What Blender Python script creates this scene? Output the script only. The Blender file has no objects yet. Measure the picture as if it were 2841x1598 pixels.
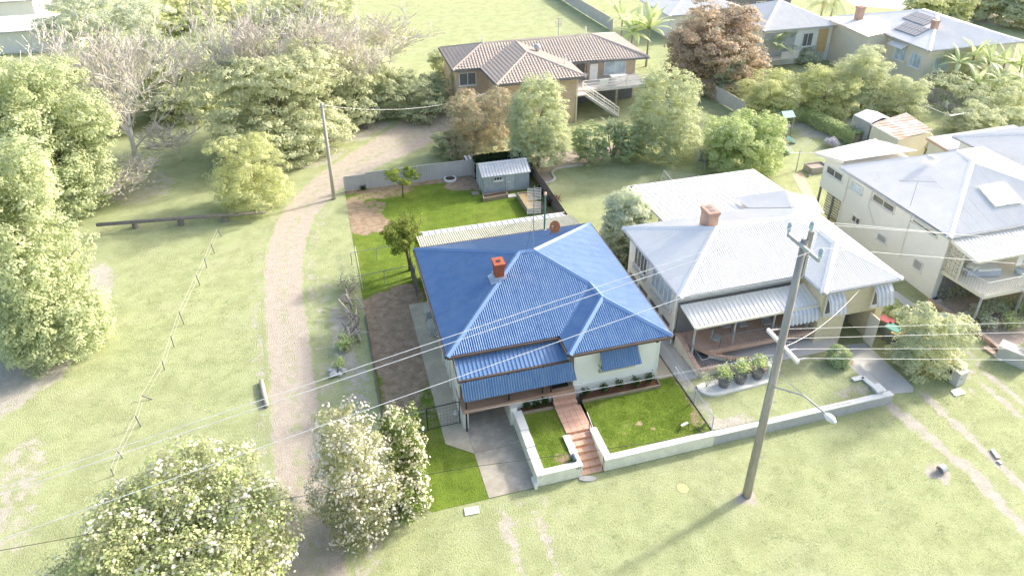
import bpy, math, random
import numpy as np
from mathutils import Vector, Matrix

random.seed(7)
RNG = np.random.default_rng(7)
SC = bpy.context.scene
COL = SC.collection
V = Vector
PI = math.pi

# ------------------------------------------------------------------ camera, sky, sun, exposure
CAM_H = 27.0
YAW, PITCH = math.radians(15.68), math.radians(28.83)
FPX, CXP, CYP, WPX = 2010.0, 1420.5, 563.0, 2841.0        # focal length and principal point of the drone camera
cam = bpy.data.cameras.new('camera')
cam.sensor_width = 36.0
cam.lens = 36.0 * FPX / WPX
cam.shift_y = -(799.0 - CYP) / WPX
cam.clip_start, cam.clip_end = 0.5, 2000.0
camo = bpy.data.objects.new('camera', cam)
camo.location = (0, 0, CAM_H)
camo.rotation_euler = (math.radians(90) - PITCH, 0, -YAW)
COL.objects.link(camo)
SC.camera = camo

SUN_DIR = V((0.965, 0.265, math.tan(math.radians(28)))).normalized()   # towards the sun
SUN_EL = math.asin(SUN_DIR.z)
SUN_AZ = math.atan2(SUN_DIR.x, SUN_DIR.y)                               # clockwise from +Y
world = bpy.data.worlds.new('World')
SC.world = world
world.use_nodes = True
wn = world.node_tree
sky = wn.nodes.new('ShaderNodeTexSky')
sky.sky_type = 'NISHITA'
sky.sun_disc = False
sky.sun_elevation = SUN_EL
sky.sun_rotation = SUN_AZ
sky.air_density, sky.dust_density, sky.ozone_density = 1.0, 4.0, 0.6
wn.links.new(sky.outputs['Color'], wn.nodes['Background'].inputs['Color'])
wn.nodes['Background'].inputs['Strength'].default_value = 0.15
sun = bpy.data.lights.new('sun', 'SUN')
sun.energy = 2.1
sun.angle = math.radians(4.5)
sun.color = (1.0, 0.955, 0.88)
suno = bpy.data.objects.new('sun', sun)
suno.rotation_euler = SUN_DIR.to_track_quat('Z', 'Y').to_euler()
suno.location = (60, 20, 60)
COL.objects.link(suno)
SC.view_settings.view_transform = 'Standard'
SC.view_settings.look = 'None'
SC.view_settings.gamma = 1.0
SC.view_settings.use_curve_mapping = False
SC.view_settings.exposure = 1.45
SC.cycles.max_bounces = 8
SC.cycles.diffuse_bounces = 6
SC.cycles.transparent_max_bounces = 8

# ------------------------------------------------------------------ surveying helpers: a sight line from the drone onto a level or upright plane
_K = 2841.0 / 2576.0
_cy, _sy, _cp, _sp = math.cos(YAW), math.sin(YAW), math.cos(PITCH), math.sin(PITCH)
R_RIGHT = V((_cy, -_sy, 0)); R_DOWN = V((-_sy * _sp, -_cy * _sp, -_cp)); R_FWD = V((_sy * _cp, _cy * _cp, -_sp))
FWD_H = V((_sy, _cy, 0))
EYE = V((0, 0, CAM_H))
def ray(x, y):
    return R_RIGHT * ((x * _K - CXP) / FPX) + R_DOWN * ((y * _K - CYP) / FPX) + R_FWD
def G(x, y, z=0.0):                      # point on the level plane at height z
    d = ray(x, y); return EYE + d * ((z - CAM_H) / d.z)
def S(x, y, z=0.0):                      # the same for full-size picture coordinates
    return G(x / _K, y / _K, z)
def ONP(x, y, base):                     # point on the upright plane through base
    d = ray(x, y); n = FWD_H
    return EYE + d * ((V(base) - EYE).dot(n) / d.dot(n))
def ATY(x, y, Y):
    d = ray(x, y); return EYE + d * (Y / d.y)
def HGT(base, y):                        # height over base at which the upright line through base shows at row y
    b = V(base); lo, hi = -2.0, 40.0
    for _ in range(40):
        m = (lo + hi) / 2
        q = b + V((0, 0, m)) - EYE
        row = (CYP + FPX * q.dot(R_DOWN) / q.dot(R_FWD)) / _K
        if row > y: lo = m
        else: hi = m
    return lo

# ------------------------------------------------------------------ objects
ORG = {}
def props(o, label=None, cat=None, group=None, kind=None):
    if label: o['label'] = label
    if cat: o['category'] = cat
    if group: o['group'] = group
    if kind: o['kind'] = kind
    return o
def thing(name, label, cat, loc=(0, 0, 0), group=None):
    o = bpy.data.objects.new(name, None)
    o.empty_display_size = 0.3
    o.location = loc
    COL.objects.link(o)
    ORG[o.name] = V(loc)
    return props(o, label, cat, group)
def link(name, me, parent=None, loc=None):
    o = bpy.data.objects.new(name, me)
    COL.objects.link(o)
    if parent is not None:
        o.parent = parent
        ORG[o.name] = ORG[parent.name]
    else:
        o.location = loc if loc is not None else (0, 0, 0)
        ORG[o.name] = V(o.location)
    return o
def copy_tree(o, loc, label=None, rotz=None, scale=None, parent=None):
    c = o.copy(); COL.objects.link(c)
    if parent is None:
        c.location = loc; ORG[c.name] = V(loc)
        if rotz is not None: c.rotation_euler = (0, 0, rotz)
        if scale is not None: c.scale = (scale,) * 3
        if label: c['label'] = label
    else:
        c.parent = parent
    for ch in list(o.children): copy_tree(ch, None, parent=c)
    return c

class MB:
    def __init__(s): s.v = []; s.f = []
    def add(s, vs, fs):
        n = len(s.v); s.v.extend([tuple(p) for p in vs]); s.f.extend([tuple(i + n for i in f) for f in fs]); return s
    def face(s, *p): return s.add(p, [tuple(range(len(p)))])
    def box(s, c, sz, rz=0.0, tilt=None):
        hx, hy, hz = sz[0] / 2, sz[1] / 2, sz[2] / 2
        m = Matrix.Rotation(rz, 3, 'Z')
        if tilt is not None: m = m @ Matrix.Rotation(tilt[1], 3, tilt[0])
        vs = [V(c) + m @ V((x * hx, y * hy, z * hz)) for z in (-1, 1) for y in (-1, 1) for x in (-1, 1)]
        return s.add(vs, [(0, 2, 3, 1), (4, 5, 7, 6), (0, 1, 5, 4), (2, 6, 7, 3), (0, 4, 6, 2), (1, 3, 7, 5)])
    def bb(s, a, b):                     # box between two corners
        a, b = V(a), V(b)
        return s.box((a + b) / 2, [abs(b[i] - a[i]) for i in range(3)])
    def prism(s, poly, z0, z1):
        n = len(poly)
        area = sum(poly[i][0] * poly[(i + 1) % n][1] - poly[(i + 1) % n][0] * poly[i][1] for i in range(n))
        if area < 0: poly = poly[::-1]
        vs = [(p[0], p[1], z0) for p in poly] + [(p[0], p[1], z1) for p in poly]
        fs = [tuple(range(n - 1, -1, -1)), tuple(range(n, 2 * n))] + [(i, (i + 1) % n, n + (i + 1) % n, n + i) for i in range(n)]
        return s.add(vs, fs)
    def beam(s, p, q, w, h, up=(0, 0, 1)):
        p, q = V(p), V(q); d = (q - p).normalized(); u = V(up)
        side = d.cross(u)
        if side.length < 1e-4: side = d.cross(V((1, 0, 0)))
        side.normalize(); u = side.cross(d).normalized()
        a, b = side * (w / 2), u * (h / 2)
        vs = [p - a - b, p + a - b, p + a + b, p - a + b, q - a - b, q + a - b, q + a + b, q - a + b]
        return s.add(vs, [(0, 1, 2, 3), (7, 6, 5, 4), (0, 4, 5, 1), (1, 5, 6, 2), (2, 6, 7, 3), (3, 7, 4, 0)])
    def cap(s, p, q, w, drop):           # folded ridge cap
        p, q = V(p), V(q); d = (q - p).normalized(); side = d.cross(V((0, 0, 1))).normalized()
        a = side * (w / 2); dz = V((0, 0, drop)); t = V((0, 0, 0.03))
        vs = [p - a - dz, p + t, p + a - dz, q - a - dz, q + t, q + a - dz, p - a - dz - t * 2, p + a - dz - t * 2, q - a - dz - t * 2, q + a - dz - t * 2]
        return s.add(vs, [(0, 3, 4, 1), (1, 4, 5, 2), (6, 8, 3, 0), (2, 5, 9, 7), (6, 0, 1, 2, 7), (8, 9, 5, 4, 3)])
    def tube(s, pts, r, n=6, capped=True):
        pts = [V(p) for p in pts]
        rs = r if isinstance(r, (list, tuple)) else [r] * len(pts)
        base = len(s.v); ref = V((0.31, 0.17, 0.94)).normalized()
        for i, p in enumerate(pts):
            d = (pts[min(i + 1, len(pts) - 1)] - pts[max(i - 1, 0)])
            if d.length < 1e-6: d = V((0, 0, 1))
            d.normalize()
            x = d.cross(ref)
            if x.length < 1e-3: x = d.cross(V((1, 0, 0)))
            x.normalize(); y = d.cross(x)
            for k in range(n):
                a = 2 * PI * k / n
                s.v.append(tuple(p + (x * math.cos(a) + y * math.sin(a)) * rs[i]))
        for i in range(len(pts) - 1):
            for k in range(n):
                k2 = (k + 1) % n
                s.f.append((base + i * n + k, base + i * n + k2, base + (i + 1) * n + k2, base + (i + 1) * n + k))
        if capped:
            s.f.append(tuple(base + k for k in range(n - 1, -1, -1)))
            s.f.append(tuple(base + (len(pts) - 1) * n + k for k in range(n)))
        return s
    def lathe(s, c, prof, n=16):         # prof: list of (r, z)
        base = len(s.v); c = V(c)
        for r, z in prof:
            for k in range(n):
                a = 2 * PI * k / n; s.v.append((c.x + r * math.cos(a), c.y + r * math.sin(a), c.z + z))
        for i in range(len(prof) - 1):
            for k in range(n):
                k2 = (k + 1) % n
                s.f.append((base + i * n + k, base + i * n + k2, base + (i + 1) * n + k2, base + (i + 1) * n + k))
        s.f.append(tuple(base + k for k in range(n - 1, -1, -1)))
        s.f.append(tuple(base + (len(prof) - 1) * n + k for k in range(n)))
        return s
    def build(s, name, mat, parent=None, smooth=False, loc=None):
        me = bpy.data.meshes.new(name)
        if parent is not None: o = ORG[parent.name]
        elif loc is not None: o = V(loc)
        else:
            xs = [p[0] for p in s.v]; ys = [p[1] for p in s.v]; zs = [p[2] for p in s.v]
            o = V(((min(xs) + max(xs)) / 2, (min(ys) + max(ys)) / 2, min(zs)))
        me.from_pydata([(p[0] - o.x, p[1] - o.y, p[2] - o.z) for p in s.v], [], s.f)
        if mat: me.materials.append(mat)
        if smooth:
            me.polygons.foreach_set('use_smooth', [True] * len(me.polygons))
        me.update()
        return link(name, me, parent, o)
def structure(name, mb, mat, smooth=False):
    return props(mb.build(name, mat, loc=(0, 0, 0), smooth=smooth), kind='structure')

# ------------------------------------------------------------------ materials
def newmat(name):
    m = bpy.data.materials.new(name); m.use_nodes = True
    nt = m.node_tree
    return m, nt, nt.nodes['Principled BSDF']
def c4(c): return (c[0], c[1], c[2], 1.0)
def node(nt, typ, **kw):
    n = nt.nodes.new(typ)
    for k, v in kw.items(): setattr(n, k, v)
    return n
def noise(nt, scale, detail=4.0, rough=0.6, coord=None, stretch=None):
    n = node(nt, 'ShaderNodeTexNoise')
    n.inputs['Scale'].default_value = scale; n.inputs['Detail'].default_value = detail; n.inputs['Roughness'].default_value = rough
    if coord is None:
        coord = node(nt, 'ShaderNodeNewGeometry').outputs['Position']
    if stretch:
        mp = node(nt, 'ShaderNodeMapping'); mp.inputs['Scale'].default_value = stretch
        nt.links.new(coord, mp.inputs['Vector']); coord = mp.outputs['Vector']
    nt.links.new(coord, n.inputs['Vector'])
    return n.outputs['Fac']
def ramp(nt, fac, stops):
    r = node(nt, 'ShaderNodeValToRGB')
    e = r.color_ramp.elements
    while len(e) < len(stops): e.new(0.5)
    for el, (p, c) in zip(e, stops): el.position = p; el.color = c4(c) if len(c) == 3 else c
    nt.links.new(fac, r.inputs['Fac']); return r.outputs['Color']
def mixc(nt, fac, a, b, blend='MIX'):
    m = node(nt, 'ShaderNodeMix', data_type='RGBA', blend_type=blend)
    for sock, val in ((m.inputs['Factor'], fac), (m.inputs['A'], a), (m.inputs['B'], b)):
        if isinstance(val, (int, float)): sock.default_value = val
        elif isinstance(val, (tuple, list)): sock.default_value = c4(val)
        else: nt.links.new(val, sock)
    return m.outputs['Result']
def math_(nt, op, a, b=None, clamp=False):
    m = node(nt, 'ShaderNodeMath', operation=op, use_clamp=clamp)
    for i, val in enumerate((a, b)):
        if val is None: continue
        if isinstance(val, (int, float)): m.inputs[i].default_value = val
        else: nt.links.new(val, m.inputs[i])
    return m.outputs[0]
def bump(nt, bs, h, strength=0.3, dist=0.02):
    b = node(nt, 'ShaderNodeBump'); b.inputs['Strength'].default_value = strength; b.inputs['Distance'].default_value = dist
    nt.links.new(h, b.inputs['Height']); nt.links.new(b.outputs['Normal'], bs.inputs['Normal'])
def plain(name, c, c2=None, rough=0.6, scale=3.0, bmp=0.0, metal=0.0, stretch=None, spec=0.5, lo=0.35, hi=0.65, fine=None):
    m, nt, bs = newmat(name)
    bs.inputs['Roughness'].default_value = rough; bs.inputs['Metallic'].default_value = metal
    bs.inputs['Specular IOR Level'].default_value = spec
    if c2 is None: c2 = tuple(x * 0.82 for x in c)
    f = noise(nt, scale, 6.0, 0.65, stretch=stretch)
    col = ramp(nt, f, [(lo, c2), (hi, c)])
    if fine:
        f2 = noise(nt, fine[0], 3.0, 0.7)
        col = mixc(nt, ramp(nt, f2, [(0.4, (0, 0, 0)), (0.62, (1, 1, 1))]), col, fine[1])
    nt.links.new(col, bs.inputs['Base Color'])
    if bmp: bump(nt, bs, noise(nt, scale * 8, 4.0, 0.7), bmp, 0.02)
    return m
def grassmat(name, a, b, dry, dirt=None, dirt2=None, patch=0.25, attr=None, mow=0.0):
    """lawn: a and b are the two greens, dry the straw colour; attr names a mesh attribute that says where soil lies bare"""
    m, nt, bs = newmat(name)
    bs.inputs['Roughness'].default_value = 0.9; bs.inputs['Specular IOR Level'].default_value = 0.15
    pos = node(nt, 'ShaderNodeNewGeometry').outputs['Position']
    big = noise(nt, 0.22, 5, 0.6, pos); mid = noise(nt, 1.6, 6, 0.7, pos); fine = noise(nt, 14.0, 4, 0.75, pos, (1.0, 0.6, 1.0)); vf = noise(nt, 42.0, 2, 0.6, pos)
    col = mixc(nt, ramp(nt, mid, [(0.36, (0, 0, 0)), (0.64, (1, 1, 1))]), a, b)
    col = mixc(nt, math_(nt, 'MULTIPLY', ramp(nt, big, [(0.5, (0, 0, 0)), (0.72, (1, 1, 1))]), patch * 2.6, True), col, dry)
    col = mixc(nt, math_(nt, 'MULTIPLY', ramp(nt, noise(nt, 3.3, 6, 0.75, pos), [(0.56, (0, 0, 0)), (0.7, (1, 1, 1))]), patch * 2.0, True), col, dry)
    col = mixc(nt, ramp(nt, noise(nt, 0.75, 5, 0.65, pos), [(0.40, (0.55,) * 3), (0.56, (0, 0, 0))]), col, tuple(x * 0.72 for x in a))
    dark = tuple(x * 0.45 for x in a); light = tuple(min(1, x * 1.35) for x in b)
    col = mixc(nt, ramp(nt, fine, [(0.30, (0.85,) * 3), (0.48, (0, 0, 0))]), col, dark)
    col = mixc(nt, ramp(nt, vf, [(0.52, (0, 0, 0)), (0.70, (0.7,) * 3)]), col, light)
    if dirt:
        dcol = mixc(nt, ramp(nt, noise(nt, 2.3, 6, 0.7, pos), [(0.38, (0, 0, 0)), (0.62, (1, 1, 1))]), dirt, dirt2)
        dcol = mixc(nt, ramp(nt, noise(nt, 30, 3, 0.7, pos), [(0.33, (0.8,) * 3), (0.5, (0, 0, 0))]), dcol, tuple(x * 0.55 for x in dirt))
        at = node(nt, 'ShaderNodeAttribute', attribute_name=attr).outputs['Fac']
        k = math_(nt, 'ADD', at, math_(nt, 'MULTIPLY', math_(nt, 'SUBTRACT', noise(nt, 1.7, 8, 0.8, pos), 0.5), 2.3))
        k = math_(nt, 'ADD', k, math_(nt, 'MULTIPLY', math_(nt, 'SUBTRACT', noise(nt, 16, 3, 0.7, pos), 0.5), 0.7))
        col = mixc(nt, ramp(nt, k, [(0.42, (0, 0, 0)), (0.6, (1, 1, 1))]), col, dcol)
    nt.links.new(col, bs.inputs['Base Color'])
    h = math_(nt, 'ADD', math_(nt, 'MULTIPLY', fine, 1.0), math_(nt, 'MULTIPLY', vf, 0.5))
    bump(nt, bs, h, 0.9, 0.06)
    return m
def leafmat(name, cols, rough=0.6, trans=0.42, spec=0.25):
    """cols: three leaf colours, picked leaf by leaf"""
    m, nt, bs = newmat(name)
    bs.inputs['Roughness'].default_value = rough; bs.inputs['Specular IOR Level'].default_value = spec
    geo = node(nt, 'ShaderNodeNewGeometry')
    col = ramp(nt, geo.outputs['Random Per Island'], [(0.0, cols[0]), (0.5, cols[1]), (0.9, cols[2])])
    n = noise(nt, 0.9, 3, 0.6, geo.outputs['Position'])
    col = mixc(nt, ramp(nt, n, [(0.42, (0.7,) * 3), (0.62, (0, 0, 0))]), col, cols[0])
    nt.links.new(col, bs.inputs['Base Color'])
    tr = node(nt, 'ShaderNodeBsdfTranslucent'); nt.links.new(col, tr.inputs['Color'])
    mx = node(nt, 'ShaderNodeMixShader'); mx.inputs[0].default_value = trans
    nt.links.new(bs.outputs[0], mx.inputs[1]); nt.links.new(tr.outputs[0], mx.inputs[2])
    nt.links.new(mx.outputs[0], nt.nodes['Material Output'].inputs['Surface'])
    return m
def brickmat(name, c1, c2, mortar, w=0.24, h=0.086, msize=0.012, axis='auto', rough=0.85):
    m, nt, bs = newmat(name)
    bs.inputs['Roughness'].default_value = rough
    geo = node(nt, 'ShaderNodeNewGeometry')
    sep = node(nt, 'ShaderNodeSeparateXYZ'); nt.links.new(geo.outputs['Position'], sep.inputs[0])
    cmb = node(nt, 'ShaderNodeCombineXYZ')
    nt.links.new(math_(nt, 'ADD', sep.outputs['X'], sep.outputs['Y']), cmb.inputs['X']); nt.links.new(sep.outputs['Z'], cmb.inputs['Y'])
    b = node(nt, 'ShaderNodeTexBrick'); b.offset = 0.5
    nt.links.new(cmb.outputs[0], b.inputs['Vector'])
    b.inputs['Color1'].default_value = c4(c1); b.inputs['Color2'].default_value = c4(c2); b.inputs['Mortar'].default_value = c4(mortar)
    b.inputs['Scale'].default_value = 1.0; b.inputs['Mortar Size'].default_value = msize
    b.inputs['Brick Width'].default_value = w; b.inputs['Row Height'].default_value = h; b.inputs['Bias'].default_value = 0.0
    col = mixc(nt, ramp(nt, noise(nt, 1.5, 5, 0.7), [(0.4, (0.35,) * 3), (0.6, (0, 0, 0))]), b.outputs['Color'], tuple(x * 0.7 for x in c1))
    nt.links.new(col, bs.inputs['Base Color'])
    bump(nt, bs, b.outputs['Fac'], -0.4, 0.01)
    return m
def glassmat(name, c, rough=0.08):
    m, nt, bs = newmat(name)
    f = noise(nt, 1.1, 3, 0.5)
    nt.links.new(ramp(nt, f, [(0.4, c), (0.62, tuple(x * 1.5 for x in c))]), bs.inputs['Base Color'])
    bs.inputs['Roughness'].default_value = rough; bs.inputs['Specular IOR Level'].default_value = 0.7
    return m

M = {}
# the property in the middle: full strength colours
M['blue'] = plain('blue_painted_iron', (0.120, 0.235, 0.430), (0.098, 0.200, 0.385), rough=0.42, scale=0.5, spec=0.9, fine=(1.6, (0.145, 0.255, 0.43)))
M['blue_cap'] = plain('blue_ridge_cap', (0.155, 0.265, 0.47), (0.130, 0.230, 0.425), rough=0.3, scale=1.0)
M['cream_iron'] = plain('cream_corrugated_iron', (0.62, 0.60, 0.47), (0.52, 0.50, 0.38), rough=0.45, scale=0.8)
M['pan_white'] = plain('white_pan_sheet', (0.62, 0.64, 0.70), (0.54, 0.56, 0.62), rough=0.4, scale=0.8)
M['gutter'] = plain('brown_gutter', (0.10, 0.07, 0.055), (0.07, 0.05, 0.04), rough=0.5)
M['fascia'] = plain('fascia_white', (0.62, 0.58, 0.52), rough=0.6)
M['wboard'] = plain('white_weatherboard_paint', (0.83, 0.84, 0.79), (0.77, 0.78, 0.73), rough=0.6, scale=0.8)
M['plinth'] = plain('white_render', (0.80, 0.80, 0.74), (0.70, 0.70, 0.64), rough=0.8, scale=1.2, bmp=0.1)
M['rwall'] = plain('pale_green_white_render', (0.79, 0.80, 0.68), (0.73, 0.74, 0.62), rough=0.85, scale=0.7, bmp=0.08, fine=(2.2, (0.66, 0.66, 0.55)))
M['coping'] = plain('white_coping_paint', (0.83, 0.83, 0.79), (0.72, 0.72, 0.67), rough=0.7, scale=1.0, fine=(4.0, (0.75, 0.74, 0.69)))
M['tile'] = plain('terracotta_pink_tile', (0.66, 0.40, 0.29), (0.58, 0.33, 0.23), rough=0.55, scale=2.5, fine=(9.0, (0.68, 0.44, 0.33)))
M['tile2'] = plain('terracotta_orange_tile', (0.62, 0.35, 0.19), (0.54, 0.29, 0.15), rough=0.6, scale=2.5)
M['grout'] = plain('tile_grout', (0.20, 0.12, 0.09), rough=0.9)
M['deck'] = plain('brown_deck_tile', (0.46, 0.30, 0.21), (0.40, 0.25, 0.17), rough=0.6, scale=1.5)
M['conc'] = plain('stained_concrete', (0.50, 0.455, 0.365), (0.29, 0.262, 0.21), rough=0.9, scale=0.7, bmp=0.15, lo=0.3, hi=0.6, fine=(1.3, (0.34, 0.31, 0.25)))
M['conc2'] = plain('path_concrete', (0.60, 0.53, 0.385), (0.40, 0.35, 0.255), rough=0.9, scale=0.9, bmp=0.15, fine=(1.4, (0.46, 0.405, 0.295)))
M['brick'] = brickmat('red_chimney_brick', (0.40, 0.10, 0.045), (0.31, 0.07, 0.033), (0.20, 0.09, 0.06), 0.23, 0.08)
M['lead'] = plain('grey_flashing', (0.42, 0.50, 0.60), (0.34, 0.40, 0.48), rough=0.4)
M['black'] = plain('black_steel', (0.02, 0.022, 0.025), rough=0.5)
M['steel'] = plain('galvanised_steel', (0.34, 0.35, 0.36), (0.22, 0.23, 0.24), rough=0.45, metal=0.3, scale=6)
M['rust'] = plain('rusty_mesh', (0.52, 0.19, 0.07), (0.38, 0.12, 0.04), rough=0.8, scale=6)
M['greenpipe'] = plain('green_painted_pipe', (0.10, 0.17, 0.13), (0.07, 0.12, 0.09), rough=0.5)
M['shed'] = plain('grey_blue_shed_steel', (0.47, 0.51, 0.53), (0.38, 0.42, 0.44), rough=0.45, scale=1.0)
M['shedroof'] = plain('zinc_shed_roof', (0.66, 0.66, 0.66), (0.46, 0.47, 0.475), rough=0.4, scale=1.4, fine=(4, (0.54, 0.545, 0.55)))
M['cbond'] = plain('grey_steel_fence', (0.57, 0.55, 0.545), (0.48, 0.465, 0.46), rough=0.55, scale=0.8)
M['timber'] = plain('weathered_sleeper', (0.36, 0.30, 0.22), (0.24, 0.19, 0.13), rough=0.85, scale=3, bmp=0.3, stretch=(1, 1, 4))
M['paling'] = plain('old_grey_paling', (0.20, 0.17, 0.14), (0.12, 0.10, 0.085), rough=0.9, scale=3)
M['straw'] = plain('dry_straw_mulch', (0.44, 0.31, 0.15), (0.20, 0.12, 0.05), rough=0.95, scale=9, bmp=0.8, fine=(24, (0.52, 0.40, 0.22)))
M['mulch'] = plain('dark_bark_mulch', (0.14, 0.055, 0.03), (0.045, 0.018, 0.012), rough=0.95, scale=9, bmp=0.9, fine=(26, (0.21, 0.09, 0.05)))
M['soil'] = plain('dark_soil', (0.10, 0.065, 0.04), rough=0.95, scale=6, bmp=0.6)
M['bluepaint'] = plain('bright_blue_paint', (0.03, 0.07, 0.38), rough=0.5)
M['glass'] = glassmat('dark_window_glass', (0.03, 0.035, 0.04))
M['whiteplastic'] = plain('white_plastic', (0.72, 0.72, 0.70), rough=0.45)
M['acgrey'] = plain('aircon_casing', (0.50, 0.50, 0.44), (0.42, 0.42, 0.36), rough=0.6)
M['acblue'] = plain('aircon_side_casing', (0.36, 0.42, 0.46), rough=0.5)
M['wire'] = plain('bare_aluminium_wire', (0.82, 0.82, 0.80), rough=0.5)
M['darkcable'] = plain('black_cable', (0.03, 0.03, 0.03), rough=0.6)
M['lawn'] = grassmat('green_lawn', (0.130, 0.205, 0.026), (0.195, 0.272, 0.038), (0.30, 0.30, 0.08), (0.32, 0.23, 0.15), (0.50, 0.38, 0.265), patch=0.30, attr='soil')
M['bark'] = plain('grey_brown_bark', (0.13, 0.10, 0.07), (0.06, 0.045, 0.03), rough=0.95, scale=5, bmp=0.6)
# the surroundings: a white wash of haze painted into these base colours
M['pgrass'] = grassmat('hazed_grass', (0.36, 0.40, 0.195), (0.42, 0.455, 0.245), (0.45, 0.43, 0.30), (0.46, 0.42, 0.355), (0.56, 0.52, 0.45), patch=0.16, attr='soil')
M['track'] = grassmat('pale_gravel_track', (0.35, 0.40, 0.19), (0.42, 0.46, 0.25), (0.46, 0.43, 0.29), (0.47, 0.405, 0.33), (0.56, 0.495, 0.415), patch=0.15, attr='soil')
M['pconc'] = plain('pale_grey_concrete', (0.63, 0.605, 0.56), (0.50, 0.48, 0.445), rough=0.9, scale=0.7, bmp=0.1, fine=(1.6, (0.56, 0.54, 0.50)))
M['pblock'] = plain('grey_concrete_block', (0.56, 0.555, 0.54), (0.48, 0.475, 0.46), rough=0.9, scale=2.0, bmp=0.2)
M['pwhite'] = plain('white_roof_iron', (0.87, 0.84, 0.785), (0.80, 0.77, 0.72), rough=0.5, scale=0.7)
M['pgreyroof'] = plain('pale_grey_roof_iron', (0.86, 0.825, 0.765), (0.79, 0.755, 0.70), rough=0.5, scale=0.7)
M['pwall'] = plain('white_board_paint', (0.82, 0.81, 0.76), (0.77, 0.76, 0.71), rough=0.7, scale=0.8)
M['pcream'] = plain('cream_board_paint', (0.75, 0.70, 0.58), (0.70, 0.65, 0.53), rough=0.7, scale=0.8)
M['pbrick'] = brickmat('cream_brick', (0.74, 0.63, 0.40), (0.68, 0.57, 0.36), (0.72, 0.65, 0.50))
M['pbrick2'] = brickmat('tan_brick', (0.66, 0.50, 0.36), (0.59, 0.44, 0.31), (0.62, 0.52, 0.42))
M['pgrey'] = plain('mid_grey_steel', (0.46, 0.47, 0.48), (0.38, 0.39, 0.40), rough=0.5)
M['pdark'] = plain('hazed_dark_grey', (0.20, 0.20, 0.205), rough=0.7)
M['pglass'] = glassmat('grey_window_glass', (0.13, 0.13, 0.125))
M['pglassblue'] = glassmat('blue_curtained_glass', (0.40, 0.48, 0.54))
M['prooftile'] = plain('brown_roof_tile', (0.45, 0.385, 0.33), (0.37, 0.31, 0.265), rough=0.8, scale=1.6, fine=(6, (0.41, 0.35, 0.30)))
M['pterra'] = plain('pale_terracotta', (0.60, 0.41, 0.31), (0.52, 0.35, 0.26), rough=0.7, scale=2.5)
M['pchim'] = brickmat('hazed_red_brick', (0.50, 0.30, 0.22), (0.44, 0.26, 0.19), (0.52, 0.42, 0.36))
M['pole'] = plain('grey_weathered_pole', (0.46, 0.425, 0.385), (0.32, 0.295, 0.265), rough=0.95, scale=4, bmp=0.5, stretch=(1, 1, 0.12), lo=0.4, hi=0.6)
M['plog'] = plain('grey_log', (0.27, 0.24, 0.21), (0.20, 0.175, 0.155), rough=0.95, scale=4, bmp=0.4)
M['pstick'] = plain('hazed_branch', (0.52, 0.45, 0.38), (0.42, 0.36, 0.30), rough=0.9, scale=3)
M['ptwig'] = plain('pale_grey_twig', (0.62, 0.58, 0.53), (0.52, 0.48, 0.44), rough=0.9, scale=3)
M['pbark'] = plain('pale_bark', (0.36, 0.31, 0.26), (0.26, 0.225, 0.19), rough=0.95, scale=4, bmp=0.4)
M['pgravel'] = plain('white_pebbles', (0.86, 0.84, 0.80), (0.58, 0.565, 0.535), rough=0.85, scale=14, bmp=0.8, fine=(16, (0.78, 0.765, 0.73)))
M['pstripe'] = plain('white_awning_metal', (0.70, 0.71, 0.75), rough=0.5)
M['pstripe2'] = plain('grey_blue_awning_metal', (0.52, 0.55, 0.61), rough=0.5)
M['pot'] = plain('black_plastic_pot', (0.24, 0.24, 0.245), rough=0.6)
M['pred'] = plain('red_bin_lid', (0.62, 0.17, 0.17), rough=0.45)
M['pgreen'] = plain('green_bin_lid', (0.24, 0.56, 0.46), rough=0.45)
M['pyellow'] = plain('yellow_bin_lid', (0.74, 0.60, 0.22), rough=0.45)
M['pbin'] = plain('dark_green_bin_body', (0.19, 0.22, 0.20), rough=0.5)
M['prust'] = plain('rust_streaked_iron', (0.52, 0.33, 0.24), (0.58, 0.54, 0.50), rough=0.7, scale=1.0, lo=0.42, hi=0.56)
M['pteal'] = plain('teal_play_plastic', (0.40, 0.62, 0.60), rough=0.5)
M['psolar'] = plain('solar_glass', (0.27, 0.265, 0.27), (0.23, 0.225, 0.23), rough=0.25)
M['pmulch'] = plain('pinkish_leaf_litter', (0.43, 0.36, 0.30), (0.32, 0.265, 0.22), rough=0.95, scale=5, bmp=0.6)
M['pply'] = plain('tan_ply_door', (0.66, 0.47, 0.23), rough=0.6)
M['pfence'] = plain('pale_grey_fence_steel', (0.60, 0.58, 0.54), (0.52, 0.50, 0.47), rough=0.6, scale=0.8)
M['ppaling'] = plain('pale_grey_paling', (0.42, 0.40, 0.37), (0.33, 0.315, 0.29), rough=0.9, scale=3)
M['asphalt'] = plain('pale_asphalt', (0.52, 0.51, 0.50), (0.45, 0.44, 0.43), rough=0.9, scale=1.2, bmp=0.1)
M['lemon'] = plain('lemon_skin', (0.62, 0.50, 0.06), rough=0.5)
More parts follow.
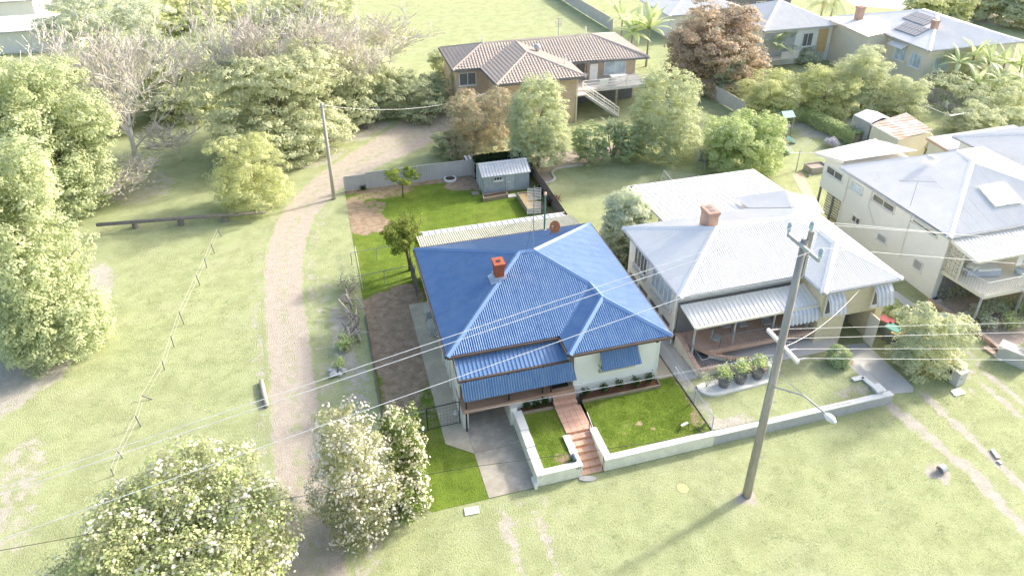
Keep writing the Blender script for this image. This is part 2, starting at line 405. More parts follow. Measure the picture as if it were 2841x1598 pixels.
# leaves; outside the middle property the same white haze is painted in
L = {}
L['lemon'] = leafmat('lemon_leaf', [(0.12, 0.20, 0.02), (0.27, 0.37, 0.05), (0.50, 0.52, 0.08)])
L['yard'] = leafmat('yard_tree_leaf', [(0.13, 0.19, 0.03), (0.27, 0.34, 0.055), (0.50, 0.50, 0.13)])
L['dkhedge'] = leafmat('shade_dark_leaf', [(0.012, 0.024, 0.008), (0.03, 0.055, 0.012), (0.07, 0.10, 0.02)])  # near-black colour carries the shade the hedge stands in
L['shrub'] = leafmat('glossy_shrub_leaf', [(0.03, 0.065, 0.015), (0.075, 0.14, 0.03), (0.17, 0.24, 0.06)], rough=0.35)
L['redleaf'] = leafmat('crimson_leaf', [(0.04, 0.01, 0.012), (0.15, 0.025, 0.03), (0.28, 0.06, 0.06)])
L['brom'] = leafmat('bright_rosette_leaf', [(0.12, 0.22, 0.04), (0.20, 0.30, 0.07), (0.36, 0.40, 0.12)])
L['hibleaf'] = leafmat('bush_leaf', [(0.36, 0.38, 0.21), (0.44, 0.47, 0.25), (0.54, 0.55, 0.29)])
L['flower'] = leafmat('white_blossom', [(0.56, 0.53, 0.43), (0.74, 0.71, 0.60), (0.85, 0.83, 0.74)], trans=0.2)
L['vine'] = leafmat('lime_vine_leaf', [(0.53, 0.60, 0.29), (0.63, 0.71, 0.32), (0.71, 0.78, 0.37)])
L['camphor'] = leafmat('camphor_leaf', [(0.50, 0.56, 0.34), (0.59, 0.65, 0.37), (0.69, 0.74, 0.40)])
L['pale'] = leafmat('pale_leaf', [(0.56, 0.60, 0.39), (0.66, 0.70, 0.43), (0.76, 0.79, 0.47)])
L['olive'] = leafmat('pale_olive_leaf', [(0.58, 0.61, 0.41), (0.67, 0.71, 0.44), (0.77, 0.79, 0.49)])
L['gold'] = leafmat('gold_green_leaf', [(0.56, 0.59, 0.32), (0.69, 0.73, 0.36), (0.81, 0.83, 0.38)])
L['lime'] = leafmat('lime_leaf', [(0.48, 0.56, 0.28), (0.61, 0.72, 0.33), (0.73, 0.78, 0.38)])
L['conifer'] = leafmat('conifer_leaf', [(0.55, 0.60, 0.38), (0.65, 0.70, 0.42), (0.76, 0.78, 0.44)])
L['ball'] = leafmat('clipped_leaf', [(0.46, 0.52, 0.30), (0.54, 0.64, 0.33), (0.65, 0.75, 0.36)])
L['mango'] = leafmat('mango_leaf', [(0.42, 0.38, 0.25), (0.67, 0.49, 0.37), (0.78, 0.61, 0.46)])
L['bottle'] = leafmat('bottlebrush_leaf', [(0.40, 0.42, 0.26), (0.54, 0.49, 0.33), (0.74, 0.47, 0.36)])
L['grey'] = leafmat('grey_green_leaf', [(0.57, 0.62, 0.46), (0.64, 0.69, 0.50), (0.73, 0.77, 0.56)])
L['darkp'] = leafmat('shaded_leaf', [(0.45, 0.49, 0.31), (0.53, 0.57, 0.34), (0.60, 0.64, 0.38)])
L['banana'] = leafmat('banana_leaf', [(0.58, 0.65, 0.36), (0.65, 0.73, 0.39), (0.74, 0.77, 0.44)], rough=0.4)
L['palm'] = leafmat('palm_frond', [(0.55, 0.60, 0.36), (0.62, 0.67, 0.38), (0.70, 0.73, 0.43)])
L['lilac'] = leafmat('lilac_flower', [(0.67, 0.65, 0.73), (0.71, 0.68, 0.76), (0.74, 0.72, 0.77)])
L['drycol'] = leafmat('dry_twig_leaf', [(0.60, 0.58, 0.47), (0.65, 0.63, 0.50), (0.70, 0.67, 0.53)])
# ------------------------------------------------------------------ profiled sheets, cladding, windows
def _span(poly2, u):
    vs = []
    n = len(poly2)
    for i in range(n):
        (u0, v0), (u1, v1) = poly2[i], poly2[(i + 1) % n]
        if (u0 <= u <= u1) or (u1 <= u <= u0):
            if abs(u1 - u0) < 1e-9: vs += [v0, v1]
            else: vs.append(v0 + (v1 - v0) * (u - u0) / (u1 - u0))
    return (min(vs), max(vs)) if len(vs) >= 2 else None
def sheet(mb, poly, pitch=0.1, amp=0.02, prof='sine', rows=0.0, down=None, thick=0.02):
    """one roof plane of profiled sheet: ribs run down the slope; rows>0 makes overlapping tile courses"""
    poly = [V(p) for p in poly]
    nrm = V((0, 0, 0))
    for i in range(len(poly)):
        nrm += (poly[i] - poly[0]).cross(poly[(i + 1) % len(poly)] - poly[0])
    nrm.normalize()
    if nrm.z < 0: nrm = -nrm
    if down is None:
        down = V((nrm.x, nrm.y, 0)); down = (down - nrm * down.dot(nrm))
        if down.length < 1e-5: down = V((0, -1, 0))
    down = V(down).normalized(); acr = nrm.cross(down).normalized(); o = poly[0]
    p2 = [((p - o).dot(acr), (p - o).dot(down)) for p in poly]
    u0, u1 = min(p[0] for p in p2), max(p[0] for p in p2)
    us = []
    if prof == 'sine':
        k = int((u1 - u0) / (pitch / 4)) + 1
        us = [(u0 + i * pitch / 4, amp * math.sin(i * PI / 2) * (1.15 if (i // 4) % 6 == 0 and i % 4 == 1 else 1)) for i in range(k + 1)]   # every sixth rib laps the next sheet
    elif prof == 'pan':
        u = u0
        while u < u1:
            us += [(u, 0.0), (u + pitch * .86, 0.0), (u + pitch * .89, amp), (u + pitch * .97, amp)]
            u += pitch
    elif prof == 'rib':                 # fence sheet: broad flats and narrow grooves
        u = u0
        while u < u1:
            us += [(u, amp), (u + pitch * .7, amp), (u + pitch * .78, 0.0), (u + pitch * .92, 0.0)]
            u += pitch
    elif prof == 'tile':
        k = int((u1 - u0) / (pitch / 3)) + 1
        us = [(u0 + i * pitch / 3, (0.0, amp, amp * .6)[i % 3]) for i in range(k + 1)]
    us = [(min(max(u, u0 + 1e-4), u1 - 1e-4), h) for u, h in us if u <= u1 + 1e-6] + [(u1 - 1e-4, 0.0)]
    prev = None
    for u, h in us:
        sp = _span(p2, u)
        if sp is None: prev = None; continue
        if rows:
            k0, k1 = math.floor(sp[0] / rows), math.ceil(sp[1] / rows)
            ring = []
            for k in range(k0, k1):
                a, b = max(sp[0], k * rows), min(sp[1], (k + 1) * rows)
                if b <= a: continue
                ring.append((k, len(mb.v)))
                mb.v.append(tuple(o + acr * u + down * a + nrm * (h + thick * .1))); mb.v.append(tuple(o + acr * u + down * b + nrm * (h + thick)))
            if prev is not None:
                pd = dict(prev)
                for k, i in ring:
                    if k in pd: mb.f.append((pd[k], i, i + 1, pd[k] + 1))
            prev = ring
        else:
            i = len(mb.v)
            mb.v.append(tuple(o + acr * u + down * sp[0] + nrm * h)); mb.v.append(tuple(o + acr * u + down * sp[1] + nrm * h))
            if prev is not None: mb.f.append((prev, i, i + 1, prev + 1))
            prev = i
    return mb
def boards(mb, a, b, z0, z1, out, pitch=0.17, lap=0.022):
    """lapped weatherboards between plan points a and b, facing out"""
    a, b = V((a[0], a[1], 0)), V((b[0], b[1], 0)); out = V((out[0], out[1], 0)).normalized()
    z = z0
    while z < z1 - 1e-3:
        t = min(z + pitch, z1)
        p = [a + out * lap + V((0, 0, z)), b + out * lap + V((0, 0, z)), b + out * 0.002 + V((0, 0, t)), a + out * 0.002 + V((0, 0, t))]
        mb.face(*p)
        mb.face(a + V((0, 0, z)), b + V((0, 0, z)), p[1], p[0])
        z = t
    return mb
def wallbox(mb, poly, z0, z1): return mb.prism(poly, z0, z1)
def window(parent, a, b, z0, z1, out, frame, glass, mull=1, trans=0, w=0.07, name='window', sill=True):
    """framed window on the wall line a-b: the frame a part, pane and sill its pieces"""
    a, b = V((a[0], a[1], 0)), V((b[0], b[1], 0)); out = V((out[0], out[1], 0)).normalized(); d = (b - a).normalized()
    L_ = (b - a).length
    mb = MB(); o = out * 0.04
    def bar(s0, s1, za, zb, dep=0.08):
        c = a + d * ((s0 + s1) / 2) + o + V((0, 0, (za + zb) / 2))
        mb.box(c, (s1 - s0, dep, zb - za), math.atan2(d.y, d.x))
    bar(0, w, z0, z1); bar(L_ - w, L_, z0, z1); bar(w, L_ - w, z0, z0 + w); bar(w, L_ - w, z1 - w, z1)
    for i in range(mull):
        s = L_ * (i + 1) / (mull + 1); bar(s - w * .4, s + w * .4, z0 + w, z1 - w, 0.07)
    for i in range(trans):
        z = z0 + (z1 - z0) * (i + 1) / (trans + 1); bar(w, L_ - w, z - w * .3, z + w * .3, 0.065)
    fr = mb.build(name, frame, parent)
    for i in range(mull + 1):
        s0, s1 = w + (L_ - 2 * w) * i / (mull + 1), w + (L_ - 2 * w) * (i + 1) / (mull + 1)
        g = MB().box(a + d * ((s0 + s1) / 2) + out * 0.028 + V((0, 0, (z0 + z1) / 2)), (s1 - s0, 0.03, z1 - z0 - 2 * w), math.atan2(d.y, d.x))
        g.build('pane', glass, fr)
    if sill:
        MB().box(a + d * (L_ / 2) + out * 0.09 + V((0, 0, z0 - 0.03)), (L_ + 0.12, 0.18, 0.055), math.atan2(d.y, d.x)).build('sill', frame, fr)
    return fr
def curve3(pts, n=8):
    """Catmull-Rom through points"""
    P = [V(p) for p in pts]; P = [P[0] * 2 - P[1]] + P + [P[-1] * 2 - P[-2]]
    out = []
    for i in range(1, len(P) - 2):
        for k in range(n):
            t = k / n
            a, b, c, d = P[i - 1], P[i], P[i + 1], P[i + 2]
            out.append(0.5 * ((2 * b) + (c - a) * t + (2 * a - 5 * b + 4 * c - d) * t * t + (3 * b - a - 3 * c + d) * t ** 3))
    out.append(P[-2])
    return out

# ------------------------------------------------------------------ foliage
def unit(n):
    v = RNG.normal(size=(n, 3)); return v / np.linalg.norm(v, axis=1, keepdims=True)
def leaf_mesh(name, pos, out, size, mat, parent=None, aspect=2.0, droop=0.2, jitter=0.55, loc=None, kind=None):
    """pos (N,3) leaf places, out (N,3) which way each leans; diamond leaves with a fold"""
    n = len(pos)
    o = np.array(ORG[parent.name] if parent is not None else loc)
    nrm = out + jitter * unit(n); nrm[:, 2] += 0.35
    nrm /= np.linalg.norm(nrm, axis=1, keepdims=True) + 1e-9
    d = unit(n); d[:, 2] -= droop
    d -= nrm * np.sum(d * nrm, axis=1, keepdims=True); d /= np.linalg.norm(d, axis=1, keepdims=True) + 1e-9
    s = np.cross(nrm, d)
    sz = (size * RNG.uniform(0.65, 1.35, n))[:, None]
    a = pos - d * sz * .5; b = pos + s * sz * .5 / aspect + nrm * sz * .08; c = pos + d * sz * .5; e = pos - s * sz * .5 / aspect + nrm * sz * .08
    vv = np.stack([a, b, c, e], 1).reshape(-1, 3) - o
    me = bpy.data.meshes.new(name)
    me.vertices.add(4 * n); me.vertices.foreach_set('co', vv.astype(np.float32).ravel())
    me.loops.add(4 * n); me.loops.foreach_set('vertex_index', np.arange(4 * n, dtype=np.int32))
    me.polygons.add(n); me.polygons.foreach_set('loop_start', np.arange(0, 4 * n, 4, dtype=np.int32)); me.polygons.foreach_set('loop_total', np.full(n, 4, np.int32))
    me.materials.append(mat); me.update(calc_edges=True)
    ob = link(name, me, parent, V(o))
    if kind: ob['kind'] = kind
    return ob
def crown_points(lobes, n, clump=0.35, per=22, inner=0.55):
    """clumps over the shells of several lobes"""
    w = np.array([l[1][0] * l[1][1] + l[1][0] * l[1][2] for l in lobes]); w /= w.sum()
    nc = max(6, n // per)
    idx = RNG.choice(len(lobes), nc, p=w)
    u = unit(nc); r = RNG.uniform(inner, 1.0, nc) ** 0.6
    C = np.array([l[0] for l in lobes])[idx]; Rr = np.array([l[1] for l in lobes])[idx]
    cc = C + u * Rr * r[:, None]
    k = RNG.integers(0, nc, n)
    e = unit(n); e[:, 2] = np.abs(e[:, 2]) * .9 + e[:, 2] * .1
    flat = np.array([1.15, 1.15, .8])
    pos = cc[k] + e * flat * clump * (RNG.uniform(.15, 1.0, (n, 1)) ** .45) * RNG.uniform(.75, 1.25, nc)[k][:, None] * 1.25
    return pos, u[k] * .55 + e
def make_lobes(c, a, h, n, squash=0.5, rmin=.34, rmax=.52, seed=None, skirt=True, dense=False):
    rg = random.Random(seed)
    core = .88 if dense else .56
    if not dense: n, rmin, rmax = int(n * 1.5), .22, .44
    out = [((c[0], c[1], c[2]), (a * core, a * core, h * (core + .04)))]
    if dense: rmin, rmax = .26, .38
    for i in range(n):
        th = 2 * PI * (i + rg.random()) / n * 1.618; z = rg.uniform(-.75, .8); rr = math.sqrt(max(.05, 1 - z * z)) * rg.uniform(.45, .68 if dense else .84)
        s = rg.uniform(rmin, rmax)
        out.append(((c[0] + math.cos(th) * a * rr, c[1] + math.sin(th) * a * rr, c[2] + z * h * (.62 if dense else .74)), (a * s, a * s, h * s * (1 if dense else .9))))
    for i in range(max(4, n // 2)):      # low skirt, so that the foliage comes down to the ground
        th = 2 * PI * (i + rg.random() * .6) / max(4, n // 2); s = rg.uniform(.30, .42)
        if skirt: out.append(((c[0] + math.cos(th) * a * .58, c[1] + math.sin(th) * a * .58, c[2] - h * rg.uniform(.55, .72)), (a * s, a * s, h * s)))
    return out
def limb(mb, p, q, r0, r1, sag=0.15, n=5, segs=5):
    p, q = V(p), V(q); pts, rs = [], []
    off = V((random.uniform(-1, 1), random.uniform(-1, 1), 0)) * (q - p).length * sag * .5
    for i in range(segs + 1):
        t = i / segs
        pts.append(p.lerp(q, t) + off * math.sin(t * PI)); rs.append(r0 + (r1 - r0) * t)
    mb.tube(pts, rs, n)
def crown_box(base, xl, xr, yt, yb):
    """size of a crown from where its edges show, standing over base"""
    xc = (xl + xr) / 2
    a = (ONP(xr, (yt + yb) / 2, base) - ONP(xl, (yt + yb) / 2, base)).length / 2
    top, bot = ONP(xc, yt, base), ONP(xc, yb, base)
    d = (top.z - bot.z) / 2; c = (top + bot) / 2
    e = math.atan2(CAM_H - c.z, (c - EYE).xy.length)
    h = math.sqrt(max((.35 * a) ** 2, d * d - (a * math.tan(e)) ** 2))
    return c, a, h
def tree(name, label, cat, base, box, leaf, n=9000, size=0.28, lobes=9, trunk=None, bark='pbark', group=None, clump=0.34, aspect=2.0, extra=None, per=22, inner=.55, up=0.0, droop=.2, skirt=True, dense=False):
    """trunk with limbs under a crown of clumped leaves; box = where the crown shows"""
    base = V(base)
    c, a, h = crown_box(base, *box)
    if c.z - h < base.z + .05: c.z = base.z + h + .05
    t = thing(name, label, cat, base, group)
    lb = make_lobes(c, a, h, lobes, seed=sum(map(ord, label)), skirt=skirt, dense=dense)
    mb = MB(); tr = trunk if trunk else max(.05, a * .07)
    fork = base.lerp(V(c), .55)
    limb(mb, base - V((0, 0, .1)), fork, tr, tr * .7, .08, 8, 6)
    limb(mb, fork, c, tr * .7, tr * .3, .1, 6, 5)
    for l in lb[1:7]: limb(mb, fork, l[0], tr * .45, tr * .1, .12, 5, 5)
    mb.build('trunk', M[bark], t, smooth=True)
    n = int(n * 1.4); size *= .78
    pos, out = crown_points(lb, n, clump, 40, inner)
    keep = pos[:, 2] > base.z + .03; pos, out = pos[keep], out[keep]
    leaf_mesh('crown', pos, out, size, L[leaf], t, aspect, droop)
    if extra:
        for nm, lf, cnt, sz in extra:
            pos, out = crown_points(lb, cnt, clump * .8, 5, .85)
            pos = pos + out * 0.08; keep = pos[:, 2] > base.z + .05
            leaf_mesh(nm, pos[keep], out[keep], sz, L[lf], t, 1.1, 0)
    return t
def bare_tree(name, label, cat, base, height, width, mat='pstick', depth=5, r0=.16, lean=(0, 0), group=None, leaf=None, nleaf=0, lsize=.2, seed=1, trunkfrac=.3, wig=.3, spread=.85, thin=.016):
    """a leafless branching tree of a given height and crown width"""
    rg = random.Random(seed); base = V(base); t = thing(name, label, cat, base, group)
    segs_, tips = [], []
    def grow(p, d, ln, r, lev):
        pts, rs = [p], [r]; q = V(p); dd = V(d)
        n = 4 if lev < 3 else 3
        for i in range(n):
            dd = (dd + V((rg.uniform(-1, 1), rg.uniform(-1, 1), rg.uniform(-.5, .6))) * wig * .5).normalized()
            q = q + dd * (ln / n); pts.append(q.copy()); rs.append(r * (1 - .42 * (i + 1) / n))
        segs_.append((lev, pts, rs))
        if lev >= depth: tips.append(q); return
        k = 8 if lev == 0 else (4 if lev < 2 else rg.choice((2, 3, 3)))
        for j in range(k):
            th = rg.uniform(0, 2 * PI); tl = rg.uniform(.5, 1.05) * spread
            nd = (dd + V((math.cos(th), math.sin(th), rg.uniform(-.15, .45))) * tl).normalized()
            st = pts[-1] if j < 2 else pts[rg.choice((-1, -2, -3) if lev else (-1, -2, -3, -3))]
            grow(st, nd, ln * (rg.uniform(.55, .8) if lev == 0 else rg.uniform(.66, .9)), rs[-1] * rg.uniform(.6, .8), lev + 1)
    grow(V((0, 0, 0)), V((lean[0], lean[1], 1)).normalized(), trunkfrac, r0, 0)
    zm = sorted(p.z for p in tips)[int(len(tips) * .97)]; w = sorted(p.xy.length for p in tips)[int(len(tips) * .9)]
    kz, kx = height / zm, width / 2 / w
    def place(p): return base + V((p.x * kx, p.y * kx, max(p.z * kz, .05) - .05))
    tr, br = MB(), MB()
    for lev, pts, rs in segs_:
        (tr if lev == 0 else br).tube([place(p) for p in pts], [max(r, thin) for r in rs], 7 if lev == 0 else (5 if lev < 2 else 3), capped=lev == 0)
    tr.build('trunk', M[mat], t, smooth=True); b = br.build('branches', M[mat], t); b['kind'] = 'stuff'
    if leaf and tips:
        T = np.array([tuple(place(x)) for x in tips]); k = RNG.integers(0, len(T), nleaf)
        pos = T[k] + RNG.normal(size=(nleaf, 3)) * .3
        leaf_mesh('leaves', pos, unit(nleaf), lsize, L[leaf], t, 2.2, kind='stuff')
    return t
def blade_fan(parent, c, n, ln, w, mat, droop=.5, elev=(0.3, 1.3), name='leaf', segs=5, ragged=False, seed=0, each=True):
    """long arching leaves from one heart; each leaf its own object"""
    rg = random.Random(seed); c = V(c); mb = MB()
    for i in range(n):
        if each: mb = MB()
        th = 2 * PI * i / n * 2.4 + rg.random(); el = rg.uniform(*elev); l = ln * rg.uniform(.75, 1.1)
        d = V((math.cos(th) * math.cos(el), math.sin(th) * math.cos(el), math.sin(el))); p = V(c); prev = None
        side = V((-math.sin(th), math.cos(th), 0))
        for k in range(segs + 1):
            t = k / segs; ww = w * (0.25 + 1.5 * t if t < .5 else 2.0 * (1.02 - t)) * (.75 if ragged and k % 2 else 1)
            up = side.cross(d).normalized()
            cur = len(mb.v); mb.v += [tuple(p - side * ww / 2 + up * ww * .12), tuple(p), tuple(p + side * ww / 2 + up * ww * .12)]
            if prev is not None: mb.f += [(prev, cur, cur + 1, prev + 1), (prev + 1, cur + 1, cur + 2, prev + 2)]
            prev = cur
            d = (d - V((0, 0, droop * 1.6 / segs))).normalized(); p = p + d * (l / segs)
        if each: mb.build(name, mat, parent)
    if not each: mb.build(name, mat, parent)
def small_shrub(name, label, base, r, h, leaf='shrub', n=260, size=.09, group=None, cat='shrub', stems=4):
    base = V(base); t = thing(name, label, cat, base, group); mb = MB()
    pts = []
    for i in range(stems):
        th = 2 * PI * i / stems + random.random(); q = base + V((math.cos(th) * r * .6, math.sin(th) * r * .6, h * random.uniform(.6, 1)))
        limb(mb, base, q, .012, .005, .2, 4, 4); pts.append(q)
    mb.build('stem', M['bark'], t)
    P_ = np.array([tuple(p) for p in pts]); k = RNG.integers(0, len(P_), n)
    t_ = RNG.uniform(.45, 1.05, n)[:, None]
    pos = np.array(base) + (P_[k] - np.array(base)) * t_ + RNG.normal(size=(n, 3)) * r * .28
    pos[:, 2] = np.maximum(pos[:, 2], base.z + .03)
    leaf_mesh('foliage', pos, unit(n) * .4 + np.array([0, 0, .6]), size, L[leaf], t, 2.0)
    return t

# ------------------------------------------------------------------ ground fields
def smooth(x): x = np.clip(x, 0, 1); return x * x * (3 - 2 * x)
def ell(X, Y, cx, cy, rx, ry, rot=0.0, soft=.5):
    c, s = math.cos(rot), math.sin(rot); u = ((X - cx) * c + (Y - cy) * s) / rx; v = (-(X - cx) * s + (Y - cy) * c) / ry
    return smooth((1 - np.sqrt(u * u + v * v)) / soft + .5)
def along(X, Y, pts, w, soft=.4):
    d = np.full(X.shape, 1e9)
    for (ax, ay), (bx, by) in zip(pts[:-1], pts[1:]):
        dx, dy = bx - ax, by - ay; L2 = dx * dx + dy * dy
        t = np.clip(((X - ax) * dx + (Y - ay) * dy) / L2, 0, 1)
        d = np.minimum(d, np.hypot(X - ax - t * dx, Y - ay - t * dy))
    return smooth((w - d) / soft + .5)
def grid_sheet(name, xs, ys, z, mat, field, attr='soil', clip=None):
    X, Y = np.meshgrid(np.array(xs), np.array(ys)); Z = z(X, Y) if callable(z) else np.full(X.shape, z)
    ny, nx = X.shape
    vs = np.stack([X, Y, Z], -1).reshape(-1, 3)
    i = np.arange(nx * ny).reshape(ny, nx)
    q = np.stack([i[:-1, :-1], i[:-1, 1:], i[1:, 1:], i[1:, :-1]], -1).reshape(-1, 4)
    me = bpy.data.meshes.new(name)
    me.vertices.add(len(vs)); me.vertices.foreach_set('co', vs.astype(np.float32).ravel())
    me.loops.add(q.size); me.loops.foreach_set('vertex_index', q.astype(np.int32).ravel())
    me.polygons.add(len(q)); me.polygons.foreach_set('loop_start', np.arange(0, q.size, 4, dtype=np.int32)); me.polygons.foreach_set('loop_total', np.full(len(q), 4, np.int32))
    a = me.attributes.new(attr, 'FLOAT', 'POINT'); a.data.foreach_set('value', np.clip(field(X, Y), 0, 1).astype(np.float32).ravel())
    me.materials.append(mat); me.update(calc_edges=True)
    o = link(name, me); o['kind'] = 'structure'; return o
def ribbon(name, pts, widths, z, mat, prof, cross=12, n=10, attr='soil'):
    """a track along pts; prof(s) is how bare it lies across, s from -1 to 1"""
    C = curve3([(p[0], p[1], 0) for p in pts], n)
    W = np.interp(np.linspace(0, len(pts) - 1, len(C)), range(len(pts)), widths)
    vs, val, fs = [], [], []
    for i, c in enumerate(C):
        d = (C[min(i + 1, len(C) - 1)] - C[max(i - 1, 0)]).normalized(); s = V((d.y, -d.x, 0))
        for k in range(cross + 1):
            t = -1 + 2 * k / cross; vs.append(tuple(c + s * t * W[i] / 2 + V((0, 0, z)))); val.append(prof(t))
    for i in range(len(C) - 1):
        for k in range(cross):
            a = i * (cross + 1) + k; fs.append((a, a + 1, a + cross + 2, a + cross + 1))
    me = bpy.data.meshes.new(name); me.from_pydata(vs, [], fs)
    a = me.attributes.new(attr, 'FLOAT', 'POINT'); a.data.foreach_set('value', val)
    me.materials.append(mat); me.update()
    o = link(name, me); o['kind'] = 'structure'; return o

def tufts(name, label, n, xr, yr, z, size, mat, keep, seed):
    """short grass blades standing in loose clumps"""
    rg = np.random.default_rng(seed)
    k = max(1, n // 26)
    cx, cy = rg.uniform(*xr, k), rg.uniform(*yr, k); i = rg.integers(0, k, n)
    x, y = cx[i] + rg.normal(size=n) * .16, cy[i] + rg.normal(size=n) * .16
    ok = keep(x, y); x, y = x[ok], y[ok]; m = len(x)
    th = rg.uniform(0, 2 * PI, m); h = size * rg.uniform(.5, 1.4, m); lean = rg.normal(size=(m, 2)) * .45
    c, s = np.cos(th) * size * .22, np.sin(th) * size * .22
    z0 = np.full(m, z)
    A = np.stack([x - c, y - s, z0], 1); B = np.stack([x + c, y + s, z0], 1); T = np.stack([x + lean[:, 0] * h, y + lean[:, 1] * h, z0 + h], 1)
    vv = np.stack([A, B, T], 1).reshape(-1, 3)
    me = bpy.data.meshes.new(name)
    me.vertices.add(3 * m); me.vertices.foreach_set('co', vv.astype(np.float32).ravel()); me.loops.add(3 * m); me.loops.foreach_set('vertex_index', np.arange(3 * m, dtype=np.int32))
    me.polygons.add(m); me.polygons.foreach_set('loop_start', np.arange(0, 3 * m, 3, dtype=np.int32)); me.polygons.foreach_set('loop_total', np.full(m, 3, np.int32))
    me.materials.append(mat); me.update(calc_edges=True)
    o = link(name, me); props(o, label, 'grass', kind='stuff'); return o
# ------------------------------------------------------------------ the ground
TRK = [(812, 1560), (785, 1380), (760, 1200), (742, 1050), (730, 900), (716, 750), (718, 640), (752, 540), (826, 462), (915, 404), (1005, 358), (1075, 315), (1112, 270)]
TRK_XY = [tuple(G(x, y).xy) for x, y in TRK]
TRK_W = [3.0, 3.0, 2.9, 2.8, 2.75, 2.8, 3.0, 3.2, 3.6, 4.6, 6.0, 7.0, 6.0]
def gxy(x, y): return tuple(G(x, y).xy)
xs = sorted(set(list(np.arange(-420, -32, 24.0)) + list(np.arange(-32, 52, 0.45)) + list(np.arange(52, 120, 3.0)) + list(np.arange(120, 430, 24.0))))
ys = sorted(set(list(np.arange(-40, 8, 6.0)) + list(np.arange(8, 76, 0.45)) + list(np.arange(76, 180, 3.0)) + list(np.arange(180, 620, 24.0))))
def soil_field(X, Y):
    f = np.zeros(X.shape)
    def a(v, k=1.0):
        nonlocal f; f = np.maximum(f, v * k)
    for (px, py, rx, ry, k) in [(210, 760, 1.5, 4.6, .8), (120, 900, 1.6, 3.0, .75), (30, 960, 1.6, 3.0, .7), (40, 1200, 1.4, 2.6, .5), (20, 1330, 1.2, 2.0, .45),
                             (350, 470, 3.0, 3.5, .5), (640, 470, 2.5, 3, .35), (900, 330, 5, 2.6, .6), (760, 400, 5, 2.2, .55), (860, 850, .8, 3.4, .6), (820, 740, .7, 2.4, .4), (900, 960, .8, 2.4, .55),
                             (880, 1400, 1.5, 1.6, .45), (700, 1430, .8, 1.4, .7), (1330, 1300, 2, 1.5, .3), (1880, 1250, .5, .45, .9), (1540, 415, 4, 2.2, .0),
                             (2360, 1190, .6, .6, .8), (2205, 340, 4, 2.0, .5), (2260, 420, 3, 2, .3), (2100, 330, 4, 1.6, .6), (2060, 310, 5, 1.2, .6)]:
        cx, cy = gxy(px, py); a(ell(X, Y, cx, cy, rx, ry), k)
    for pts, w, k in [([(2225, 1005), (2330, 1095), (2450, 1190), (2576, 1330), (2640, 1420)], .30, 1.0), ([(2330, 995), (2420, 1075), (2510, 1160), (2600, 1260)], .26, .95),
                      ([(2405, 860), (2480, 935), (2600, 1040)], .18, .9), ([(2450, 1000), (2420, 935), (2405, 900)], .16, .6), ([(2395, 890), (2470, 960), (2590, 1075)], .2, .85),
                      ([(1268, 1290), (1290, 1380), (1315, 1480)], .22, .75), ([(1335, 1290), (1375, 1370), (1420, 1480)], .22, .65)]:
        a(along(X, Y, [gxy(*p) for p in pts], w), k)
    a(along(X, Y, TRK_XY, 2.2, 1.2), .42)
    return f
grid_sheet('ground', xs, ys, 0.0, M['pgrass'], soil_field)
def track_profile(t):
    e = abs(t)
    return max(0.0, min(1.0, (1.02 - e) * 3.2)) * (0.86 if e > .26 else .64)
ribbon('gravel_track', TRK_XY, TRK_W, 0.006, M['track'], track_profile)
# the street far behind the houses and the lane beside it
mb = MB(); p = [gxy(2040, -20), gxy(2150, 16), gxy(2330, 30), gxy(2470, 62), gxy(2640, 80), gxy(2760, 60), gxy(2500, 12), gxy(2330, -30)]
mb.face(*[(q[0], q[1], .01) for q in p]); structure('road', mb, M['asphalt'])

# the middle property: lawn and soil
def lot_field(X, Y):
    f = np.zeros(X.shape)
    def a(v, k=1.0):
        nonlocal f; f = np.maximum(f, v * k)
    a(ell(X, Y, 2.6, 33.0, 1.75, 4.5, soft=.35)); a(ell(X, Y, 2.4, 36.2, 2.0, 2.0, soft=.35)); a(ell(X, Y, 3.5, 37.3, 1.2, 1.4), .9)
    a(ell(X, Y, 2.1, 29.0, 1.1, 2.2), .72); a(ell(X, Y, 1.3, 26.5, .5, 3.0), .6); a(ell(X, Y, 3.2, 28, .6, 2.0), .45)
    a(ell(X, Y, 2.0, 47.4, 1.5, 2.0, soft=.6), .85); a(ell(X, Y, 3.0, 46.6, 1.0, 1.2, soft=.6), .8); a(ell(X, Y, 1.5, 49.5, 1.0, 2.2, soft=.6), .72); a(ell(X, Y, 2.9, 49.4, 1.0, 1.2, soft=.7), .6); a(ell(X, Y, 4.0, 51.5, 2.4, 1.0), .6)
    a(along(X, Y, [(1, 52.5), (12, 52.5)], .55), .8); a(ell(X, Y, 10.3, 51.3, 1.6, 1.1), .85); a(ell(X, Y, 12, 51, 1.5, 1.5), .8)
    a(ell(X, Y, 1.4, 21.9, .9, 1.0), .6); a(ell(X, Y, 5.3, 51.8, .6, .4), .6); a(along(X, Y, [(15.5, 40), (15.5, 50)], .5), .55)
    return f
def frange(a, b, s): return np.linspace(a, b, int(round((b - a) / s)) + 1)
grid_sheet('lawn', frange(.95, 16.0, .15), frange(21.3, 52.65, .15), 0.012, M['lawn'], lot_field)
def front_field(X, Y):
    f = ell(X, Y, 12.9, 23.0, .20, .14) * .8
    f = np.maximum(f, ell(X, Y, 13.4, 22.55, .14, .11) * .8); f = np.maximum(f, ell(X, Y, 15.7, 22.3, .35, .7) * .6)
    f = np.maximum(f, ell(X, Y, 15.9, 24, .15, 2.6) * .45); f = np.maximum(f, ell(X, Y, 8.6, 22.0, .45, .4) * .5)
    return np.maximum(f, ell(X, Y, 12.2, 22.9, .6, .5) * .35)
def upper_lawn(name, x0, x1, y0, y1, z):
    o = grid_sheet(name, frange(x0, x1, .12), frange(y0, y1, .12), z, M['lawn'], front_field); return o
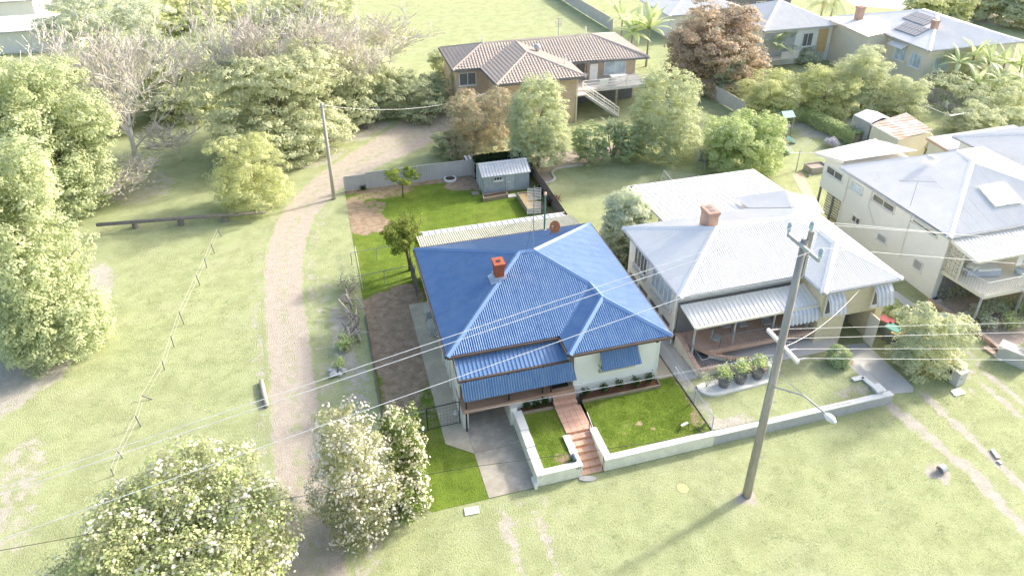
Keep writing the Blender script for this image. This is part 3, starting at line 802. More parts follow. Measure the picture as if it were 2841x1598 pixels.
upper_lawn('front_lawn', 10.7, 15.98, 21.55, 25.55, .68)
upper_lawn('front_lawn', 7.5, 9.26, 21.55, 25.1, .68)

# concrete: side path, drive, strip beside the house
mb = MB(); mb.face((3.62, 36.4, .03), (3.64, 30.5, .03), (3.66, 24.9, .03), (4.86, 23.95, .03), (4.86, 36.4, .03)); structure('side_path', mb, M['conc2'])
mb = MB()
for q in ([(4.87, 23.98), (4.92, 21.32), (7.2, 21.32), (7.2, 23.97)], [(4.87, 24.0), (7.2, 23.985), (7.2, 26.6), (4.87, 26.6)], [(4.87, 26.62), (7.2, 26.62), (7.2, 29.5), (4.87, 29.5)]):
    mb.prism(q, -.02, .026)
structure('driveway', mb, M['conc'])
mb = MB(); mb.bb((14.95, 25.56, .0), (15.97, 38.5, .70)); structure('side_strip', mb, M['conc2'])

# ------------------------------------------------------------------ retaining walls, steps and tiled path
def wall_thing(label, boxes, caps, o, wmat='rwall', cmat='coping'):
    t = thing('retaining_wall', label, 'wall', o)
    mb = MB(); [mb.bb(a, b) for a, b in boxes]; mb.build('wall_body', M[wmat], t)
    for p in caps:
        mb = MB()
        mb.bb(*p) if len(p) == 2 else mb.beam(p[0], p[1], p[2], p[3])
        mb.build('coping', M[cmat], t)
    return t
rw = wall_thing('white rendered low wall round the small lawn beside the sloping drive', [((7.16, 21.6, 0), (7.54, 22.95, .70)), ((7.16, 22.95, 0), (7.54, 23.95, .78)), ((7.16, 23.95, 0), (7.54, 25.2, .86)), ((7.16, 21.32, 0), (9.32, 21.6, .70)),
                 ((9.02, 21.6, 0), (9.32, 22.35, .70)), ((9.02, 22.35, 0), (9.32, 23.2, .74))],
                [((7.145, 21.3, .70), (7.555, 22.95, .745)), ((7.145, 22.95, .78), (7.555, 23.95, .825)), ((7.145, 23.95, .86), (7.555, 25.2, .905)), ((7.555, 21.3, .70), (9.34, 21.615, .745)),
                 ((9.0, 21.615, .70), (9.34, 22.35, .745)), ((9.0, 22.35, .74), (9.34, 23.2, .785))], (7.35, 23, 0))
MB().bb((7.02, 21.2, 0), (7.155, 21.75, .26)).build('footing', M['coping'], rw)
num = thing('house_number', 'small dark house number 154 on the white wall by the steps', 'house number', (9.1, 21.3, .6))
def glyph(s, x, y, z, h, parent):
    segs = {'1': [((.5, 0), (.5, 1)), ((.5, 1), (.3, .8))], '5': [((.85, 1), (.2, 1)), ((.2, 1), (.2, .55)), ((.2, .55), (.7, .55)), ((.7, .55), (.85, .4)), ((.85, .4), (.85, .12)), ((.85, .12), (.65, 0)), ((.65, 0), (.15, 0))],
            '4': [((.65, 0), (.65, 1)), ((.65, 1), (.1, .35)), ((.1, .35), (.9, .35))]}[s]
    mb = MB()
    for a, b in segs: mb.beam((x + a[0] * h * .6, y, z + a[1] * h), (x + b[0] * h * .6, y, z + b[1] * h), .014, .018, (0, 1, 0))
    mb.build('numeral', M['black'], parent)
for i, ch in enumerate('154'): glyph(ch, 9.0 + i * .095, 21.308, .585, .085, num)
rw2 = wall_thing('white rendered street wall holding up the large front lawn', [((10.74, 21.32, 0), (16.0, 21.6, .70)), ((10.42, 21.32, 0), (10.74, 23.3, .71))],
                 [((10.74, 21.3, .70), (16.02, 21.615, .745)), ((10.405, 21.3, .71), (10.755, 23.32, .755))], (13, 21.5, 0))
# steps: every tile a piece
STEPS = thing('garden_steps', 'flight of terracotta tiled steps between the two white street walls', 'steps', (9.9, 22.3, 0))
base = MB(); tz = .116
for i in range(6):
    y0 = 21.36 + i * .33; z = .02 + i * tz
    base.bb((9.325, y0 + .005, 0), (10.418, 23.34, z - .012) if i else (10.418, y0 + .335, z - .012))
base.build('step_core', M['grout'], STEPS)
def tile(c, sz, mat, parent, name='tile'):
    MB().box(c, sz).build(name, mat, parent)
for i in range(6):
    y0 = 21.36 + i * .33; z = .02 + i * tz
    wd = [.20, .30, .30, .27]; x = 9.33 + (.05 if i % 2 else 0)
    for j, w in enumerate(wd):
        if j == 3: w = 10.415 - x
        tile((x + w / 2, y0 + .165, z - .006 + random.uniform(-.002, .002)), (w - .012, .322, .02), M[random.choice(('tile', 'tile2', 'tile'))], STEPS)
        if i < 6: tile((x + w / 2, y0 + .33 + .002, z + tz / 2 - .002), (w - .012, .016, tz - .022), M['tile2'], STEPS, 'riser_tile')
        x += w
PATH = thing('garden_path', 'pink tiled path from the steps up to the verandah', 'path', (9.9, 24.1, .6))
MB().bb((9.24, 23.35, .0), (10.55, 24.97, .708)).build('path_bed', M['grout'], PATH)
for i in range(5):
    for j in range(5):
        w, h = 1.30 / 4.35, 1.62 / 5
        x0 = 9.245 + j * w; x1 = min(x0 + w, 10.545)
        tile(((x0 + x1) / 2, 23.35 + (i + .5) * h, .714 + random.uniform(-.002, .002)), (x1 - x0 - .012, h - .012, .02), M['tile'], PATH)
# handrail
hr = thing('handrail', 'thin black handrail on the right side of the tiled steps', 'handrail', (10.38, 21.4, 0))
MB().tube([(10.36, 21.42, .04), (10.36, 21.42, .92)], .02, 6).build('post', M['black'], hr)
MB().tube([(10.38, 23.25, .70), (10.36, 23.30, 1.42)], .02, 6).build('post', M['black'], hr)
MB().tube([(10.36, 21.42, .92), (10.36, 23.30, 1.42), (10.36, 23.62, 1.52)], .022, 6).build('rail', M['steel'], hr)
mbx = thing('letterbox', 'dark blue rounded letterbox standing on the corner of the white wall', 'letterbox', (9.05, 21.66, .745))
mb = MB(); n = 10
for k in range(n + 1):
    a = PI * k / n; mb.v += [(9.05 + 0.085 * math.cos(a), 21.6, .875 + .075 * math.sin(a)), (9.05 + 0.085 * math.cos(a), 21.9, .875 + .075 * math.sin(a))]
for k in range(n): mb.f.append((2 * k, 2 * k + 2, 2 * k + 3, 2 * k + 1))
mb.f += [tuple(range(0, 2 * n + 2, 2)), tuple(range(2 * n + 1, 0, -2))]
mb.bb((8.965, 21.6, .747), (9.135, 21.9, .874)); mb.build('box_body', plain('slate_blue_metal', (.10, .14, .20), rough=.35), mbx)
MB().bb((8.985, 21.575, .79), (9.115, 21.598, .84)).build('slot', M['black'], mbx)

# ------------------------------------------------------------------ the blue roofed cottage
E0 = 3.8; K_ = .392
house = thing('cottage', 'white weatherboard cottage with bright blue corrugated hip roof', 'house', (9.8, 31.0, 0))
RL, RR = V((9.3, 31.7, 5.78)), V((10.1, 31.7, 5.78)); BB, BF = V((12.45, 29.25, 4.83)), V((12.62, 27.88, 4.83))
c0, c1, c2, c3, ci, cb = V((4.25, 26.7, E0)), V((15.4, 25.25, E0)), V((15.4, 36.7, E0)), V((4.25, 36.7, E0)), V((9.95, 26.7, E0)), V((9.95, 25.25, E0))
walls = MB()
walls.bb((4.75, 27.2, 0), (14.95, 36.3, 3.74)); walls.bb((10.42, 25.7, 0), (14.95, 27.2, 3.74)); walls.bb((4.9, 36.3, 0), (14.9, 39.2, 3.1))
walls.build('wall', M['plinth'], house)
cl = MB()
boards(cl, (10.40, 25.70), (14.97, 25.70), 1.30, 3.72, (0, -1)); boards(cl, (10.42, 27.2), (10.42, 25.70), 1.38, 3.72, (-1, 0))
boards(cl, (14.95, 25.7), (14.95, 36.3), .75, 3.7, (1, 0)); boards(cl, (4.75, 36.3), (4.75, 27.2), 1.25, 3.7, (-1, 0)); boards(cl, (4.75, 27.2), (10.4, 27.2), 1.36, 3.7, (0, -1))
cl.build('weatherboards', M['wboard'], house)['kind'] = 'stuff'
mb = MB(); mb.bb((10.36, 25.62, .6), (15.03, 25.70, 1.29)); mb.bb((14.95, 25.62, .6), (15.03, 27, 1.29)); mb.build('plinth', M['plinth'], house)
MB().bb((14.93, 25.655, 1.29), (15.02, 25.76, 3.72)).build('corner_board', M['wboard'], house)
roof = MB()
for poly in ([c1, c2, RR, BB, BF], [c0, ci, BB, RR, RL], [c0, RL, c3], [c3, RL, RR, c2], [cb, BF, BB, ci], [cb, c1, BF]):
    sheet(roof, poly, .115, .029)
roof = roof.build('roof', M['blue'], house)
caps = MB()
for p, q in ((c0, RL), (c3, RL), (RL, RR), (RR, c2), (RR, BB), (BB, BF), (BF, cb), (BF, c1)):
    MB().cap(p + V((0, 0, .05)), q + V((0, 0, .05)), .30, .06).build('ridge_cap', M['blue_cap'], roof)
MB().beam(ci + V((0, 0, .02)), BB + V((0, 0, .02)), .22, .02).build('valley_gutter', M['blue'], roof)
for p, q in ((c0, ci), (ci, cb), (cb, c1), (c1, c2), (c3, c0), (c3, c2)):
    mb = MB(); d = (q - p).normalized(); out = V((d.y, -d.x, 0))
    if (p + q).xy.lerp(V((9.8, 31)).xy, 0).length < 0: pass
    cen = (p + q) / 2 - V((9.8, 31, E0))
    if out.dot(cen) < 0: out = -out
    if (p - ci).length < .01 and (q - cb).length < .01: out = V((-1, 0, 0))
    mb.beam(p + out * .05 - V((0, 0, .075)), q + out * .05 - V((0, 0, .075)), .11, .11); mb.build('gutter', M['gutter'], house)
    MB().beam(p - out * .03 - V((0, 0, .14)), q - out * .03 - V((0, 0, .14)), .03, .20).build('fascia', M['fascia'], house)
MB().prism([(4.3, 26.75), (9.98, 26.75), (9.98, 25.3), (15.35, 25.3), (15.35, 36.65), (4.3, 36.65)], E0 - .17, E0 - .14).build('soffit', M['fascia'], house)
# verandah
mb = MB(); sheet(mb, [(4.6, 26.9, 3.60), (10.0, 26.9, 3.60), (10.05, 25.68, 3.13), (4.6, 25.68, 3.13)], .21, .035, 'pan'); mb.build('verandah_roof', M['blue'], house)
MB().beam((4.55, 25.62, 3.08), (10.08, 25.62, 3.08), .10, .10).build('gutter', M['gutter'], house)
MB().beam((4.54, 26.9, 3.56), (4.54, 25.6, 3.10), .05, .12).build('barge_board', M['gutter'], house)
mb = MB(); sheet(mb, [(4.66, 25.56, 3.05), (10.22, 25.56, 3.05), (10.36, 25.10, 2.24), (4.70, 25.10, 2.24)], .125, .03); mb.build('awning', M['blue'], house)
for x in (4.72, 10.3):
    MB().face((x, 25.57, 3.04), (x, 25.12, 2.25), (x, 25.57, 2.25)).build('awning_end', M['fascia'], house)
MB().bb((4.68, 25.45, 1.13), (10.42, 27.2, 1.335)).build('deck_slab', M['deck'], house)
dk = MB()
mb = MB()
for i in range(19):
    for j in range(5):
        x0, y0 = 4.69 + i * .3015, 25.46 + j * .346
        mb.box((x0 + .15, y0 + .172, 1.340), (.292, .336, .014))
mb.build('deck_tiles', M['deck'], house)['kind'] = 'stuff'
for x in (4.88, 7.02, 8.75, 9.20): MB().bb((x - .035, 25.55, 1.345), (x + .035, 25.62, 3.06)).build('post', M['black'], house)
MB().bb((4.80, 25.37, .02), (4.875, 25.44, 1.14)).build('post', M['black'], house)
MB().bb((4.72, 25.6, 0), (4.98, 27.2, 1.128)).build('pier', M['plinth'], house)
mb = MB(); mb.bb((7.0, 25.2, 0), (7.33, 27.2, 1.128)); mb.bb((7.33, 25.48, 0), (9.2, 25.72, 1.128)); mb.build('pier', M['plinth'], house)
MB().bb((4.98, 27.05, 0), (7.0, 27.19, 1.125)).build('garage_opening_shade', M['black'], house)  # black panel painting the shade of the garage opening under the deck
mb = MB(); boards(mb, (4.70, 27.2), (4.70, 26.35), 1.36, 3.3, (-1, 0), .3, .012); mb.bb((4.705, 26.35, 1.36), (4.745, 27.2, 3.3)); mb.build('side_screen', M['wboard'], house)
lan = MB(); lan.bb((9.2, 24.97, .6), (10.40, 25.449, .93)); lan.bb((9.2, 25.22, .93), (10.40, 25.449, 1.13)); lan.build('landing', M['grout'], house)
for (y0, y1, z) in ((24.97, 25.22, .93), (25.22, 25.449, 1.13)):
    for j in range(4): MB().box((9.35 + j * .3, (y0 + y1) / 2, z + .008), (.29, y1 - y0 - .01, .018)).build('landing_tile', M['tile'], house)
for z0, z1, y in ((.72, .93, 24.97), (.945, 1.13, 25.22)):
    for j in range(4): MB().box((9.35 + j * .3, y - .006, (z0 + z1) / 2), (.29, .014, z1 - z0 - .02)).build('landing_tile', M['deck'], house)
window(house, (8.2, 27.2), (9.05, 27.2), 1.36, 3.3, (0, -1), M['coping'], M['glass'], 0, 0, name='door', sill=False)
window(house, (5.4, 27.2), (7.4, 27.2), 2.0, 3.3, (0, -1), M['coping'], M['glass'], 2)
# bay window with its hood
window(house, (11.75, 25.67), (13.6, 25.67), 2.05, 3.4, (0, -1), plain('cream_window_paint', (.58, .57, .40), rough=.6), M['glass'], 1, 1)
mb = MB(); sheet(mb, [(11.66, 25.60, 3.46), (13.70, 25.60, 3.46), (13.74, 24.98, 2.58), (11.62, 24.98, 2.58)], .125, .03); hood = mb.build('window_hood', M['blue'], house)
for x in (11.66, 13.70): MB().tube([(x, 25.6, 2.5), (x, 25.0, 2.6)], .015, 5).build('stay', M['black'], hood)
for y, w, z0 in ((29.0, .9, 1.9), (31.4, 1.2, 1.8), (33.8, .8, 2.1), (35.4, .6, 2.2)):
    window(house, (4.73, y + w), (4.73, y), z0, 3.3, (-1, 0), M['wboard'], M['glass'], 1)
for y in (27.6, 28.6, 30.6, 33.1): MB().tube([(4.66, y, .1), (4.66, y, 3.6)], .045, 6).build('downpipe', M['plinth'], house)
mb = MB()
for y in np.arange(27.3, 36.3, .75): mb.bb((4.70, y, .05), (4.748, y + .09, 1.24))
mb.build('batten', M['plinth'], house)
# lean-to at the back
mb = MB(); sheet(mb, [(4.68, 37.05, 3.56), (14.95, 37.05, 3.56), (14.88, 38.85, 3.3), (4.66, 38.85, 3.3)], .14, .034); mb.build('rear_roof', M['cream_iron'], house)
mb = MB(); sheet(mb, [(5.06, 38.78, 3.25), (14.75, 38.78, 3.25), (14.70, 39.55, 3.14), (5.10, 39.55, 3.14)], .40, .045, 'pan'); mb.build('rear_roof', M['pan_white'], house)
MB().beam((5.0, 39.6, 3.07), (14.75, 39.6, 3.07), .08, .09).build('gutter', M['fascia'], house)
# chimney
def onplane(x, y, p, n):
    d = ray(x, y); n = V(n); return EYE + d * ((V(p) - EYE).dot(n) / d.dot(n))
nL = (RL - c0).cross(c3 - c0).normalized(); nB = (RL - c3).cross(c2 - c3).normalized()
cb_ = onplane(1254, 696, c0, nL)
def chimney(parent, c, w, d, z0, z1, mat, flues=1, rz=0.0):
    ch = MB().box((c[0], c[1], (z0 + z1 - .3) / 2), (w, d, z1 - .3 - z0), rz).build('chimney', mat, parent)
    for i, (g, a, b) in enumerate(((.05, .3, .2), (.10, .2, .1), (.14, .1, 0))):
        MB().box((c[0], c[1], z1 - (a + b) / 2), (w + g, d + g, a - b - .004), rz).build('corbel', mat, ch)
    for k in range(flues):
        MB().box((c[0], c[1] + (k - (flues - 1) / 2) * d * .42, z1 + .004), (w * .45, d * .3, .03), rz).build('flue', M['pdark'] if flues > 1 else M['black'], ch)
    return ch
chm = chimney(house, cb_, .46, .62, cb_.z - .3, cb_.z + .98, M['brick'])
mb = MB(); sheet(mb, [cb_ + V((-.5, -.48, -.5 * K_ + .07)), cb_ + V((.34, -.48, .34 * K_ + .07)), cb_ + V((.34, .42, .34 * K_ + .07)), cb_ + V((-.5, .42, -.5 * K_ + .07))], .5, .01, 'pan'); mb.build('flashing', M['lead'], chm)
MB().box(cb_ + V((0, 0, .06)), (.54, .70, .2)).build('flashing', M['lead'], chm)

# things on the roof
aerial = thing('tv_antenna', 'tall guyed television mast with two slatted panels on the blue roof ridge', 'antenna', RR)
hm = HGT(RR, 468)
MB().tube([RR, RR + V((0, 0, hm))], [.028, .02], 6).build('mast', M['steel'], aerial)
for k in range(2):
    mb = MB(); z = RR.z + hm - .15 - k * .82
    for i in range(8): mb.beam(RR + V((-.36, .05, z - RR.z - i * .092)), RR + V((.36, -.05, z - RR.z - i * .092)), .012, .022)
    for s in (-.34, .34): mb.beam(RR + V((s, -s * .12, z - RR.z + .03)), RR + V((s, -s * .12, z - RR.z - .68)), .012, .014)
    mb.build('reflector_panel', M['whiteplastic'], aerial)
for q in (onplane(1395, 555, c3, nB), onplane(1185, 612, c3, nB), onplane(1300, 735, c0, (RR - c0).cross(ci - c0).normalized())):
    MB().tube([RR + V((0, 0, hm * .55)), q], .006, 4).build('guy_wire', M['darkcable'], aerial)
vp = onplane(1369.5, 579.5, c3, nB); hv = HGT(vp, 492)
vent = thing('vent_pipe', 'green painted vent pipe with a cowl rising from the back of the blue roof', 'pipe', vp)
MB().tube([vp - V((0, 0, .1)), vp + V((0, 0, hv))], .055, 8).build('pipe', M['greenpipe'], vent)
MB().lathe(vp + V((0, 0, hv)), [(.055, 0), (.10, .05), (.10, .16), (.05, .22)], 8).build('cowl', M['tile'], vent)
MB().lathe(vp - V((0, 0, .02)), [(.11, 0), (.10, .08), (.06, .1)], 8).build('pipe_collar', M['lead'], vent)
dp = onplane(1396, 588, c3, nB)
dish = thing('satellite_dish', 'rusty mesh satellite dish tilted on the back slope of the blue roof', 'satellite dish', dp)
mb = MB(); ax = V((-.50, -.62, .50)).normalized(); sx = ax.cross(V((0, 0, 1))).normalized(); sy = sx.cross(ax); cc = dp + V((0, 0, .46)); n = 20
for r, dep in ((.0, 0), (.13, .02), (.24, .04), (.33, .07), (.33, .09)):
    for k in range(n):
        a = 2 * PI * k / n; mb.v.append(tuple(cc + (sx * math.cos(a) + sy * math.sin(a) * 1.15) * r + ax * dep))
for i in range(4):
    for k in range(n): mb.f.append((i * n + k, i * n + (k + 1) % n, (i + 1) * n + (k + 1) % n, (i + 1) * n + k))
mb.build('dish_bowl', M['rust'], dish)
mb = MB()
for q in ((-.35, -.1), (.35, .05), (.0, .35)): mb.tube([cc - ax * .02, dp + V((q[0], q[1], -q[1] * K_ + .03))], .018, 5)
mb.build('tripod', M['black'], dish)
mb = MB(); mb.tube([cc - sy * .4, cc + ax * .55], .012, 5); mb.box(cc + ax * .55, (.07, .07, .1)); mb.build('receiver_arm', M['steel'], dish)
# air conditioners on the left wall
def aircon(y, z, label, s=1.0):
    t = thing('air_conditioner', label, 'air conditioner', (4.4, y, z), 'air conditioners on the left wall')
    MB().box((4.40, y, z + .36 * s), (.34, .86 * s, .66 * s)).build('casing', M['acgrey'], t)
    MB().box((4.222, y - .1, z + .36 * s), (.02, .52 * s, .52 * s)).build('fan_grille', M['acblue'], t)
    MB().box((4.40, y - .435 * s, z + .36 * s), (.30, .012, .58 * s)).build('side_panel', M['acblue'], t)
    mb = MB()
    for dy in (-.3, .3): mb.beam((4.73, y + dy * s, z), (4.2, y + dy * s, z), .04, .04); mb.beam((4.72, y + dy * s, z - .3), (4.3, y + dy * s, z), .03, .03)
    mb.build('bracket', M['black'], t)
aircon(33.6, 1.0, 'cream air conditioner on a bracket, rear one of two on the white wall'); aircon(32.3, .9, 'grey faced air conditioner on a bracket, front one of two on the white wall', .95)
MB().bb((9.25, 25.72, 1.35), (10.18, 26.62, 1.372)).build('doormat', M['black']).update_tag()
props(COL.objects['doormat'], 'large black doormat on the tan verandah floor', 'doormat')
cam_t = props(MB().box((14.72, 25.5, 3.42), (.16, .2, .12)).build('security_camera', M['black']), 'small black security camera under the eave at the wall corner', 'camera')
# ------------------------------------------------------------------ back yard of the cottage
def steel_fence(label, xs_, y, z1s, mat, group=None, axis='x', loc=None, pitch=.19, rail=None, ysec=None):
    """sheet fence: each bay a panel, a post between, a rail along the top; points are plan points"""
    pts = xs_; t = thing('steel_fence', label, 'fence', (pts[0][0], pts[0][1], 0), group)
    for i in range(len(pts) - 1):
        a, b = V((pts[i][0], pts[i][1], 0)), V((pts[i + 1][0], pts[i + 1][1], 0)); d = (b - a).normalized(); h = z1s[i]
        a2, b2 = a + d * .035, b - d * .035
        mb = MB(); n = V((d.y, -d.x, 0))
        sheet(mb, [a2 + n * .012 + V((0, 0, .04)), b2 + n * .012 + V((0, 0, .04)), b2 + n * .0121 + V((0, 0, h)), a2 + n * .0121 + V((0, 0, h))], pitch, .035, 'rib', down=(0, 0, -1))
        mb.build('panel', M[mat], t)
        MB().beam(a2 + V((0, 0, h + .02)), b2 + V((0, 0, h + .02)), .05, .045).build('rail', M[rail or mat], t)
        MB().box(a + V((0, 0, h / 2)), (.06, .08, h + .03), math.atan2(d.y, d.x)).build('post', M[mat], t)
    MB().box(V((pts[-1][0], pts[-1][1], z1s[-1] / 2)), (.06, .08, z1s[-1] + .03), 0).build('post', M[mat], t)
    return t
fx = [.98] + [ATY(x / _K, y / _K, 52.62).x for x, y in ((1015, 500), (1087, 490), (1160, 480), (1231, 470))]; fx += [fx[-1] + 2.35, fx[-1] + 4.7]
steel_fence('grey steel sheet fence closing the back of the cottage yard', [(x, 52.62) for x in fx], 0, [1.28, 1.42, 1.42, 1.45, 1.45, 1.45], 'cbond')

shed = thing('garden_shed', 'grey blue steel garden shed with a zinc gable roof in the back corner', 'shed', (13.3, 50.2, 0))
X0, X1, Y0, Y1, EZ, RZ = 11.42, 15.2, 49.05, 51.45, 1.62, 2.12
for a, b in (((X0, Y0), (X1, Y0)), ((X1, Y1), (X0, Y1)), ((X0, Y1), (X0, Y0)), ((X1, Y0), (X1, Y1))):
    mb = MB(); A, B = V((a[0], a[1], 0)), V((b[0], b[1], 0)); d = (B - A).normalized(); n = V((d.y, -d.x, 0))
    if abs(d.y) > .5:
        mid = (A + B) / 2
        sheet(mb, [A + V((0, 0, .08)), B + V((0, 0, .08)), B + n * 1e-4 + V((0, 0, EZ)), mid + n * 1e-4 + V((0, 0, RZ)), A + n * 1e-4 + V((0, 0, EZ))], .22, .03, 'rib', down=(0, 0, -1))
    else:
        sheet(mb, [A + V((0, 0, .08)), B + V((0, 0, .08)), B + n * 1e-4 + V((0, 0, EZ)), A + n * 1e-4 + V((0, 0, EZ))], .22, .03, 'rib', down=(0, 0, -1))
    mb.build('wall', M['shed'], shed)
ym = (Y0 + Y1) / 2
for y in (Y0 - .12, Y1 + .12):
    mb = MB(); sheet(mb, [(X0 - .1, ym, RZ + .03), (X1 + .1, ym, RZ + .03), (X1 + .1, y, EZ - .02), (X0 - .1, y, EZ - .02)], .25, .03, 'pan'); mb.build('roof', M['shedroof'], shed)
MB().cap((X0 - .1, ym, RZ + .07), (X1 + .1, ym, RZ + .07), .25, .05).build('ridge_cap', M['shedroof'], shed)
MB().bb((X0 - .05, Y0 - .06, 0), (X1 + .05, Y1 + .05, .10)).build('timber_base', M['timber'], shed)
dx0, dx1 = ATY((1260 + 925 * .1553) / _K, 510 / _K, 49).x, ATY((1260 + 1080 * .1553) / _K, 510 / _K, 49).x
dr = MB(); sheet(dr, [(dx0, Y0 - .045, .14), (dx1, Y0 - .045, .14), (dx1, Y0 - .0451, EZ - .1), (dx0, Y0 - .0451, EZ - .1)], .2, .012, 'rib', down=(0, 0, -1)); dr = dr.build('door', M['shed'], shed)
MB().bb((dx0 + .1, Y0 - .075, .88), (dx0 + .36, Y0 - .055, .96)).build('latch', M['whiteplastic'], dr)
MB().bb((dx0 - .1, Y0 - .08, EZ - .09), (X1 + .05, Y0 - .04, EZ - .03)).build('door_track', M['whiteplastic'], shed)
wx0, wx1 = ATY(1369.5 / _K, 488 / _K, 49).x, ATY(1392.8 / _K, 488 / _K, 49).x
window(shed, (wx0, Y0 - .03), (wx1, Y0 - .03), 1.16, 1.5, (0, -1), M['whiteplastic'], M['glass'], 2, 0, .04)
MB().tube([(X0 - .06, ym - .3, .1), (X0 - .06, ym - .3, 1.95)], .03, 6).build('downpipe', M['whiteplastic'], shed)

def raised_bed(label, corners, h, fill, w=.07, fillh=.85):
    c = [V((p[0], p[1], 0)) for p in corners]; ce = sum(c, V()) / 4
    t = thing('garden_bed', label, 'garden bed', ce)
    for i in range(4):
        a, b = c[i], c[(i + 1) % 4]
        for k in range(2):
            MB().beam(a + V((0, 0, h * (k + .5) / 2)), b + V((0, 0, h * (k + .5) / 2)), w, h / 2 - .012).build('plank', M['timber'], t)
        MB().bb((a.x - .05, a.y - .05, 0), (a.x + .05, a.y + .05, h + .02)).build('corner_post', M['timber'], t)
    inn = [ce + (p - ce) * .93 for p in c]
    MB().prism([(p.x, p.y) for p in inn], .02, h * fillh).build('filling', M[fill], t)
    return t
def z2(x, y, z): return S(1260 + x * .15528, 400 + y * .15528, z)
raised_bed('long low timber bed with dark soil below the shed window', [z2(530, 965, .34), z2(950, 890, .34), z2(925, 832, .34), z2(515, 905, .34)], .34, 'soil')
raised_bed('deep timber bed filled with dry straw in front of the shed', [z2(1318, 1160, .5), z2(1572, 1135, .5), z2(1375, 838, .5), z2(1132, 872, .5)], .5, 'straw')
def slab(label, corners, h, mat, name='timber_slab', cat='slab'):
    mb = MB(); mb.prism([(p[0], p[1]) for p in corners], .012, h); o = mb.build(name, M[mat]); props(o, label, cat); return o
slab('short timber slab on the grass left of the shed', [z2(330, 905, .1), z2(455, 890, .1), z2(430, 840, .1), z2(295, 855, .1)], .12, 'timber')
slab('pale concrete slab step below the shed door', [z2(965, 955, .08), z2(1115, 935, .08), z2(1090, 880, .08), z2(958, 900, .08)], .09, 'pconc', 'concrete_slab')
# blue stand and dark table beside the shed
st = thing('blue_stand', 'bright blue timber stand with a pale top left of the shed', 'stand', z2(240, 565, 0))
b0 = z2(240, 562, 0)
for dx, dy in ((0, 0), (.75, 0), (0, 1.0), (.75, 1.0)): MB().box(b0 + V((dx, dy, .62)), (.12, .12, 1.24)).build('post', M['bluepaint'], st)
MB().box(b0 + V((.37, -.02, 1.19)), (.9, .1, .14)).build('beam', M['bluepaint'], st)
for k in range(3): MB().box(b0 + V((.05 + k * .33, .5, 1.29)), (.2, 1.25, .04)).build('plank', M['shedroof'], st)
MB().box(b0 + V((.37, .5, .4)), (.8, 1.0, .04)).build('shelf', M['paling'], st)
tb = thing('metal_table', 'small dark metal table standing by the blue stand', 'table', z2(155, 560, 0)); b1 = z2(155, 560, 0)
for dx in (-.22, .22):
    for dy in (0, .4): MB().tube([b1 + V((dx, dy, 0)), b1 + V((dx * .8, dy, .72))], .02, 5).build('leg', M['black'], tb)
MB().box(b1 + V((0, .2, .74)), (.62, .58, .05)).build('tabletop', M['paling'], tb)
ringc = S(940 + 1990 * .15528, 400 + 645 * .15528, 0)
rg_ = thing('planter_ring', 'white concrete ring filled with soil on the back lawn', 'planter', ringc)
MB().lathe(ringc, [(.50, 0), (.52, .05), (.52, .2), (.44, .22), (.41, .2), (.41, .14)], 24).build('ring', M['coping'], rg_, True)
MB().lathe(ringc, [(.405, .0), (.405, .15), (.0, .165)], 20).build('soil', M['soil'], rg_)
# timber paling fence on the right boundary, behind the lean-to
pf = thing('paling_fence', 'old grey timber paling fence on the right side of the back yard', 'fence', (15.98, 45, 0))
mb = MB()
for i in range(88):
    y = 40.2 + i * .135; h = 1.32 + random.uniform(-.03, .03); mb.bb((15.97, y, .02), (15.99, y + .125, h))
mb.build('palings', M['paling'], pf)['kind'] = 'stuff'
for z in (.35, 1.05): MB().bb((15.91, 40.2, z), (15.965, 52.1, z + .07)).build('rail', M['paling'], pf)
# rails of pipe at the left boundary
def railing(label, a, b, n, z, mat, o, name='pipe_rail', dn=1):
    t = thing(name, label, 'railing', o); a, b = V(a), V(b)
    MB().tube([a, b], .02, 6).build('rail', M[mat], t)
    for k in range(n):
        p = a.lerp(b, k / (n - 1)); MB().tube([(p.x, p.y, 0), p], .022, 6).build('post', M[mat], t)
    return t
ra, rb = S(972.8, 702, .95), S(1112, 677.5, .95); rc, rd = S(977.5, 769, .95), S(1150, 735, .95)
railing('steel pipe rail crossing the grass beside the twisted tree', ra, rb, 3, .95, 'steel', (ra.x, ra.y, 0))
railing('steel pipe rail between grass and bare soil', rc, rd, 3, .95, 'steel', (rc.x, rc.y, 0))
e0, e1 = S(985, 684, .6), S(1003, 782, .6)
railing('pale pipe rail running along the left boundary', e0, e1, 2, .6, 'whiteplastic', (e0.x, e0.y, 0))
kb = props(MB().bb((.92, 21.6, 0), (.98, 36, .12)).build('timber_edge', M['paling']), 'long low timber edging along the left boundary', 'edging')
sc = thing('timber_screen', 'row of dark upright boards beside the rear corner of the cottage', 'screen', (4.2, 39, 0))
for i in range(7):
    y = 36.7 + i * .42; h = 1.75 - .1 * random.random(); MB().bb((4.22, y, 0), (4.27, y + .17, h)).build('board', M['paling'], sc)
MB().bb((4.28, 36.6, 1.2), (4.33, 39.6, 1.28)).build('rail', M['paling'], sc)
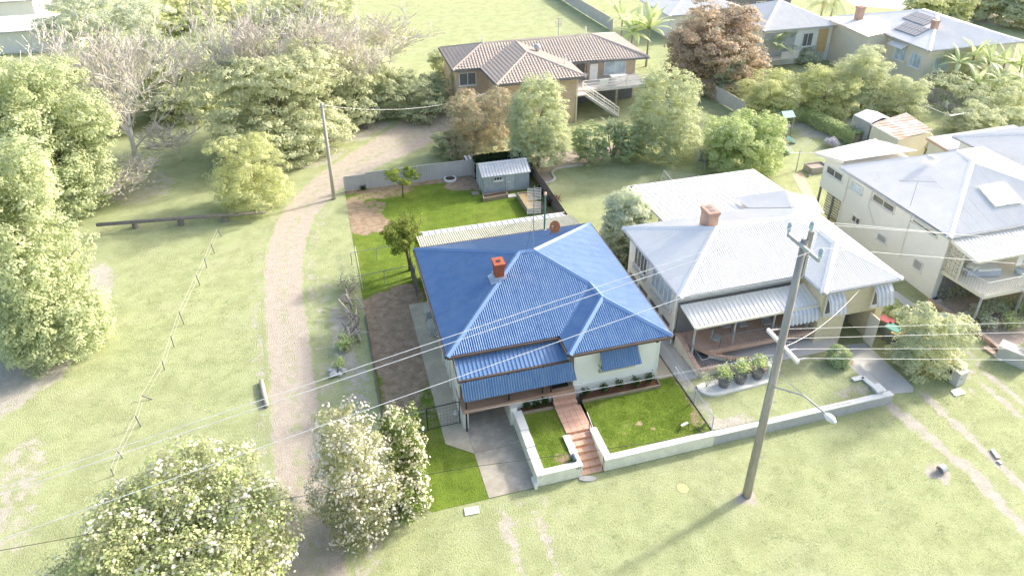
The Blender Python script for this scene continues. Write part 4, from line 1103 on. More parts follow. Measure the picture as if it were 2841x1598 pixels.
# mesh gate beside the verandah
def mesh_gate(label, a, b, h, mat, name='mesh_gate', step=.16, cat='gate', rows=7):
    a, b = V(a), V(b); t = thing(name, label, cat, a); d = b - a; L_ = d.length; u = d.normalized(); z = V((0, 0, 1))
    mb = MB(); mb.tube([a, a + z * h], .025, 6); mb.tube([b, b + z * h], .025, 6); mb.tube([a + z * h, b + z * h], .025, 6); mb.tube([a + z * .08, b + z * .08], .018, 5); mb.build('gate_frame', M[mat], t)
    mb = MB()
    for k in range(1, int(L_ / step)): mb.tube([a + u * k * step + z * .08, a + u * k * step + z * h], .005, 3, False)
    for k in range(1, rows): mb.tube([a + z * h * k / rows, b + z * h * k / rows], .005, 3, False)
    mb.build('wire_mesh', M[mat], t)['kind'] = 'stuff'
    return t
g0, g1 = S(1276.5, 1174, 0), S(1117, 1210, 0)
mesh_gate('tall steel mesh gate across the concrete side path', g0, V((3.0, g0.y - .05, 0)), 1.45, 'black')
mesh_gate('low steel mesh fence panel across the front grass', V((2.9, g0.y - .07, 0)), V((1.1, g0.y - .14, 0)), 1.35, 'steel', 'mesh_fence', .5, 'fence', 3)
sp = props(MB().lathe(S(1265, 1150, .0) + V((0, 0, .05)), [(.05, 0), (.14, .02), (.05, .2), (.02, .26)], 10).build('floodlight', M['whiteplastic']), 'small white floodlight low on the wall by the gate', 'light')

# garden beds in front of the cottage
def bed(label, poly, z0, z1, front, o):
    t = thing('garden_bed', label, 'garden bed', o); MB().prism(poly, z0, z1).build('mulch', M['mulch'], t)
    for a, b in front: MB().beam(V((a[0], a[1], z1 - .07)), V((b[0], b[1], z1 - .07)), .07, .24).build('edging_board', M['timber'], t)
    return t
bed('long bed of dark bark mulch under the weatherboard front wall', [(10.75, 25.1), (14.88, 25.06), (14.9, 25.58), (10.75, 25.6)], .5, .80, [((10.7, 25.07), (14.95, 25.03)), ((14.95, 25.03), (14.97, 25.52))], (12.8, 25.3, .68))
bed('short bed of bark mulch between verandah wall and small lawn', [(7.6, 25.13), (9.15, 25.10), (9.15, 25.46), (7.6, 25.47)], .5, .80, [((7.58, 25.1), (9.18, 25.07))], (8.4, 25.3, .68))
shl = [((10.98, 25.35), 'small glossy green shrub in the bark bed, nearest the landing'), ((11.98, 25.35), 'small glossy shrub in the bark bed, second from the landing'), ((12.78, 25.33), 'upright small shrub in the middle of the long bark bed'),
       ((13.75, 25.33), 'bushy small shrub in the bark bed, second from the wall corner'), ((14.45, 25.33), 'largest small shrub in the bark bed, at the wall corner')]
for i, ((x, y), lb) in enumerate(shl): small_shrub('shrub', lb, (x, y, .80), .22 + .03 * (i > 2), .46 + .08 * (i in (2, 4)), n=300 + 60 * (i > 2), size=.10, group='young shrubs in the front beds')
for i, (x, lb) in enumerate(((7.85, 'small shrub in the short bark bed, nearest the drive'), (8.35, 'small shrub in the middle of the short bark bed'), (8.82, 'small shrub in the short bark bed, nearest the tiled path'))):
    small_shrub('shrub', lb, (x, 25.3, .80), .2, .42, n=260, size=.10, group='young shrubs in the front beds')
bro = thing('rosette_plant', 'bright lime rosette plant in the corner of the large front lawn', 'plant', (15.62, 21.9, .68))
blade_fan(bro, (15.62, 21.9, .70), 16, .42, .12, L['brom'], .5, (.4, 1.2), seed=3)
tw = thing('broken_stool', 'broken white and black folding stool lying on the front lawn', 'stool', (14.75, 22.1, .68)); q0 = V((14.75, 22.1, .70))
mb = MB(); mb.tube([q0 + V((-.35, -.15, 0)), q0 + V((-.1, .1, .16))], .015, 4); mb.tube([q0 + V((.2, -.12, 0)), q0 + V((.33, .12, .2))], .015, 4); mb.tube([q0 + V((0, .35, 0)), q0 + V((0, .1, .2))], .015, 4); mb.build('leg', M['black'], tw)
MB().box(q0 + V((.1, .1, .2)), (.42, .12, .03), .25).build('seat', M['whiteplastic'], tw)
# chain wire fence on the right boundary at the front
def chain_fence(label, pts, h, mat, o, dia=.12):
    t = thing('chain_wire_fence', label, 'fence', o); pts = [V(p) for p in pts]
    for p in pts: MB().tube([p, p + V((0, 0, h + .04))], .028, 6).build('post', M[mat], t)
    mb = MB()
    for a, b in zip(pts[:-1], pts[1:]):
        d = (b - a); L_ = d.length; u = d.normalized(); k = -h
        while k < L_:
            for sgn in (1, -1):
                s0, s1 = (max(k, 0), min(k + h, L_))
                if s1 <= s0: continue
                za, zb = (s0 - k, s1 - k) if sgn > 0 else (h - (s0 - k), h - (s1 - k))
                mb.tube([a + u * s0 + V((0, 0, za)), a + u * s1 + V((0, 0, zb))], .004, 3, False)
            k += dia
    mb.build('wire_mesh', M[mat], t)['kind'] = 'stuff'
    MB().tube([p + V((0, 0, h)) for p in pts], .012, 5).build('rail', M[mat], t)
    return t
chain_fence('chain wire fence between the large front lawn and the brick house', [(16.05, 21.7, .62), (16.06, 23.5, .62), (16.06, 25.4, .62), (16.08, 27.6, .62)], .92, 'pgrey', (16.05, 23, 0))
h1 = props(MB().tube([S(1660 + 1380 * .1553, 1020 - 10 * .1553, .62), S(1660 + 1380 * .1553, 1020 - 10 * .1553, 1.75), S(1660 + 1490 * .1553, 1020 + 150 * .1553, 1.6), S(1660 + 1490 * .1553, 1020 + 150 * .1553, .62)], .03, 6).build('gate_hoop', M['whiteplastic']), 'bent white pipe hoop by the chain wire fence', 'pipe')
MBx = MB(); pts = [(16.0, 36.2), (17.0, 36.4)]
mg = mesh_gate('grey mesh gate beside the rear corner of the cottage', V((16.05, 36.0, 0)), V((16.05, 39.6, 0)), 1.9, 'pgrey', 'side_gate', .3, 'gate', 4)

# ------------------------------------------------------------------ the brick house next door
Zt = .60
mb = MB(); mb.prism([(16.12, 21.6), (26.1, 21.6), (26.1, 26.0), (24.8, 28), (16.12, 36)], .0, Zt - .004); structure('terrace', mb, M['pconc'])
grid_sheet('terrace_lawn', frange(16.14, 25.5, .3), frange(21.6, 25.2, .3), Zt + .006, M['pgrass'], lambda X, Y: ell(X, Y, 17.3, 21.9, 1.4, .5) * .6 + ell(X, Y, 24.5, 22.2, 1.3, .5) * .5 + ell(X, Y, 16.5, 24, .5, 2) * .5)
def z8(x, y, z): return S(1860 + x * .15528, 880 + y * .15528, z)
xe = S(1.10287 * 2216, 1.10287 * 992, .0).x
bw = thing('block_wall', 'grey concrete block street wall in front of the brick house', 'wall', (21, 21.5, 0))
MB().bb((16.03, 21.36, 0), (xe, 21.6, .60)).build('wall_core', M['pgrey'], bw)
blk = MB().bb((-.19, -.02, -.088), (.19, .02, .088)).build('block', M['pblock'], bw, loc=(0, 0, 0)); bme = blk.data; bpy.data.objects.remove(blk)
n = int((xe - 16.05) / .4)
for r in range(3):
    for i in range(n + 1):
        x = 16.23 + i * .4 - (.2 if r % 2 else 0)
        if x + .19 > xe: continue
        o = link('block', bme, bw); o.location = (x - 21, 21.352 - 21.5 + random.uniform(-.004, .004), .1 + r * .19)
for i in range(int((xe - 16.03) / 1.6) + 1):
    x = 16.03 + i * 1.6; MB().bb((x + .01, 21.33, .602), (min(x + 1.59, xe), 21.63, .66)).build('coping', M['coping'], bw)
wb = [S(2300 + x * .21, 800 + y * .21, .6) for x, y in ((620, 1340), (440, 1190), (310, 1220))]
for a, b in zip(wb[:-1], wb[1:]): MB().beam(V((a.x, a.y, .33)), V((b.x, b.y, .33)), .2, .66).build('return_wall', M['pblock'], bw); MB().beam(V((a.x, a.y, .69)), V((b.x, b.y, .69)), .26, .06).build('coping', M['coping'], bw)
q = wb[0]; MB().box((q.x, q.y - .1, .40), (.42, .42, .80)).build('end_pier', M['pblock'], bw); MB().box((q.x, q.y - .1, .83), (.52, .52, .08)).build('coping', M['coping'], bw)

b_ = thing('brick_house', 'cream brick house with white corrugated hip roof and striped window hoods', 'house', (23, 31, 0))
E1 = 4.3
r0, r1 = V((20.9, 31.2, 5.75)), V((26.0, 31.1, 5.75)); bB, bF = V((26.95, 29.9, 5.32)), V((26.95, 28.5, 5.32))
d0, d1, d2, d3, di, db = V((16.85, 27.45, E1)), V((29.45, 25.72, E1)), V((29.45, 34.9, E1)), V((16.85, 34.9, E1)), V((24.4, 27.45, E1)), V((24.4, 25.72, E1))
rf = MB()
for poly in ([d1, d2, r1, bB, bF], [d0, di, bB, r1, r0], [d0, r0, d3], [d3, r0, r1, d2], [db, bF, bB, di], [db, d1, bF]): sheet(rf, poly, .14, .027)
rf = rf.build('roof', M['pwhite'], b_)
for p, q in ((d0, r0), (d3, r0), (r0, r1), (r1, d2), (r1, bB), (bB, bF), (bF, db), (bF, d1)): MB().cap(p + V((0, 0, .05)), q + V((0, 0, .05)), .38, .07).build('ridge_cap', M['pwhite'], rf)
for p, q in ((d0, di), (di, db), (db, d1), (d1, d2), (d3, d0), (d2, d3)):
    MB().beam(p - V((0, 0, .08)), q - V((0, 0, .08)), .12, .12).build('gutter', M['pgrey'], b_)
MB().prism([(16.9, 27.5), (24.45, 27.5), (24.45, 25.78), (29.4, 25.78), (29.4, 34.85), (16.9, 34.85)], E1 - .16, E1 - .13).build('soffit', M['pwall'], b_)
mb = MB(); mb.bb((17.25, 28.2, 1.5), (29.05, 34.5, 4.15)); mb.build('wall', M['pwall'], b_)
mb = MB(); boards(mb, (17.25, 34.5), (17.25, 28.2), 1.5, 4.15, (-1, 0), .2, .025); mb.build('weatherboards', M['pwall'], b_)['kind'] = 'stuff'
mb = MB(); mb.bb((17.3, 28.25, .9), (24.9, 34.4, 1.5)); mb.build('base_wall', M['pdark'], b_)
for y in (28.5, 29.9, 31.4, 32.9, 34.3): MB().bb((17.2, y - .15, .0), (17.32, y + .15, 1.5)).build('pier', M['pwall'], b_)
bw_ = MB(); bw_.bb((24.8, 26.05, 2.15), (29.05, 28.3, 4.15)); bw_.bb((24.8, 26.05, .0), (26.55, 28.3, 2.15)); bw_.bb((28.55, 26.05, .0), (29.05, 28.3, 2.15)); bw_.bb((26.55, 28.05, .0), (28.55, 28.3, 2.15)); bw_.bb((28.95, 28.3, 0), (29.05, 34.5, 1.5))
bw_.build('brick_front', M['pbrick'], b_)
MB().bb((26.58, 27.7, .02), (28.5, 27.78, 2.1)).build('garage_opening_shade', M['pdark'], b_)  # dark panel standing in for shade inside the open garage
MB().bb((28.2, 25.3, .05), (28.28, 26.0, 2.0)).build('gate_leaf', M['pcream'], b_)
window(b_, (17.23, 33.6), (17.23, 31.9), 2.5, 3.95, (-1, 0), M['pwall'], M['pglass'], 3); window(b_, (17.23, 31.2), (17.23, 28.7), 2.5, 3.95, (-1, 0), M['pwall'], M['pglassblue'], 4)
for y0, y1 in ((31.9, 33.6), (28.7, 31.2)):
    mb = MB()
    for k in range(int((y1 - y0) / .12)): mb.bb((17.02, y0 + k * .12, 2.2), (17.2, y0 + k * .12 + .06, 2.34))
    mb.build('slatted_ledge', M['pwall'], b_)
MB().tube([(17.12, 28.15, .6), (17.05, 28.0, 4.1)], .055, 6).build('downpipe', M['pwhite'], b_)
def striped_hood(parent, x0, x1, y, z0, z1, dep):
    h = MB(); h2 = MB(); n = max(4, int((x1 - x0) / .12)); w = (x1 - x0) / n
    for i in range(n):
        m_ = h if i % 2 else h2; xa, xb = x0 + i * w, x0 + (i + 1) * w
        prof = [(y, z1), (y - dep * .6, z1 - (z1 - z0) * .35), (y - dep * .95, z0 + .12), (y - dep, z0)]
        lift = .02 if i % 2 else 0
        for (ya, za), (yb, zb) in zip(prof[:-1], prof[1:]): m_.face((xa, ya, za + lift), (xb, ya, za + lift), (xb, yb, zb + lift), (xa, yb, zb + lift))
        if i % 2: m_.face((xa, prof[-1][0], z0 + lift), (xb, prof[-1][0], z0 + lift), (xb, prof[-1][0] - .01, z0 - .07), (xa, prof[-1][0] - .01, z0 - .07))
    a = h.build('striped_hood', M['pstripe'], parent); h2.build('stripes', M['pstripe2'], a); return a
window(b_, (28.0, 26.03), (28.85, 26.03), 2.5, 3.9, (0, -1), M['pwall'], M['pglass'], 0); window(b_, (24.95, 26.03), (25.75, 26.03), 2.5, 3.9, (0, -1), M['pwall'], M['pglass'], 0)
striped_hood(b_, 27.85, 29.0, 26.0, 2.9, 3.95, .62); striped_hood(b_, 24.85, 25.9, 26.0, 2.9, 3.95, .62); striped_hood(b_, 22.6, 24.7, 26.2, 2.35, 3.05, .35)
mb = MB(); mb.box((27.1, 26.0, 3.95), (.5, .06, .16)); mb.tube([(26.8, 25.99, 3.9), (26.7, 25.98, 4.1)], .02, 4); mb.build('service_bracket', M['pdark'], b_)
mb = MB(); sheet(mb, [(17.12, 27.72, 3.52), (25.2, 27.72, 3.52), (25.5, 26.28, 3.1), (17.32, 26.28, 3.1)], .27, .045, 'pan'); mb.build('verandah_roof', M['pwhite'], b_)
MB().beam((17.3, 26.22, 3.05), (25.5, 26.22, 3.05), .12, .11).build('gutter', M['pcream'], b_); MB().beam((17.2, 27.72, 3.46), (17.3, 26.22, 3.04), .06, .14).build('barge_board', M['pwall'], b_)
dz = 1.35
k0 = z8(690, 625, dz); k1 = z8(1900, 340, dz)
MB().prism([(k0.x, k0.y), (24.8, k0.y), (24.8, 28.2), (17.3, 28.2), (17.3, 27.3), (k0.x - .9, 27.3)], dz - .22, dz).build('deck_slab', M['pterra'], b_)
x = k0.x
while x < 24.6:
    MB().bb((x + .006, k0.y - .025, dz + .004), (min(x + .29, 24.78), k0.y + .22, dz + .03)).build('edge_tile', M['pterra'], b_); x += .3
for x in (17.4, 19.8, 22.2, 24.4): MB().bb((x - .04, 26.35, Zt if x < 19 else dz), (x + .04, 26.43, 3.05)).build('post', M['pgrey'], b_)
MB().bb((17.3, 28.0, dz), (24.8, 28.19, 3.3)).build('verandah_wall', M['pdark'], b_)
bal = thing('balustrade', 'thin dark iron balustrade along the tiled verandah edge of the brick house', 'balustrade', (k0.x, k0.y, dz))
mb = MB(); mb.tube([(k0.x + .1, k0.y + .1, dz + .85), (24.7, k0.y + .1, dz + .85)], .018, 5); mb.build('rail', M['pdark'], bal)
mb = MB(); x = k0.x + .1
while x < 24.7: mb.tube([(x, k0.y + .1, dz), (x, k0.y + .1, dz + .85)], .009, 4); x += .14
mb.build('baluster', M['pdark'], bal)['kind'] = 'stuff'
# white pan roof at the rear and the rear wing
mb = MB(); sheet(mb, [(19.9, 35.0, 4.02), (30.0, 35.0, 4.02), (30.1, 41.3, 3.45), (20.1, 41.3, 3.45)], .42, .05, 'pan'); mb.build('rear_roof', M['pwhite'], b_)
MB().beam((19.88, 35.0, 3.93), (20.08, 41.3, 3.36), .06, .2).build('barge_board', M['pgreyroof'], b_); MB().beam((20.05, 41.35, 3.37), (30.1, 41.35, 3.37), .1, .12).build('gutter', M['pgrey'], b_)
for p in ((20.3, 36.2), (20.3, 40.9), (24.5, 40.9), (29.8, 40.9)): MB().bb((p[0] - .06, p[1] - .06, 0), (p[0] + .06, p[1] + .06, 3.4)).build('post', M['pgrey'], b_)
MB().bb((20.9, 34.6, 0), (29.4, 38.0, 3.4)).build('rear_wall', M['pcream'], b_)
w0, w1 = G(1850, 497, 4.25), G(1883, 526, 4.25); w2, w3 = G(1975, 481, 5.0), G(1998, 522, 5.0)
mb = MB(); sheet(mb, [w0, w1, w3, w2], .13, .024); sheet(mb, [w2, w3, w3 + V((2.4, 0, -.8)), w2 + V((2.4, 0, -.8))], .13, .024); sheet(mb, [w0 + V((0, 0, .01)), w2 + V((0, .01, 0)), w2 + V((2.4, 0, -.8))], .13, .024); wing = mb.build('wing_roof', M['pwhite'], b_)
MB().cap(w2 + V((0, 0, .05)), w3 + V((0, 0, .05)), .34, .06).build('ridge_cap', M['pwhite'], wing); MB().cap(w0 + V((0, 0, .05)), w2 + V((0, 0, .05)), .34, .06).build('ridge_cap', M['pwhite'], wing)
cq = G(1782, 565, 5.45)
chimney(b_, cq, .62, .95, 5.0, 6.5, M['pchim'], 2)
a2 = G(1710, 552, 4.15)
def yagi(label, base, h, ln, mat, rot, n=9, vertical=False):
    base = V(base); t = thing('tv_antenna', label, 'antenna', base); MB().tube([base, base + V((0, 0, h))], .02, 5).build('mast', M[mat], t)
    mb = MB(); d = V((math.cos(rot), math.sin(rot), 0)); s = V((-d.y, d.x, 0)) if not vertical else V((0, 0, 1)); top = base + V((0, 0, h))
    mb.tube([top - d * ln / 2, top + d * ln / 2], .018, 5); mb.build('boom', M[mat], t); mb = MB()
    for k in range(n):
        l = ln * (.12 + .32 * k / n); p = top + d * ln * (-.48 + .96 * k / (n - 1)); mb.tube([p - s * l, p + s * l], .01, 4)
    mb.build('element', M[mat], t); return t
yagi('small upright television antenna on the back slope of the brick house roof', a2, 1.7, .8, 'pgrey', .4, 6, True)

# ramp, gravel bed, pots
rp = thing('entry_ramp', 'walled entry ramp with terracotta capping and black iron rails', 'ramp', z8(520, 950, .6))
lft = [z8(120, 290, 1.55), z8(250, 480, 1.45), z8(390, 745, 1.15), z8(520, 950, 1.0)]; frt = [z8(520, 950, 1.0), z8(800, 885, 1.0), z8(1200, 900, .9), z8(1740, 912, .75)]
inner = [z8(400, 330, 1.4), z8(680, 640, 1.1), z8(1000, 730, 1.0), z8(1450, 750, .9)]
mb = MB(); mb.face(*[V((p.x, p.y, .86)) for p in (lft[0], lft[2], lft[3], frt[1], frt[3], inner[3], inner[1], inner[0])]); mb.build('ramp_floor', M['pdark'], rp)
for line in (lft, frt, inner[1:]):
    for a, b in zip(line[:-1], line[1:]):
        L_ = (b - a).length; k = max(1, int(L_ / .38))
        MB().beam(V((a.x, a.y, (a.z + Zt) / 2)), V((b.x, b.y, (b.z + Zt) / 2)), .2, max(.1, min(a.z, b.z) - Zt)).build('ramp_wall', M['pcream'], rp)
        for i in range(k): MB().beam(a.lerp(b, (i + .03) / k) + V((0, 0, .03)), a.lerp(b, (i + .97) / k) + V((0, 0, .03)), .26, .06).build('capping_tile', M['pterra'], rp)
def rail_line(parent, line, h, mat):
    mb = MB(); mb.tube([p + V((0, 0, h)) for p in line], .02, 5); mb.build('rail', M[mat], parent); mb = MB()
    for a, b in zip(line[:-1], line[1:]):
        k = max(1, int((b - a).length / .16))
        for i in range(k): p = a.lerp(b, i / k); mb.tube([p, p + V((0, 0, h))], .009, 4)
    mb.build('baluster', M[mat], parent)['kind'] = 'stuff'
rail_line(rp, lft[1:], .75, 'pdark'); rail_line(rp, frt, .7, 'pdark')
gb = thing('gravel_bed', 'curved bed of white pebbles with a pale kerb below the entry ramp', 'garden bed', z8(1100, 1200, Zt))
out_ = curve3([z8(490, 1235, Zt), z8(540, 1330, Zt), z8(680, 1390, Zt), z8(860, 1385, Zt), z8(1100, 1325, Zt), z8(1450, 1240, Zt), z8(1790, 1150, Zt)], 6)
inn_ = [z8(1850, 970, Zt), z8(1500, 1005, Zt), z8(1100, 1080, Zt), z8(800, 1130, Zt), z8(530, 1190, Zt)]
MB().prism([(p.x, p.y) for p in out_] + [(p.x, p.y) for p in inn_], Zt, Zt + .06).build('pebbles', M['pgravel'], gb)['kind'] = 'stuff'
for a, b in zip(out_[:-1], out_[1:]): MB().beam(a.lerp(b, .02) + V((0, 0, .05)), a.lerp(b, .98) + V((0, 0, .05)), .17, .14).build('kerb', M['coping'], gb)
def pot_tree(label, b, h, cw, n=420, leaf='lime'):
    t = thing('potted_tree', label, 'potted tree', b, 'potted trees on the white pebbles'); MB().lathe(b, [(.24, 0), (.32, .40), (.34, .42), (.30, .42), (.29, .34)], 14).build('pot', M['pot'], t, True)
    MB().lathe(b, [(.285, .3), (.28, .36), (0, .37)], 12).build('soil', M['pdark'], t)
    MB().tube([b + V((0, 0, .3)), b + V((.05, 0, h * .6)), b + V((.02, .03, h))], [.02, .015, .01], 5).build('trunk', M['pbark'], t)
    pos = np.array(b + V((0, 0, h))) + RNG.normal(size=(n, 3)) * np.array([cw, cw, cw * .7]) * .8; leaf_mesh('crown', pos, unit(n) * .5 + np.array([0, 0, .5]), .13, L[leaf], t, 1.8)
pot_tree('potted tree in black pot on white pebbles, nearest the ramp corner', z8(945, 1215, Zt + .06), .95, .24); pot_tree('potted tree in black pot in the middle of the white pebbles', z8(1240, 1150, Zt + .06), 1.05, .26); pot_tree('potted tree in black pot next to the white pedestal', z8(1545, 1065, Zt + .06), 1.1, .26)
ep = z8(1150, 1030, Zt + .02); po = props(MB().lathe(ep, [(.22, 0), (.3, .38), (.32, .4), (.27, .4), (.26, .3)], 14).build('plant_pot', M['pot'], smooth=True), 'empty black plant pot behind the potted trees', 'pot')
small_shrub('shrub', 'straggly half bare shrub at the end of the white pebble bed', z8(640, 1240, Zt + .06), .35, 1.0, 'pale', 160, .10)
pd = z8(1770, 1045, Zt); ped = thing('pedestal', 'white flared garden pedestal at the end of the entry ramp', 'pedestal', pd)
MB().lathe(pd, [(.26, 0), (.26, .06), (.17, .16), (.14, .6), (.16, .62)], 8).build('column', M['coping'], ped); MB().lathe(pd + V((0, 0, .62)), [(.17, 0), (.26, .08), (.27, .18), (.16, .19), (.15, .12)], 8).build('basin', M['coping'], ped)
# verandah furniture
def chair(label, b, rz, group='chairs on the brick house verandah'):
    t = thing('chair', label, 'chair', b, group); b = V(b); m = Matrix.Rotation(rz, 3, 'Z'); P = lambda x, y, z: b + m @ V((x, y, z))
    for x in (-.24, .24): MB().tube([P(x, -.22, 0), P(x, -.2, .62)], .018, 5).build('leg', M['pdark'], t); MB().tube([P(x, .24, 0), P(x, .2, .45), P(x, .32, .95)], .018, 5).build('leg', M['pdark'], t); MB().tube([P(x, -.2, .62), P(x, .22, .64)], .02, 5).build('arm', M['pdark'], t)
    MB().box(P(0, 0, .42), (.48, .46, .05), rz).build('seat', M['pgrey'], t); MB().box(P(0, .27, .70), (.46, .04, .5), rz).build('backrest', M['pgrey'], t)
chair('striped outdoor chair at the verandah corner of the brick house', z8(810, 480, dz), .9); chair('grey outdoor chair under the white verandah roof, nearest the wall end', z8(960, 240, dz), 0.1); chair('grey outdoor chair under the white verandah roof, middle of three', z8(1260, 225, dz), -.1)
chair('grey outdoor chair under the white verandah roof, furthest along', z8(1700, 190, dz), -.2)

# drive of the brick house, planter, bins and shrubs
def z7(x, y, z=0.0): return S(2300 + x * .21, 800 + y * .21, z)
mb = MB(); mb.face(*[z7(x, y, .02) for x, y in ((700, 1400), (1110, 1370), (1112, 1300), (960, 1150), (470, 720), (60, 760), (310, 1010), (350, 1190), (460, 1180), (640, 1350))]); structure('driveway', mb, M['pconc'])
pl = thing('brick_planter', 'brick planter with a clipped round shrub beside the sloping drive', 'planter', z7(200, 1060))
pq = [z7(105, 1080, .55), z7(310, 1010, .55), z7(240, 900, .55), z7(0, 960, .55)]
mb = MB(); mb.prism([(p.x, p.y) for p in pq], 0, .55); mb.build('planter_wall', M['pchim'], pl)
for a, b in zip(pq, pq[1:] + pq[:1]):
    k = max(2, int((b - a).length / .3))
    for i in range(k): MB().beam(a.lerp(b, (i + .04) / k) + V((0, 0, .02)), a.lerp(b, (i + .96) / k) + V((0, 0, .02)), .2, .07).build('brick', M['pterra'], pl)
for i in range(3):
    a = z7(130 + i * 70, 1120 + i * 30, .0); MB().box((a.x + .2, a.y + .1, .28 - i * .07), (.55, .5, .5 - i * .14), .1).build('step', M['pterra'], pl)
tree('round_shrub', 'clipped round green shrub growing in the brick planter', 'shrub', V((sum(p.x for p in pq) / 4, sum(p.y for p in pq) / 4, .5)), (2080, 2144, 868, 922), 'ball', 4200, .12, 7, .05, clump=.12, dense=True)
def bin_(label, b, lid, s=1.0, rz=0):
    t = thing('wheelie_bin', label, 'bin', b, 'wheelie bins beside the brick house'); b = V(b)
    mb = MB(); w0, w1 = .21 * s, .28 * s; m = Matrix.Rotation(rz, 3, 'Z')
    vs = [b + m @ V((x * (w0 if z < .5 else w1), y * (w0 if z < .5 else w1) * 1.15, .05 if z < .5 else .92 * s)) for z in (0, 1) for x, y in ((-1, -1), (1, -1), (1, 1), (-1, 1))]
    mb.add(vs, [(3, 2, 1, 0), (4, 5, 6, 7), (0, 1, 5, 4), (1, 2, 6, 5), (2, 3, 7, 6), (3, 0, 4, 7)]); mb.build('bin_body', M['pbin'], t)
    mb = MB(); mb.box(b + V((0, 0, .96 * s)), (.62 * s, .72 * s, .08), rz); mb.box(b + m @ V((0, -.38 * s, .94 * s)), (.5 * s, .1, .05), rz); mb.build('lid', M[lid], t)
    for x in (-.22, .22): MB().tube([b + m @ V((x * s - .03, .3 * s, .1)), b + m @ V((x * s + .03, .3 * s, .1))], .1, 10).build('wheel', M['pdark'], t)
def topoint(x, y, z): p = z7(x, y, z); return V((p.x, p.y, 0))
bin_('wheelie bin with a pale red lid at the corner of the brick house', topoint(760, 410, .97), 'pred', 1.0, .5); bin_('wheelie bin with a green lid beside the big leafy shrub', topoint(850, 515, .97), 'pgreen', 1.0, .4); bin_('wheelie bin with a yellow lid half hidden behind the green lid', topoint(925, 590, .9), 'pyellow', .95, .5)
bin_('wheelie bin with a yellow lid tucked behind the brick letterbox pillar', topoint(1705, 985, .97), 'pyellow', 1.0, .5)
lp = thing('letterbox_pillar', 'stone letterbox pillar with a pale cap by the leafy shrub', 'letterbox', z7(1690, 1290)); c = z7(1690, 1265)
MB().box(c + V((.05, .1, .42)), (.62, .46, .84), .15).build('pillar', M['pblock'], lp); MB().box(c + V((.05, .1, .87)), (.74, .56, .07), .15).build('pillar_cap', M['pconc'], lp); MB().box(c + V((-.05, -.14, .5)), (.24, .03, .05), .15).build('slot', M['pdark'], lp)
slab('white concrete pit lid on the grass in front of the stone letterbox', [z7(1680, 1425, .05), z7(1810, 1380, .05), z7(1735, 1315, .05), z7(1605, 1355, .05)], .06, 'coping', 'pit_lid', 'lid')
slab('grey paver on the grass beside the low brick edging', [z7(1665, 495, .05), z7(1735, 465, .05), z7(1670, 415, .05), z7(1600, 445, .05)], .06, 'pconc', 'paver', 'paver')
slab('small stack of brick pavers beside the low brick wall', [z7(2170, 880, .05), z7(2225, 860, .05), z7(2100, 755, .05), z7(2030, 785, .05)], .1, 'pterra', 'paver', 'paver')
slab('white slab lying next to the stack of brick pavers', [z7(2265, 960, .05), z7(2345, 935, .05), z7(2240, 845, .05), z7(2165, 875, .05)], .1, 'coping', 'slab', 'slab')
props(MB().lathe(z7(1525, 370, 0), [(.2, 0), (.24, .12), (.2, .2), (0, .24)], 12).build('basin', M['pglassblue'], smooth=True), 'upturned pale blue basin lying on the grass', 'basin')
slab('white concrete pit lid on the grass verge near the drive', [G(1170, 1296, .05), G(1206, 1289, .05), G(1203, 1271, .05), G(1168, 1277, .05)], .05, 'coping', 'pit_lid', 'lid')
slab('rounded grey concrete slab at the foot of the tiled steps', [G(1470 + 22 * math.cos(a) + 8, 1203 + 7 * math.sin(a), .03) for a in np.linspace(0, 2 * PI, 14)[:-1]], .04, 'pconc', 'slab', 'slab')
slab('pale slab on the grass below the leafy shrub', [G(2400, 995, .05), G(2430, 990, .05), G(2412, 976, .05), G(2393, 980, .05)], .05, 'coping', 'slab', 'slab')
# ------------------------------------------------------------------ the tall white house on the right
def ATX(x, y, X):
    d = ray(x / _K, y / _K); return EYE + d * (X / d.x)
def z6(x, y): return (2240 + x * .2333, 380 + y * .2333)
def z77(x, y, z): return S(2440 + x * .15567, 640 + y * .15567, z)
w_ = thing('white_house', 'tall white weatherboard house with pale iron hip roof and deep front deck', 'house', (39, 33, 0))
E2 = 4.8
f0, f1, f2, f3 = V((34.4, 27.9, E2)), V((46.6, 27.9, E2)), V((46.6, 37.6, E2)), V((34.35, 37.6, E2)); p0, p1 = V((40.4, 33.0, 6.6)), V((40.6, 34.5, 6.6))
rf = MB()
for poly in ([f0, f1, p0], [f1, f2, p1, p0], [f2, f3, p1], [f3, f0, p0, p1]): sheet(rf, poly, .14, .025)
rf = rf.build('roof', M['pgreyroof'], w_)
for a, b in ((f0, p0), (f1, p0), (p0, p1), (f2, p1), (f3, p1)): MB().cap(a + V((0, 0, .05)), b + V((0, 0, .05)), .36, .07).build('ridge_cap', M['pwhite'], rf)
for a, b in ((f0, f1), (f3, f0)): MB().beam(a - V((0, 0, .08)), b - V((0, 0, .08)), .13, .12).build('gutter', M['pgrey'], w_)
MB().bb((34.5, 28.0, E2 - .17), (46.5, 37.5, E2 - .13)).build('soffit', M['pwall'], w_)
MB().bb((34.97, 28.25, 0), (46.0, 37.3, E2 - .18)).build('wall', M['pwall'], w_)
mb = MB(); boards(mb, (34.97, 37.3), (34.97, 28.25), .05, E2 - .18, (-1, 0), .16, .022); boards(mb, (34.97, 28.25), (46, 28.25), .05, E2 - .18, (0, -1), .16, .022); mb.build('weatherboards', M['pwall'], w_)['kind'] = 'stuff'
